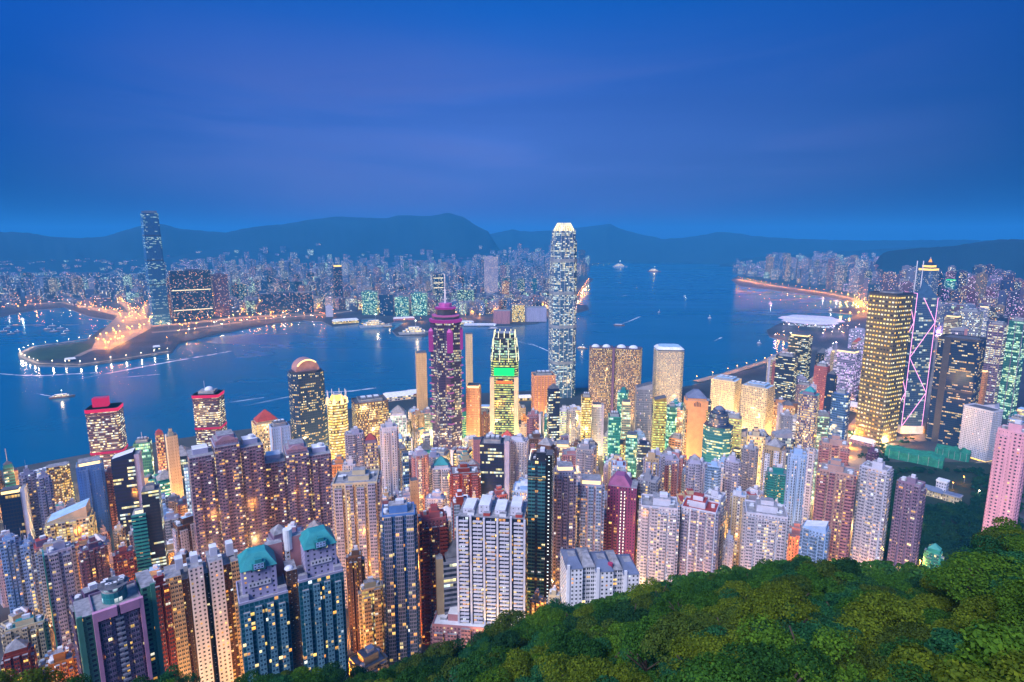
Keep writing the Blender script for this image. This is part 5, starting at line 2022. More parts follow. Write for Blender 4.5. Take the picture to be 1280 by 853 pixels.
# which of them can be seen at all: a coarse painter's pass over the frame
Q = 2
GW, GH = 1280 // Q, 854 // Q
buf = -np.ones((GH, GW), int)
crest = np.full(1280, 900.0)
for x in range(1280):
    crest[x] = 853
    pass
order = sorted(range(len(BUILT)), key=lambda i: -BUILT[i]['d'])
for i in order:
    b = BUILT[i]
    x0, x1 = b['x'] - b['w'] / 2, b['x'] + b['w'] / 2
    yb = proj(b['X'], b['Y'], b['zb'])[1]
    X0, X1, Y0, Y1 = [int(round(t / Q)) for t in (x0, x1, b['y'], yb)]
    buf[max(0, Y0):max(0, Y1), max(0, X0):max(0, X1)] = i
EP = [(az_of(px, py), px, py) for px, py in ((0, 852), (130, 866), (200, 847), (270, 862), (340, 838), (440, 843), (500, 829), (560, 810), (640, 775), (700, 757), (800, 727), (880, 707), (1000, 690), (1170, 696), (1210, 682), (1280, 652))]
for X in range(GW):
    yy = np.interp(X * Q, [e[1] for e in EP], [e[2] for e in EP])
    buf[int(yy / Q):, X] = -1
cnt = np.bincount(buf[buf >= 0].ravel(), minlength=len(BUILT)) * Q * Q
ys = np.zeros(len(BUILT))
for i, b in enumerate(BUILT):
    b['seen'] = int(cnt[i])
FILL = [b for b in FILL if b['seen'] >= 40]
keep = sorted(FILL, key=lambda b: -b['seen'])[:330]
BUILT = [b for b in BUILT if not b.get('fill')] + keep

# dress the ordinary towers
WRES = ['white', 'lavender', 'cream', 'beige', 'pink', 'mauve', 'grey', 'paleblue', 'rose', 'brown', 'purple', 'teal', 'brick']
PRES = [18, 16, 16, 13, 8, 8, 9, 9, 3, 5, 4, 2, 1]
WOFF = ['navy', 'dark', 'grey', 'teal', 'lavender', 'brown', 'beige', 'white', 'mauve', 'cream', 'peach']
for b in keep:
    if b['fn'] is resi:
        c = rf.choices(WRES, PRES)[0]
        b.update(colname=c, col=C[c], nb=rf.choice((2, 2, 3)) if b['W'] > 17 else 2, ns=rf.choice((1, 2)), prot=rf.uniform(1.1, 2.1), gap=rf.uniform(.24, .44), stair=rf.random() < .3, sx=rf.choice((0, -.17, .17)),
                 body=rf.choice((f_recess, f_recess, f_punch, f_strip)), bay=rf.choice((f_bay, f_bay, f_punch, f_strip, f_small, f_glassres)),
                 crown=rf.choice(('tank', 'tank', 'steps', 'tall', 'pyramid' if rf.random() < .3 else 'tank')), roof=rf.choices(('grey', 'red', 'teal', 'lblue', 'white'), (8, 1, .7, 1.6, 2))[0])
        if rf.random() < .35:
            b['colname'] = rf.choice(('white', 'cream', 'lavender', 'pink', 'paleblue'))
            b['bcol'] = C[b['colname']]
    else:
        c = rf.choice(WOFF)
        f = rf.choice((f_viol, f_viol, f_farviol, f_ribbon, f_gold, f_curtain, f_litgrid, f_curtaind)) if b['d'] > 1240 else rf.choice((f_ribbon, f_ribbon, f_curtain, f_curtaing, f_gold, f_gold, f_gold, f_yellow2, f_yellow2, f_yellow, f_punch, f_strip, f_litgrid))
        b.update(colname=c, col=C[c], body=f, crown=rf.choice(('plant', 'plant', 'tank', 'lit', 'slant', 'pyramid', 'steps')), roof=rf.choices(('grey', 'dark', 'teal', 'red', 'lblue', 'white'), (5, 4, .6, .5, 1.5, 1.5))[0],
                 slab=rf.choice((0, 0, 0, 1, -1)), scol=C[rf.choice(('lavender', 'white', 'beige', 'pink'))], fins=rf.choice((0, 0, 0, 4)))

KIND = {'resi': ('apartment_tower', 'apartment tower'), 'office': ('office_tower', 'office tower')}
rb = random.Random(8)
for b in BUILT:
    nm = b['fn'].__name__
    name, cat = KIND.get(nm, (None, None))
    if name is None:
        name, cat = ('apartment_tower', 'apartment tower') if b['fn'] in (b_tri, b_pinkgreen, b_tealtwin, b_dotted, b_lattice, b_whitelow, b_ledblocks, b_ledpurple, b_tealdark, b_goldtwin) else ('office_tower', 'office tower')
        if b['fn'] is b_hotelgrid:
            name, cat = 'hotel', 'hotel'
        if b['fn'] is b_whitelow:
            name, cat = 'apartment_block', 'apartment block'
    elif b['zt'] - b['zb'] < 32:
        name, cat = ('apartment_block', 'apartment block') if nm == 'resi' else ('office_block', 'office block')
    sink = 14 if b['zb'] > 9 else 1.0
    root = thing(name, (b['X'], b['Y'], b['zb'] - sink), b['rz'])
    b['root'], b['cat'] = root, cat
    tag(root, None, cat)
    H = b['zt'] - b['zb'] + sink
    b['fn'](root, b['W'], b['D'], H, b, rb)
    if b.get('sidecol'):
        mb = MB()
        mb.box(-b['W'] / 2 - .4, 0, 0, H, .8, b['D'] * .9, m_paint)
        mb.build('end_wall', root, C['teal'])
print('HK buildings', len(BUILT), 'filled', len(keep))
# ------------------------------------------------------------------ across the harbour
hills([(-200, 322), (0, 321), (60, 322), (150, 320), (230, 313), (300, 309), (360, 311), (430, 316), (500, 313), (560, 311), (610, 315), (660, 319), (720, 326)], 8300, 900, 12, 1.0)
hills([(690, 322), (740, 314), (800, 311), (860, 312), (920, 314), (990, 320)], 10900, 700, 13, 1.0)
FOOT = 8300
rk = random.Random(77)


def foot_z(d, px):
    if px > 700:
        return 2.5 + (150 * max(0, math.cos((d - 10900) / 700 * math.pi / 2)) if 10200 < d < 11600 else 0)
    if 8300 - 900 < d and px < 700:
        return 165 * max(0, math.cos((d - 8300) / 900 * math.pi / 2))
    return 2.5


def far_box(name, x, ytop, wpx, ybase, mat, col, k=.7, rot=None, cw=4.5, fh=4.2, zb=None, head=.3):
    px, py = x, ybase
    X, Y = g(px, py, 2.5 if zb is None else zb)
    dh = math.hypot(X, Y)
    a = math.atan2(X, Y)
    D = proj(X, Y, 2.5)[2]
    zt = EYE + slope(x, ytop) * dh
    L = wpx * D / F * math.cos(a)
    rot = R(rk.uniform(-30, 30)) if rot is None else R(rot)
    w = L / (abs(math.cos(rot)) + k * abs(math.sin(rot)))
    return far_at(name, X, Y, 2.5 if zb is None else zb, max(zt, 12), w, w * k, -a + rot, mat, col, cw, fh, head)


def far_at(name, X, Y, zb, zt, w, d, rz, mat, col, cw=4.5, fh=4.2, head=.3):
    mb = MB()
    mb.box(0, 0, 0, zt - zb, w, d, mat, m_roof, cw=cw, fh=fh)
    if head:
        mb.box(rk.uniform(-.1, .1) * w, 0, zt - zb, zt - zb + 5, w * rk.uniform(.25, .5), d * .5, m_paint, m_roof)
    o = mb.build(name, None, col)
    o.location = (X, Y, zb)
    o.rotation_euler = (0, 0, rz)
    return o


FARL = []       # (object, px, py, region, colour word, height, lit?)

# the slender tower and its neighbours, one at a time
u, yy, zz = ray(195, 404)
X, Y = g(201, 405)
dd, aa = math.hypot(X, Y), math.atan2(X, Y)
root = thing('office_tower', (X, Y, 2.5), -aa + R(12))
tag(root, 'very tall slender blue glass tower across the water above the golden toll plaza', 'office tower')
Dd = proj(X, Y, 2.5)[2]
wI = 25 * Dd / F * math.cos(aa) / 1.18
b_icc(root, wI, wI * .95, EYE + slope(191, 267) * dd - 2.5, {}, rk)
FARREF = [('the slender blue glass tower', 195, 330)]


def named_far(x, yt, w, yb, mat, col, label, cat='office tower', strips=(), **k):
    o = far_box('office_tower' if 'office' in cat else 'apartment_tower', x, yt, w, yb, mat, C[col], **k)
    tag(o, label, cat)
    wd = o.dimensions
    bb = [Vector(c) for c in o.bound_box]
    x0, x1, y0, z1 = bb[0].x, bb[6].x, bb[0].y, bb[6].z
    for t, m, hh in strips:
        mb = MB()
        mb.box((x0 + x1) / 2, y0 - .6, z1 * t, z1 * t + hh, (x1 - x0) * .96, 1.2, m)
        mb.build('light_band', o)
    return o


named_far(242, 338, 52, 398, f_farn, 'navy', 'wide navy slab block with two thin lit lines, beside the slender blue glass tower', 'apartment tower', [(.58, g_ivory, 3.5), (.18, g_ivory, 3.5)], k=.25, rot=8, cw=4)
named_far(278, 343, 21, 395, f_farn, 'purple', 'purple tower block joined to the wide navy slab block', 'apartment tower', k=.5, rot=14, cw=4)
named_far(219, 346, 12, 396, f_farn, 'navy', 'narrow dark block between the slender glass tower and wide navy slab', 'apartment tower', rot=4, cw=4)
named_far(213, 370, 5, 398, f_farlit, 'orange', 'thin amber-lit block at the foot of the slender blue glass tower', 'apartment tower', rot=0)
named_far(614, 321, 17, 374, f_fargrid, 'lavender', 'tall pale gridded hotel tower in the far shore crowd with a lit foot', 'office tower', [(.04, g_white, 12)], rot=6, k=.6)
named_far(548, 343, 14, 382, f_farlit, 'navy', 'dark stepped far-shore tower with white lit edges behind the magenta neon tower', 'office tower', [(.55, g_ivory, 4), (.7, g_ivory, 4), (.85, g_ivory, 4)], rot=10)
named_far(525, 366, 20, 394, f_fargreen, 'teal', 'squat block with bright lime-green windows on the far shore', 'office tower', rot=-6, k=.8)
named_far(463, 364, 20, 393, f_fargreen, 'teal', 'leftmost of the teal office blocks on the far quay', 'office tower', rot=-6)
named_far(484, 368, 18, 394, f_fardark, 'navy', 'dark blue office block second among the far quay blocks', 'office tower', rot=-6)
named_far(503, 371, 18, 395, f_fargreen, 'teal', 'low teal office block left of the lime-green windowed block', 'office tower', rot=-6)
named_far(582, 362, 22, 388, f_fargreen, 'navy', 'mid-rise far block with greenish lit floors right of the magenta neon mast', 'office tower', rot=5)
named_far(632, 352, 9, 380, f_farlit, 'orange', 'narrow rosy lit tower just right of the tall gridded hotel', 'office tower', rot=0)
named_far(424, 332, 11, 384, f_farn, 'navy', 'tall dark far-shore tower with an amber lit head', 'apartment tower', [(.95, g_gold, 9)], rot=8)
named_far(648, 381, 16, 402, f_fargold, 'gold', 'golden arched hall on the southern tip of the far shore', 'office tower', rot=0, head=0)
named_far(628, 388, 22, 404, f_blank, 'pink', 'windowless pale rosy hall beside the golden arched hall', 'office tower', rot=-8, head=0)
named_far(668, 384, 30, 401, f_blank, 'lavender', 'long windowless lavender hall behind the tallest rounded tower', 'office tower', rot=4, head=0)
named_far(727, 313, 8, 345, f_fardark, 'navy', 'dark far block with two white lamps right of the tallest tower crown', 'apartment tower', rot=0)
named_far(412, 382, 9, 396, f_blank, 'white', 'small white block beside the golden ferry shed', 'office tower', rot=0)
named_far(360, 366, 66, 392, f_farn, 'navy', 'broad dark row building behind the shore road lamps', 'apartment tower', rot=4, k=.2)
named_far(1216, 350, 10, 398, f_farviol, 'purple', 'tower washed in magenta light with an orange head', 'office tower', [(.2, g_pink, 22), (.45, g_pink, 20), (.72, g_orange, 14)], rot=10)
named_far(1198, 348, 10, 388, f_farviol, 'lavender', 'slim pale tower with a vertical white beam of light', 'office tower', [(.15, g_lav, 30), (.4, g_lav, 26)], rot=10)
named_far(1238, 345, 18, 392, f_farviol, 'mauve', 'twin-tone mauve tower right of the magenta-washed tower', 'office tower', [(.2, g_lav, 14)], rot=12)
named_far(1182, 350, 14, 396, f_fargreen, 'teal', 'pale tower with a small green roof light beside the prism tower', 'office tower', [(.97, g_green, 4)], rot=10)
named_far(1262, 352, 12, 386, f_fardark, 'navy', 'dark far tower with a cyan roof sign near the edge of view', 'office tower', [(.8, g_lav, 4)], rot=10)
named_far(1072, 412, 26, 440, f_farviol, 'lavender', 'low lavender block behind the lavender-lit tower', 'office tower', rot=-10)


def in_view_city(px, py, lo):
    return True


KSH = [(-40, 383), (0, 386), (70, 379), (120, 385), (150, 378), (190, 380), (290, 392), (400, 386), (520, 394), (600, 394), (690, 388), (716, 376), (722, 352), (740, 332), (800, 324.5), (905, 323.5), (960, 322)]
ESH = [(918, 345), (960, 349), (1000, 356), (1040, 364), (1075, 372), (1090, 388), (1130, 412), (1180, 420), (1290, 420)]
cands = []
# the peninsula
t = 0
while t < 9000:
    t += 1
    d = rk.uniform(9700, 11300) if rk.random() < .16 else 2800 * (9300 / 2800) ** (rk.random() ** 1.25) if rk.random() < .85 else rk.uniform(6500, 10600)
    a = R(rk.uniform(-43, 32))
    X, Y = d * math.sin(a), d * math.cos(a)
    z = foot_z(d, 640 + F * math.tan(a))
    px, py, D = proj(X, Y, 2.5)
    if not -30 < px < 960:
        continue
    if py > np.interp(px, [p[0] for p in KSH], [p[1] for p in KSH]):
        continue
    if 175 < px < 290 and py > 372:
        continue
    if px > 735 and (d > 11300 or d < 9700):
        continue
    cands.append((X, Y, z, d, a, px, py, D, 0))
# the island's eastern shore
t = 0
while t < 4200:
    t += 1
    d = rk.uniform(2350, 4400) if rk.random() < .6 else rk.uniform(4000, 9000)
    a = R(rk.uniform(21, 44))
    X, Y = d * math.sin(a), d * math.cos(a)
    px, py, D = proj(X, Y, 2.5)
    if not 915 < px < 1310 or py > np.interp(px, [p[0] for p in ESH], [p[1] for p in ESH]) or py < 324:
        continue
    if px > 1095 and d > 4500:
        continue
    z = 2.5
    cands.append((X, Y, z, d, a, px, py, D, 1))
placed = []
grid = {}
for c in cands:
    X, Y, z, d, a, px, py, D, east = c
    w = rk.uniform(20, 52) if d < 5500 else rk.uniform(30, 66)
    key = (int(X // 80), int(Y // 80))
    if any((X - q[0]) ** 2 + (Y - q[1]) ** 2 < ((w + q[2]) * .46) ** 2 for i in (-1, 0, 1) for j in (-1, 0, 1) for q in grid.get((key[0] + i, key[1] + j), ())):
        continue
    grid.setdefault(key, []).append((X, Y, w))
    if east:
        h = rk.choice((60, 90, 120, 150, 190)) * rk.uniform(.8, 1.2) * (1.0 if px > 960 else .5)
        if px > 1090 and d < 3000:
            h = min(h, 110)
    else:
        h = rk.choice((28, 40, 55, 70, 95)) * rk.uniform(.7, 1.2) * (1.2 if d < 5000 else 1.55)
        if px < 150 and d < 4400:
            h *= .45
        if 420 < px < 700 and d > 3800 and rk.random() < .5:
            h *= .5
        if d < 3600:
            h = min(h, 60)
    if not east:
        lim = np.interp(px, [0, 180, 205, 240, 300, 420, 620, 700, 760, 960], [341, 341, 320, 312, 303, 302, 301, 300, 298, 300]) + rk.choice((0, 3, 6, 10, 16, 24))
        zmax = EYE + slope(px, lim) * d
        h = max(16, min(h, zmax - z))
    mat = rk.choices((f_far, f_farlit, f_fardark, f_fargreen, f_farviol, f_farn), (6, 3 if not east else 4, 3, .8, .4 if not east else 2.2, 3))[0]
    cn = rk.choices(('lavender', 'mauve', 'grey', 'blue', 'navy', 'pink', 'beige', 'white', 'teal'), (5, 4, 4, 3, 3, 2.5, 2, 2, 1))[0] if not east else rk.choices(('mauve', 'lavender', 'purple', 'rose', 'pink', 'navy', 'beige', 'brown'), (5, 4, 3, 2, 3, 3, 2, 1))[0]
    placed.append(dict(X=X, Y=Y, z=z, d=d, a=a, px=px, py=py, D=D, w=w, k=rk.uniform(.5, 1), h=h, mat=mat, c=cn, rz=rk.uniform(-.6, .6) - a, east=east, big=w * h / d ** 2))
NIND = {0: 275, 1: 240}
rest = MB()
RMAT = {}
for east in (0, 1):
    pl = sorted([p for p in placed if p['east'] == east], key=lambda p: -p['big'])
    for i, p in enumerate(pl):
        zt = p['z'] + p['h']
        if i < NIND[east]:
            o = far_at('high_rise' if east else 'tower_block', p['X'], p['Y'], 2.0, zt, p['w'], p['w'] * p['k'], p['rz'], p['mat'], tuple(v * .55 for v in C[p['c']]))
            p['o'] = o
            tag(o, None, 'high-rise' if east else 'tower block')
            FARL.append(p)
        else:
            c = p['c']
            key = (p['mat'].name, c)
            mb = RMAT.setdefault(p['mat'].name, MB())
            pw = rect(p['X'], p['Y'], p['w'], p['w'] * p['k'], p['rz'])
            mb.prism(pw, 2.0, zt, p['mat'], m_roof, cw=6, fh=6, u0=rk.randint(0, 4000))
allm = MB()
for mb in RMAT.values():
    off = len(allm.v)
    allm.v += mb.v
    allm.f += [tuple(i + off for i in f) for f in mb.f]
    allm.uv += mb.uv
    allm.mi += [allm.m(mb.mats[i]) for i in mb.mi]
dc = allm.build('distant_city', None, lin('63627c'))
tag(dc, 'hazy mass of distant city blocks below the far hills', 'city', kind='stuff')
print('far placed', len(placed))

# lamps burning in the streets of the far shore
for p in sorted([q for q in placed if not q['east'] and q['d'] < 6000], key=lambda q: q['d'])[::3][:170]:
    LAMPS.append((p['X'] - p['w'] * .7 * math.sin(p['a']), p['Y'] - p['w'] * .7 * math.cos(p['a']), 2.5, 18, 90000, 'amber', 'lamps in the far shore streets'))
for p in sorted([q for q in placed if q['east'] and q['d'] < 4500], key=lambda q: q['d'])[::3][:60]:
    LAMPS.append((p['X'] - p['w'] * .7 * math.sin(p['a']), p['Y'] - p['w'] * .7 * math.cos(p['a']), 2.5, 16, 160000, rk.choice(('amber', 'violet', 'violet')), 'lamps in the eastern streets'))  # lamps added here, mostly violet, to wash the eastern blocks with colour

# ------------------------------------------------------------------ convention hall with winged roofs
X, Y = g(1013, 407)
a = math.atan2(X, Y)
Dd = proj(X, Y, 2.5)[2]
Lc = 84 * Dd / F * math.cos(a)
root = thing('convention_hall', (X, Y, 2.5), -a + R(-6))
tag(root, 'waterfront convention hall under sweeping pale winged roofs', 'hall')
mb = MB()
mb.box(0, 0, 0, 16, Lc * .72, Lc * .34, f_farviol, m_roof, cw=8, fh=5)
mb.build('wall', root, C['lavender'])


def wing(name, L, wd, z, rise, cut, mat, dy):
    mb = MB()
    n, k = 18, 6
    P = []
    for i in range(n + 1):
        t = -1 + 2 * i / n
        r = []
        for j in range(k + 1):
            s = -1 + 2 * j / k
            x = t * L / 2
            y = dy + s * wd / 2 * max(.02, 1 - abs(t) ** 2.2) + wd * .12 * t
            zz = z + rise * (1 - s * s) * max(0, 1 - t * t) ** .5 + 5 * t * t
            r.append((x, y, zz))
        P.append(r)
    for i in range(n):
        for j in range(k):
            q = [P[i][j], P[i + 1][j], P[i + 1][j + 1], P[i][j + 1]]
            mb.face(q, mat)
            mb.face([(x, y, zz - 1.2) for x, y, zz in q[::-1]], mat)
    mb.sm = True
    return mb.build(name, root)


m_alu = plain('aluminium_roof', (.52, .50, .62), rough=.45, spec=.5, var=.1)
wing('roof', Lc, Lc * .30, 20, 20, 0, m_alu, -Lc * .02)
wing('roof', Lc * .86, Lc * .26, 15, 12, 0, m_alu, -Lc * .16)
wing('roof', Lc * .7, Lc * .2, 30, 12, 0, m_alu, Lc * .06)
mb = MB()
mb.box(0, -Lc * .22, 1, 9, Lc * .6, 2, f_cyan, m_roof, cw=6, fh=4)
mb.build('glass_front', root, C['lavender'])

# ------------------------------------------------------------------ sheds and piers on the far quay
for x, y, w, dpt, hh, mat, col, rot, lab in ((432, 404, 32, .35, 20, f_fargold, 'gold', 10, 'golden floodlit ferry shed on the far quay'), (505, 400, 26, .3, 14, f_blank, 'pink', 6, 'pale pink pier shed between ferry shed and moored liner'),
                                             (575, 405, 34, .25, 14, f_fargold, 'gold', -4, 'gold-lit pier terminal right of the magenta neon tower'), (600, 407, 40, .2, 9, f_blank, 'white', -4, 'low pale pier deck at the southern tip'),
                                             (498, 498, 34, .6, 16, f_gold, 'white', 12, 'pale ferry pier on the near shore beside the slim pale slab'), (520, 494, 22, .8, 14, f_litgrid, 'orange', 12, 'orange-lit pier roof on the near shore'),
                                             (1064, 512, 40, .5, 18, f_litgrid, 'cream', -20, 'cream low hall beside the glowing street bend'), (1078, 556, 30, .5, 14, f_punch, 'mauve', -18, 'low mauve block beside the dark trees and glowing street'),
                                             (88, 452, 14, .5, 12, f_farn, 'navy', 4, 'small blue hall on the park tip of the peninsula'), (196, 437, 9, .5, 14, f_farlit, 'navy', 4, 'small blue ventilation block at the peninsula edge'),
                                             (655, 500, 18, .6, 12, f_gold, 'gold', 10, 'low gold-lit pier hall by the green-banded tower')):
    X, Y = g(x, y)
    a = math.atan2(X, Y)
    Dd = proj(X, Y, 2.5)[2]
    w_ = w * Dd / F * math.cos(a)
    root = thing('pier_shed' if 'block' not in lab and 'hall' not in lab else 'low_hall', (X, Y, 2.5), -a + R(rot))
    tag(root, lab, 'shed' if 'block' not in lab and 'hall' not in lab else 'hall')
    mb = MB()
    mb.box(0, 0, 0, hh * .6, w_, w_ * dpt, mat, m_roof, cw=6, fh=5)
    mb.build('wall', root, C[col])
    mb = MB()
    mb.prism(rect(0, 0, w_ * 1.03, w_ * dpt * 1.08), hh * .6, hh, m_white, m_white, top=rect(0, 0, w_ * .9, w_ * dpt * .15), bottom=True)
    mb.build('roof', root)

# ------------------------------------------------------------------ the old residence, the netted works and walls below the hill


def hillpoint(px, py):
    z = 20
    for _ in range(8):
        x, y = g(px, py, z)
        z = terrain(x, y)
    return x, y, z


X, Y, Z = hillpoint(1172, 622)
a = math.atan2(X, Y)
sc = proj(X, Y, Z)[2] / F * math.cos(a) * 1.25
root = thing('residence', (X, Y, Z - 3), -a + R(-14))
tag(root, 'old white residence with a square tower among the dark garden trees', 'house')
for x, y, w, d, h, rf_ in ((-10, 0, 34, 14, 12, 1), (16, -3, 16, 12, 14, 0), (-30, 2, 14, 12, 9, 1)):
    mb = MB()
    mb.box(x * sc, y * sc, 0, h * sc * .75 + 3, w * sc, d * sc, f_litw, m_roof, cw=3, fh=4)
    mb.build('wall', root, C['cream'])
    mb = MB()
    mb.prism(rect(x * sc, y * sc, (w + 2) * sc, (d + 2) * sc), h * sc * .75 + 3, h * sc * .75 + 3 + (4 if rf_ else 1) * sc, m_slate if rf_ else m_roof, m_slate, top=rect(x * sc, y * sc, w * sc * (.6 if rf_ else 1), d * sc * (.1 if rf_ else 1)), bottom=True)
    mb.build('roof', root)
mb = MB()
mb.box(2 * sc, 5 * sc, 0, 24 * sc, 11 * sc, 10 * sc, f_small, m_white, cw=3, fh=4)
mb.prism(rect(2 * sc, 5 * sc, 12 * sc, 11 * sc), 24 * sc, 26 * sc, m_white, m_white, bottom=True)
mb.build('tower', root, C['white'])

for x, y, w, h, d_, lab in ((1142, 577, 74, 24, .3, 'long works hall wrapped in green netting below the spot-lit square tower'), (1190, 572, 44, 22, .5, 'shorter green-netted works block beside the white grid hotel')):
    X, Y, Z = hillpoint(x, y)
    a = math.atan2(X, Y)
    sc = proj(X, Y, Z)[2] / F * math.cos(a)
    root = thing('netted_building', (X, Y, Z - 2), -a + R(-6))
    tag(root, lab, 'building site')
    mb = MB()
    n = 9
    for i in range(n):
        x0, x1 = (-.5 + i / n) * w * sc, (-.5 + (i + 1) / n) * w * sc
        h0 = h * sc * (.62 + .22 * mnoise.noise((i * .9, x, 0)))
        h1 = h * sc * (.62 + .22 * mnoise.noise(((i + 1) * .9, x, 0)))
        y0, y1 = -w * sc * d_ / 2, w * sc * d_ / 2
        mb.face([(x0, y0, 0), (x1, y0, 0), (x1, y0 + 2, h1), (x0, y0 + 2, h0)], m_green)
        mb.face([(x0, y0 + 2, h0), (x1, y0 + 2, h1), (x1, y1, h1 * 1.25), (x0, y1, h0 * 1.25)], m_green)
        mb.face([(x1, y1, 0), (x0, y1, 0), (x0, y1, h0 * 1.25), (x1, y1, h1 * 1.25)], m_green)
    for xx, hh in ((-.5, .62 + .22 * mnoise.noise((0, x, 0))), (.5, .62 + .22 * mnoise.noise((n * .9, x, 0)))):
        q = [(xx * w * sc, -w * sc * d_ / 2, 0), (xx * w * sc, w * sc * d_ / 2, 0), (xx * w * sc, w * sc * d_ / 2, hh * h * sc * 1.25), (xx * w * sc, -w * sc * d_ / 2 + 2, hh * h * sc)]
        mb.face(q if xx > 0 else q[::-1], m_green)
    mb.build('netting', root)
    mb = MB()
    for i in range(6):
        xx = (-.42 + i * .17) * w * sc
        mb.bar((xx, -w * sc * d_ / 2 - 1, 0), (xx, -w * sc * d_ / 2 - 1, h * sc * .75), .3, m_grey)
    mb.build('scaffold', root)
# ------------------------------------------------------------------ trees
m_leaf, nt = newmat('leaves')
oi = N(nt, 'ShaderNodeObjectInfo')
ge = N(nt, 'ShaderNodeNewGeometry')
base = oi.outputs['Color']
lv = ramp(nt, ge.outputs['Random Per Island'], [(0, (.55, .6, .5)), (.6, (1, 1, 1)), (1, (1.5, 1.35, .9))])
lc = MIX(nt, 1.0, base, lv, 'MULTIPLY')
d1 = N(nt, 'ShaderNodeBsdfDiffuse')
d2 = N(nt, 'ShaderNodeBsdfTranslucent')
nt.links.new(lc, d1.inputs[0])
nt.links.new(lc, d2.inputs[0])
ms = N(nt, 'ShaderNodeMixShader')
ms.inputs[0].default_value = .25
nt.links.new(d1.outputs[0], ms.inputs[1])
nt.links.new(d2.outputs[0], ms.inputs[2])
out(nt, ms.outputs[0])
m_bark = plain('bark', (.06, .045, .035), sc=2.0)


def crown_data(rg, rad, hgt, nclump, nleaf, size):
    """leaf-sized faces spread through clumps of a broad crown; returns vertices (n*4, 3)"""
    vs = []
    cl = []
    for i in range(nclump):
        t = rg.uniform(0, 2 * math.pi)
        q = math.sqrt(rg.random()) * .92
        zz = rg.uniform(.25, 1.0) * math.sqrt(max(.05, 1 - q * q))
        cl.append((rad * q * math.cos(t), rad * q * math.sin(t), hgt * (.28 + .58 * zz), rad * rg.uniform(.16, .46)))
    tot = sum(q[3] ** 2 for q in cl)
    for x, y, z, r in cl:
        per = max(30, int(nleaf * r * r / tot))
        v = np.array([[rg.gauss(0, 1) for _ in range(3)] for _ in range(per)])
        v /= np.linalg.norm(v, axis=1)[:, None]
        v[:, 2] = np.where(v[:, 2] < -.25, -v[:, 2], v[:, 2])
        rr = r * np.array([rg.uniform(.72, 1.08) for _ in range(per)])
        c = v * rr[:, None] * np.array([1, 1, .8]) + np.array([x, y, z])
        n = v + np.array([[rg.gauss(0, .55) for _ in range(3)] for _ in range(per)]) + np.array([0, 0, .25])
        n /= np.linalg.norm(n, axis=1)[:, None]
        t1 = np.cross(n, np.array([[rg.gauss(0, 1) for _ in range(3)] for _ in range(per)]))
        t1 /= np.linalg.norm(t1, axis=1)[:, None]
        t2 = np.cross(n, t1)
        s = size * np.array([rg.uniform(.55, 1.2) for _ in range(per)])[:, None]
        q4 = np.stack([c - t1 * s * .5, c + t2 * s * .32, c + t1 * s * .5, c - t2 * s * .32], 1)
        vs.append(q4.reshape(-1, 3))
    return np.concatenate(vs)


def quad_mesh(name, v, mat):
    me = bpy.data.meshes.new(name)
    n = len(v) // 4
    me.vertices.add(len(v))
    me.vertices.foreach_set('co', v.astype(np.float32).ravel())
    me.loops.add(n * 4)
    me.loops.foreach_set('vertex_index', np.arange(n * 4, dtype=np.int32))
    me.polygons.add(n)
    me.polygons.foreach_set('loop_start', np.arange(0, n * 4, 4, dtype=np.int32))
    me.materials.append(mat)
    me.update(calc_edges=True)
    return me


rg = random.Random(4)
CROWN, TRUNK = [], []
for i in range(10):
    rad = (4.2, 4.8, 5.4, 3.8, 4.6, 5.0, 3.4, 4.4, 5.6, 4.0)[i]
    hgt = rad * rg.uniform(1.5, 2.0)
    v = crown_data(rg, rad, hgt, rg.randint(16, 24), 8200, .36)
    CROWN.append(quad_mesh('crown', v, m_leaf))
    mb = MB()
    mb.bar((0, 0, -1.5), (.3, .1, hgt * .45), .22, m_bark, 6)
    for k in range(5):
        t = rg.uniform(0, 6.28)
        mb.bar((.2, .1, hgt * rg.uniform(.25, .4)), (rad * .5 * math.cos(t), rad * .5 * math.sin(t), hgt * rg.uniform(.5, .7)), .1, m_bark, 5)
    me_o = mb.build('trunk')
    TRUNK.append(me_o.data)
    bpy.data.objects.remove(me_o)
low = [crown_data(rg, 4.6, 7.5, 12, 700, 1.15) for _ in range(4)]

cand = []
outer = []
d = 48.0
while d < 300:
    st = 7.6 + d * .006
    a = R(-47)
    while a < R(56):
        aa = a + rg.uniform(-.35, .35) * st / d
        dd = d + rg.uniform(-.35, .35) * st
        a += st / d
        s, de = edge(aa)
        if dd > de + 22:
            continue
        x, y = dd * math.sin(aa), dd * math.cos(aa)
        z = terrain(x, y)
        px, py, D = proj(x, y, z + 8)
        pr = 5 * F / D
        if px < -pr or px > 1280 + pr or py - pr * .4 > 856:
            if -120 < px < 1640 and py < 1080:
                outer.append((dd, aa, x, y, z, px, py, D))
            continue
        cand.append((dd, aa, x, y, z, px, py, D))
    d += st * .9
cand.sort()
print('trees', len(cand), len(outer))
NT = 300
TREES = []
GREENS = [('dark green', (0.026, 0.090, 0.023), 5), ('mid green', (0.044, 0.128, 0.022), 5), ('bright green', (0.074, 0.165, 0.020), 3), ('yellow-green', (0.105, 0.155, 0.018), 3), ('blue-green', (0.024, 0.108, 0.046), 3), ('olive', (0.062, 0.105, 0.022), 2), ('deep forest green', (0.020, 0.072, 0.032), 3)]
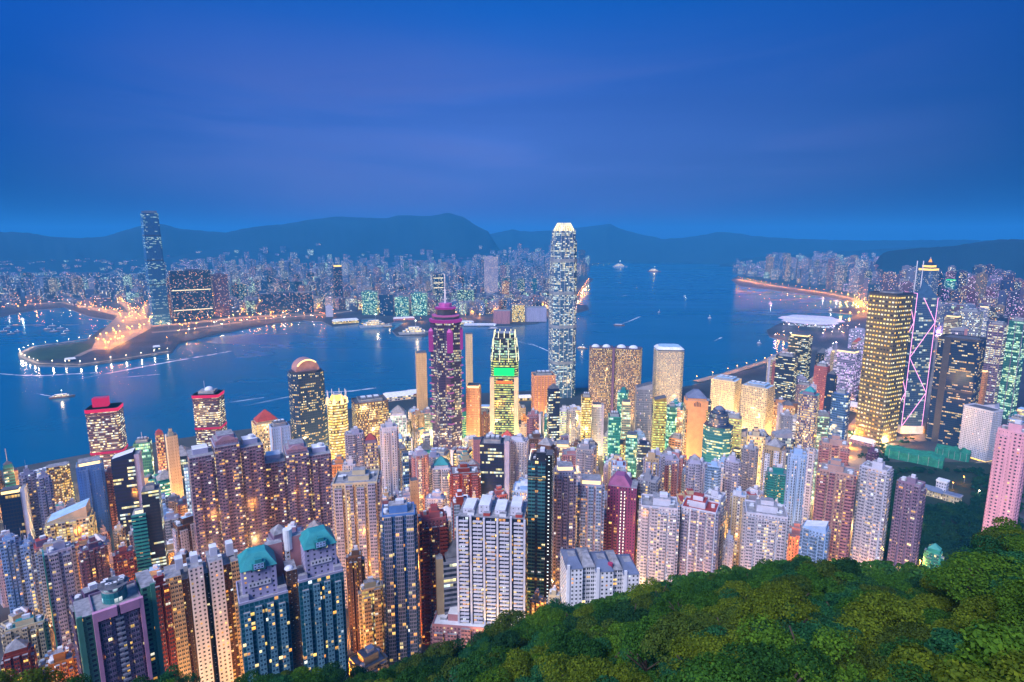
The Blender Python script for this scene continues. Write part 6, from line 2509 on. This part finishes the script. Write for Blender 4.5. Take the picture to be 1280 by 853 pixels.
for i, (dd, aa, x, y, z, px, py, D) in enumerate(cand[:NT]):
    k = rg.randrange(10)
    t = thing('tree', (x, y, z - .6), rg.uniform(0, 6.28))
    s = rg.uniform(.95, 1.5)
    t.scale = (s, s, s * rg.uniform(.85, 1.1))
    # neighbours of one kind stand together
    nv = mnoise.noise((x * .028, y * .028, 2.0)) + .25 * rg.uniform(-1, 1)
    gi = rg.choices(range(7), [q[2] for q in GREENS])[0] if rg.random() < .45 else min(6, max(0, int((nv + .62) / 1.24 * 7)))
    if D > 150 and gi in (2, 3) and rg.random() < .7:      # darker tints on the crest, brighter at the foot: uneven light in the colour
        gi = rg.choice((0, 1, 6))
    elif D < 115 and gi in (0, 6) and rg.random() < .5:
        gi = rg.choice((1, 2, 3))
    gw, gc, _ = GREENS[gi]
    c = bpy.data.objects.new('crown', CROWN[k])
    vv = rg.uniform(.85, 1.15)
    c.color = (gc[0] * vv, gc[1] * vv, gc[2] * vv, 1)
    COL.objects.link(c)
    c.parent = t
    tr = bpy.data.objects.new('trunk', TRUNK[k])
    COL.objects.link(tr)
    tr.parent = t
    TREES.append((t, px, py, D, gw, s))


def mass(name, pts, label, cat, mat=None):
    vs = []
    for x, y, z, s in pts:
        v = low[rg.randrange(4)]
        t = rg.uniform(0, 6.28)
        c, s_ = math.cos(t), math.sin(t)
        vs.append(np.stack([v[:, 0] * c - v[:, 1] * s_, v[:, 0] * s_ + v[:, 1] * c, v[:, 2]], 1) * s + np.array([x, y, z]))
    o = bpy.data.objects.new(name, quad_mesh(name, np.concatenate(vs), mat or m_leaf2))
    COL.objects.link(o)
    return tag(o, label, cat, kind='stuff')


m_leaf2, nt = newmat('wood_leaves')
tc = N(nt, 'ShaderNodeTexCoord')
nz = N(nt, 'ShaderNodeTexNoise')
nz.inputs['Scale'].default_value = .07
nz.inputs['Detail'].default_value = 2
nt.links.new(tc.outputs['Object'], nz.inputs['Vector'])
ge = N(nt, 'ShaderNodeNewGeometry')
base = ramp(nt, nz.outputs['Fac'], [(.3, (.022, .078, .024)), (.45, (.034, .11, .026)), (.55, (.055, .12, .02)), (.7, (.024, .09, .036))])
lc = MIX(nt, 1.0, base, ramp(nt, ge.outputs['Random Per Island'], [(0, (.55, .6, .5)), (.6, (1, 1, 1)), (1, (1.4, 1.3, .9))]), 'MULTIPLY')
d1 = N(nt, 'ShaderNodeBsdfDiffuse')
nt.links.new(lc, d1.inputs[0])
out(nt, d1.outputs[0])
def leafy(name, stops):
    m, nt = newmat(name)
    tc = N(nt, 'ShaderNodeTexCoord')
    nz = N(nt, 'ShaderNodeTexNoise')
    nz.inputs['Scale'].default_value = .05
    nt.links.new(tc.outputs['Object'], nz.inputs['Vector'])
    d = N(nt, 'ShaderNodeBsdfDiffuse')
    nt.links.new(ramp(nt, nz.outputs['Fac'], stops), d.inputs[0])
    out(nt, d.outputs[0])
    return m


m_leaf3 = leafy('dark_leaves', [(.35, (.008, .034, .022)), (.5, (.012, .048, .024)), (.65, (.018, .055, .020))])  # darker greens than the wood leaves
mass('woodland', [(x, y, z - .6, rg.uniform(.75, 1.1)) for dd, aa, x, y, z, px, py, D in cand[NT:] + outer], 'continuous wood along the crest of the near hillside', 'wood')
pts = []
while len(pts) < 1000:
    px, py = rg.uniform(1095, 1275), rg.uniform(572, 700)
    if 1122 < px < 1216 and 592 < py < 634 or (1205 < px and py < 585) or (px < 1212 and py < 588):
        continue
    x, y, z = hillpoint(px, py)
    pts.append((x, y, z - 1, rg.uniform(.7, 1.25)))
mass('garden_trees', pts, 'dark trees of the gardens around the old white residence', 'trees', m_leaf3)
pts = []
for px, py, n, sx, sy in ((1066, 545, 12, 8, 6), (1090, 572, 16, 20, 5), (1230, 508, 14, 26, 5), (1110, 560, 10, 16, 4), (1136, 552, 6, 10, 3), (930, 600, 6, 5, 6)):
    for _ in range(n):
        x, y, z = hillpoint(px + rg.uniform(-sx, sx), py + rg.uniform(-sy, sy))
        pts.append((x, y, z - 1, rg.uniform(.7, 1.2)))
mass('street_trees', pts, 'dark clumps of street trees around the spot-lit square tower', 'trees', m_leaf3)

# ------------------------------------------------------------------ boats
m_hull = plain('boat_hull', (.10, .11, .16), rough=.5)
m_hullw = plain('white_hull', (.6, .6, .64), rough=.5)
m_hullo = plain('rust_hull', (.30, .12, .06), rough=.7)


def boat(px, py, lpx, head, label, cat='boat', hull=None, lit='warm', decks=2, watts=0, mast=True, name='boat'):
    X, Y = g(px, py, 0)
    a = math.atan2(X, Y)
    D = proj(X, Y, 0)[2]
    L = lpx * D / F * math.cos(a)
    B = L * .24
    root = thing(name, (X, Y, 0), -a + R(head))
    tag(root, label, cat)
    hm = hull or m_hullw
    hh = max(2.0, L * .07)
    outl = [(-L / 2, -B * .36), (L * .25, -B / 2), (L / 2, 0), (L * .25, B / 2), (-L / 2, B * .36)]
    mb = MB()
    mb.prism([(x * .93, y * .8) for x, y in outl], -1, hh, hm, m_roof, top=outl, bottom=True)
    mb.build('hull', root)
    z = hh
    em = {'warm': f_fargold, 'white': f_cyan, 'dark': f_farn}[lit]
    for k in range(decks):
        mb = MB()
        f = .62 - .16 * k
        dh = max(2.4, L * .05)
        mb.box(-L * .06, 0, z, z + dh, L * f, B * (.75 - .12 * k), em, m_white, cw=max(2, L * .04), fh=dh)
        mb.build('cabin', root, C['white'])
        z += dh
    if mast:
        mb = MB()
        mb.bar((0, 0, z), (0, 0, z + max(5, L * .16)), max(.2, L * .006), m_grey)
        mb.build('mast', root)
        mb = MB()
        mb.prism(ngon(max(.5, L * .012), 6), z + max(5, L * .16), z + max(6, L * .19), g_navig)
        mb.build('mast_lamp', root)
    if watts:
        watts *= .22
        ld = bpy.data.lights.new('boat_light', 'POINT')
        ld.energy = watts
        ld.color = (1, .75, .4) if lit == 'warm' else (.85, 1, .9)
        ld.shadow_soft_size = 2
        lo = bpy.data.objects.new('boat_light', ld)
        lo.location = (0, -B, z + 4)
        lo.parent = root
        COL.objects.link(lo)
    return root


boat(78, 497, 34, -8, 'long amber-lit ferry under way off the near western shore', 'ferry', m_hullo, 'warm', 2, 40000, name='ferry')
boat(775, 334, 19, 4, 'amber-lit ship moored mid-harbour, nearer the tallest tower', 'ship', None, 'warm', 3, 300000, name='ship')
boat(818, 340, 17, -4, 'squat amber-lit ship moored mid-harbour, farther from the tallest tower', 'ship', m_hullo, 'warm', 3, 300000, name='ship')
boat(856, 371, 5, 60, 'small dark boat with a white mast lamp in mid-channel', lit='white', watts=20000)
boat(796, 360, 5, 80, 'tiny sail-masted boat north of the wake patches', lit='dark')
boat(824, 391, 6, 60, 'small pale boat between mid-channel and the beige tower', lit='dark')
boat(963, 380, 6, 40, 'boat with a bright green-white lamp off the convention hall', lit='white', watts=120000)
boat(887, 398, 5, 20, 'little boat alone right of mid-channel', lit='dark')
boat(949, 430, 7, 10, 'dark launch near the reclaimed waterfront', hull=m_hull, lit='dark')
boat(728, 436, 14, -10, 'amber ferry passing right of the tallest tower', 'ferry', m_hullo, 'warm', 2, 20000, name='ferry')
boat(774, 407, 14, -10, 'low pinkish barge crossing behind the tallest tower', 'barge', m_hullo, 'dark', 1, mast=False, name='barge')
boat(1028, 374, 8, 20, 'white-lit boat moored in the eastern basin, outer one', lit='white', watts=80000)
boat(1046, 377, 8, -10, 'white-lit boat moored in the eastern basin, inner one', lit='white', watts=80000)
boat(1038, 389, 7, 30, 'lit launch beside the eastern breakwater', lit='white', watts=50000)
boat(28, 400, 8, 20, 'bright white-lit boat in the western boat basin', lit='white', watts=120000)
boat(12, 398, 6, -20, 'small lit boat at the outer end of the western basin', lit='white', watts=30000)
boat(20, 407, 11, -30, 'pink-lit barge moored in the western basin', 'barge', m_hullo, 'warm', 1, mast=False, name='barge')
for i, (x, y, l) in enumerate(((60, 412, 13), (68, 415, 14), (76, 411, 12), (84, 414, 10), (66, 408, 12), (5, 415, 14), (14, 418, 13), (10, 411, 12), (22, 415, 10), (80, 418, 9))):
    o = boat(x, y, l, rg.uniform(-25, 25), 'dark work barge rafted with others in the western basin', 'barge', m_hull, 'dark', 1, name='barge')
    o['group'] = 'dark barges rafted in the western basin'
boat(470, 409, 42, 12, 'long white liner moored beside the golden ferry shed', 'ship', None, 'warm', 3, 150000, name='ship')
boat(520, 418, 44, 8, 'broad white-lit ship moored left of the magenta neon tower', 'ship', None, 'warm', 3, 200000, name='ship')
boat(486, 409, 14, 20, 'small rosy-lit ferry between the two moored liners', 'ferry', m_hullo, 'warm', 1, 20000, name='ferry')
boat(618, 412, 16, 0, 'dark ferry lying off the southern tip', 'ferry', m_hull, 'dark', 2, name='ferry')

m_foam, nt = newmat('wake_foam')
tc = N(nt, 'ShaderNodeTexCoord')
nz = N(nt, 'ShaderNodeTexNoise')
nz.inputs['Scale'].default_value = .05
nz.inputs['Detail'].default_value = 5
nt.links.new(tc.outputs['Object'], nz.inputs['Vector'])
uvn = N(nt, 'ShaderNodeUVMap')
uvn.uv_map = 'UV'
su = N(nt, 'ShaderNodeSeparateXYZ')
nt.links.new(uvn.outputs[0], su.inputs[0])
ed = M_(nt, 'MULTIPLY', M_(nt, 'MULTIPLY', su.outputs[1], M_(nt, 'SUBTRACT', 1.0, su.outputs[1])), 4.0)
en = M_(nt, 'MULTIPLY', M_(nt, 'MULTIPLY', su.outputs[0], M_(nt, 'SUBTRACT', 1.0, su.outputs[0])), 4.0, clamp=True)
fac = M_(nt, 'MULTIPLY', M_(nt, 'MULTIPLY', ramp(nt, nz.outputs['Fac'], [(.3, (.1,) * 3), (.65, (1,) * 3)]), ed), M_(nt, 'MULTIPLY', en, 1.0))
tr = N(nt, 'ShaderNodeBsdfTransparent')
df = N(nt, 'ShaderNodeBsdfDiffuse')
df.inputs[0].default_value = (.75, .8, .85, 1)
ms = N(nt, 'ShaderNodeMixShader')
nt.links.new(fac, ms.inputs[0])
nt.links.new(tr.outputs[0], ms.inputs[1])
nt.links.new(df.outputs[0], ms.inputs[2])
out(nt, ms.outputs[0])
for px, w in (([(70, 479), (140, 466), (215, 452), (290, 439)], 24), ([(-30, 465), (20, 469), (50, 470), (120, 466)], 18), ([(40, 491), (55, 494), (66, 496)], 9),
              ([(300, 509), (380, 492), (440, 489), (470, 485)], 14), ([(660, 428), (690, 441)], 12), ([(640, 425), (675, 434)], 8), ([(722, 406), (745, 405)], 8), ([(772, 407), (786, 402), (800, 396)], 16),
              ([(776, 371), (784, 369)], 14), ([(892, 427), (902, 422)], 14), ([(130, 474), (200, 468)], 7), ([(240, 510), (330, 497)], 7)):
    p = resample([g(x, y, 0) for x, y in px], 60)
    mb = MB()
    n = len(p)
    L, Q_ = [], []
    for i in range(n):
        a_, b_ = Vector(p[max(0, i - 1)]), Vector(p[min(n - 1, i + 1)])
        t = (b_ - a_).normalized()
        ww = w * (.4 + .6 * i / n)
        nn = Vector((-t.y, t.x)) * ww / 2
        L.append(Vector(p[i]) + nn)
        Q_.append(Vector(p[i]) - nn)
    for i in range(n - 1):
        mb.face([(*Q_[i], .05), (*Q_[i + 1], .05), (*L[i + 1], .05), (*L[i], .05)], m_foam, [(i / n, 0), ((i + 1) / n, 0), ((i + 1) / n, 1), (i / n, 1)])
    tag(mb.build('boat_wake'), 'pale foaming boat wake on the harbour', 'wake', kind='stuff')

# ------------------------------------------------------------------ street glow between the towers: lamps standing in the lanes
SEEN = sorted([b for b in BUILT if b['d'] < 1300], key=lambda b: b['d'])
spots = []
rl = random.Random(9)
for _ in range(4000):
    a = R(rl.uniform(-43, 43))
    d = rl.uniform(360, 1230)
    x, y = d * math.sin(a), d * math.cos(a)
    if d < edge(a)[1] + 90:
        continue
    z = terrain(x, y)
    px, py, D = proj(x, y, z)
    if not 0 < px < 1280 or (1100 < px < 1260 and 560 < py < 700):
        continue
    if py < np.interp(px, [p[0] for p in sh], [p[1] for p in sh]) + 4:
        continue
    m = min(math.hypot(b['X'] - x, b['Y'] - y) - b['r'] * .85 for b in SEEN)
    if not .3 < m < 12:
        continue
    if any((x - s[0]) ** 2 + (y - s[1]) ** 2 < 34 ** 2 for s in spots):
        continue
    spots.append((x, y, z, d))
print('lane lamps', len(spots))
for x, y, z, d in spots[:230]:
    bright = rl.random()
    LAMPS.append((x, y, z, 8, 40000 + 130000 * bright ** 2 + (125000 * (.35 + bright) if d > 720 else 0), 'gold' if d > 760 else rl.choice(('sodium', 'sodium', 'gold')), 'street lamps in the lanes between towers'))

lamp_mesh = {}
for kind, m in (('sodium', g_lamp), ('gold', g_lamp), ('white', g_lampw), ('violet', g_lampw), ('amber', g_lamp)):
    mb = MB()
    mb.bar((0, 0, 0), (0, 0, 1), .025, m_grey, 5)
    mb.bar((0, 0, .98), (.12, 0, 1.0), .015, m_grey, 4)
    mb.prism(ngon(.06, 8, 0, .12, 0), .95, 1.0, m, m, bottom=True)
    ob = mb.build('street_lamp')
    lamp_mesh[kind] = ob.data
    bpy.data.objects.remove(ob)
LLAB = {'lamps over the shore works': 'work lamp on the dark shore strip right of the slender glass tower', 'lamps over the western works': 'work lamp behind the western boat basin', 'lamps around the convention hall': 'lamp on the forecourts in front of the winged convention hall',
        'lamps over the toll plaza': 'tall sodium lamp among those lighting the golden toll plaza', 'lamps along the western approach roads': 'sodium lamp along the roads climbing from the toll plaza',
        'lamps along the shore road': 'amber lamp along the far shore road right of the slender glass tower', 'lamps along the boat basin': 'amber lamp along the quay of the western boat basin',
        'lamps round the park promenade': 'small white lamp on the promenade ringing the peninsula park', 'lamps along the eastern shore road': 'amber lamp along the curving eastern shore road',
        'lamps on the southern promenade': 'amber lamp on the far southern promenade behind the tallest tower', 'lamps on the far quays': 'tiny white lamp on the most distant harbour quay',
        'lamps along the near waterfront': 'amber lamp on the near waterfront road beside the convention hall', 'lamps in the streets below the hill': 'street lamp lighting the streets around the spot-lit square tower and gardens',
        'lamps in the far shore streets': 'amber lamp in the streets among the far shore blocks', 'lamps in the eastern streets': 'added lamp washing the eastern streets beyond the convention hall',
        'street lamps in the lanes between towers': 'street lamp glowing in a narrow lane between the crowded towers'}
LCOL = {'sodium': (1, .36, .05), 'gold': (1, .62, .22), 'white': (1, .82, .55), 'violet': (.85, .5, 1), 'amber': (1, .33, .02)}
for x, y, z, hh, wt_, c, grp in LAMPS:
    o = bpy.data.objects.new('promenade_lamp' if 'promenade' in grp or 'quay' in grp or 'waterfront' in grp or 'basin' in grp else 'work_lamp' if 'works' in grp else 'lane_lamp' if 'far shore' in grp or 'eastern streets' in grp else 'highway_lamp' if 'road' in grp or 'plaza' in grp or 'far shore' in grp or 'eastern' in grp else 'street_lamp', lamp_mesh[c])
    o.location = (x, y, z)
    o.rotation_euler = (0, 0, rl.uniform(0, 6.28))
    o.scale = (hh, hh, hh)
    COL.objects.link(o)
    tag(o, LLAB[grp], 'street lamp', grp)
    if wt_:
        ld = bpy.data.lights.new('lamp_light', 'POINT')
        ld.energy = wt_
        ld.color = LCOL[c]
        ld.shadow_soft_size = .06
        ld.shadow_soft_size = 1.2
        lo = bpy.data.objects.new('lamp_light', ld)
        lo.location = (.12, 0, .86)
        lo.parent = o
        COL.objects.link(lo)
print('lamps', len(LAMPS))
# ------------------------------------------------------------------ what sets each apart
USED = {}


def size_word(b):
    h = b['zt'] - b['zb']
    return ('low ' if h < 32 else 'tall ' if h > 95 else '') + ('slim' if b['W'] < 17 else 'broad' if b['W'] > 26 else 'mid-width')


REFS = [(b['ref'], b) for b in BUILT if b.get('ref')]
FEAT = dict(tank='with a roof tank', steps='with stepped roof rooms', tall='with a tall lift tower', plant='with a flat plant room', lit='with a lit crown', bare='with a bare roof', slant='with a slanting roof')
for b in BUILT:
    if b.get('label'):
        USED[b['label'].lower()] = b
        tag(b['root'], b['label'])
for b in sorted(BUILT, key=lambda b: -b.get('seen', 0)):
    if b.get('label'):
        continue
    cw = CWORD.get(b['colname'], b['colname'])
    rw = {'lblue': 'pale blue'}.get(b.get('roof', 'grey'), b.get('roof', 'grey'))
    ft = 'with a %s pyramid roof' % rw if b['crown'] == 'pyramid' else FEAT[b['crown']]
    if b['crown'] in ('tank', 'plant') and b.get('roof') in ('red', 'teal', 'lblue', 'white'):
        ft = 'with a %s flat roof' % rw
    best = None
    my = (b['y'] + b['vis']) / 2
    near = sorted(REFS, key=lambda r: (r[1]['x'] - b['x']) ** 2 + (((r[1]['y'] + r[1]['vis']) / 2 - my) * 1.2) ** 2)
    for rn, q in near[:9]:
        dx, dy = b['x'] - q['x'], my - (q['y'] + q['vis']) / 2
        if abs(dx) > max(q['w'] * .6, abs(dy) * .7):
            rel = 'left of' if dx < 0 else 'right of'
        else:
            rel = 'in front of' if b['d'] < q['d'] else 'behind'
        for extra in ('', 'plainly ', ):
            lab = '%s %s %s %s, %s %s' % (size_word(b), cw, b['cat'], ft, rel, rn)
            if len(lab.split()) > 16:
                lab = '%s %s tower %s, %s %s' % (size_word(b).split()[-1], cw, ft, rel, rn)
            if lab.lower() not in USED and len(lab.split()) <= 16:
                best = lab
                break
        if best:
            break
    if not best:
        best = '%s %s tower between %s and %s' % (size_word(b), cw, near[0][0], near[1][0])
    USED[best.lower()] = b
    tag(b['root'], best)
for b in BUILT:
    if b.get('fill'):
        b['root']['group'] = 'towers crowding the city below the hill'

FR = [('the slender blue glass tower', 195), ('the wide navy slab block', 245), ('the amber-headed dark tower', 424), ('the teal quay blocks', 480), ('the magenta neon mast', 557), ('the tall gridded hotel', 614), ('the tallest rounded tower', 705)]
ER = [('the far eastern headland', 935), ('the winged convention hall', 1012), ('the spot-lit square tower', 1114), ('the lantern-crowned tower', 1164), ('the magenta-washed tower', 1216), ('the last dark far tower', 1262)]
for p in FARL:
    refs = ER if p['east'] else FR
    rn, rx = min(refs, key=lambda r: abs(r[1] - p['px']))
    side = 'left of' if p['px'] < rx - 4 else 'right of' if p['px'] > rx + 4 else 'behind'
    row = 'near the shore' if p['d'] < 3900 else 'in the middle rows' if p['d'] < 6200 else 'below the hills'
    hw = 'low' if p['h'] < 42 else 'tall' if p['h'] > 85 else 'mid-rise'
    lw = {'far_windows_lit': 'brightly windowed', 'far_windows_green': 'green-lit', 'far_windows_violet': 'violet-lit', 'far_dark_glass': 'dark-windowed'}.get(p['mat'].name, 'dimly lit')
    lab = '%s %s %s block %s, %s %s' % (hw, lw, CWORD.get(p['c'], p['c']), row, side, rn)
    p['o']['label'] = lab
    p['o']['group'] = 'city blocks: ' + lab
WR = sorted([(b['ref'], b) for b in BUILT if b.get('ref') and b['y'] > 560 and b['x'] > 480], key=lambda r: r[1]['x'])
for t, px, py, D, gw, s in TREES:
    rn = min(WR, key=lambda r: abs(r[1]['x'] - px))[0]
    row = 'on the crest of the wood' if D > 190 else 'midway down the wood' if D > 120 else 'low in the wood' if D > 85 else 'nearest the viewer'
    sz = 'large' if s > 1.32 else 'small' if s < 1.1 else 'mid-sized'
    lab = '%s %s tree %s, below %s' % (sz, gw, row, rn)
    if len(lab.split()) > 16:
        lab = '%s %s tree %s, below %s' % (sz, gw, row.replace(' of the wood', ''), rn)
    tag(t, lab, 'tree', 'hillside trees: ' + lab)
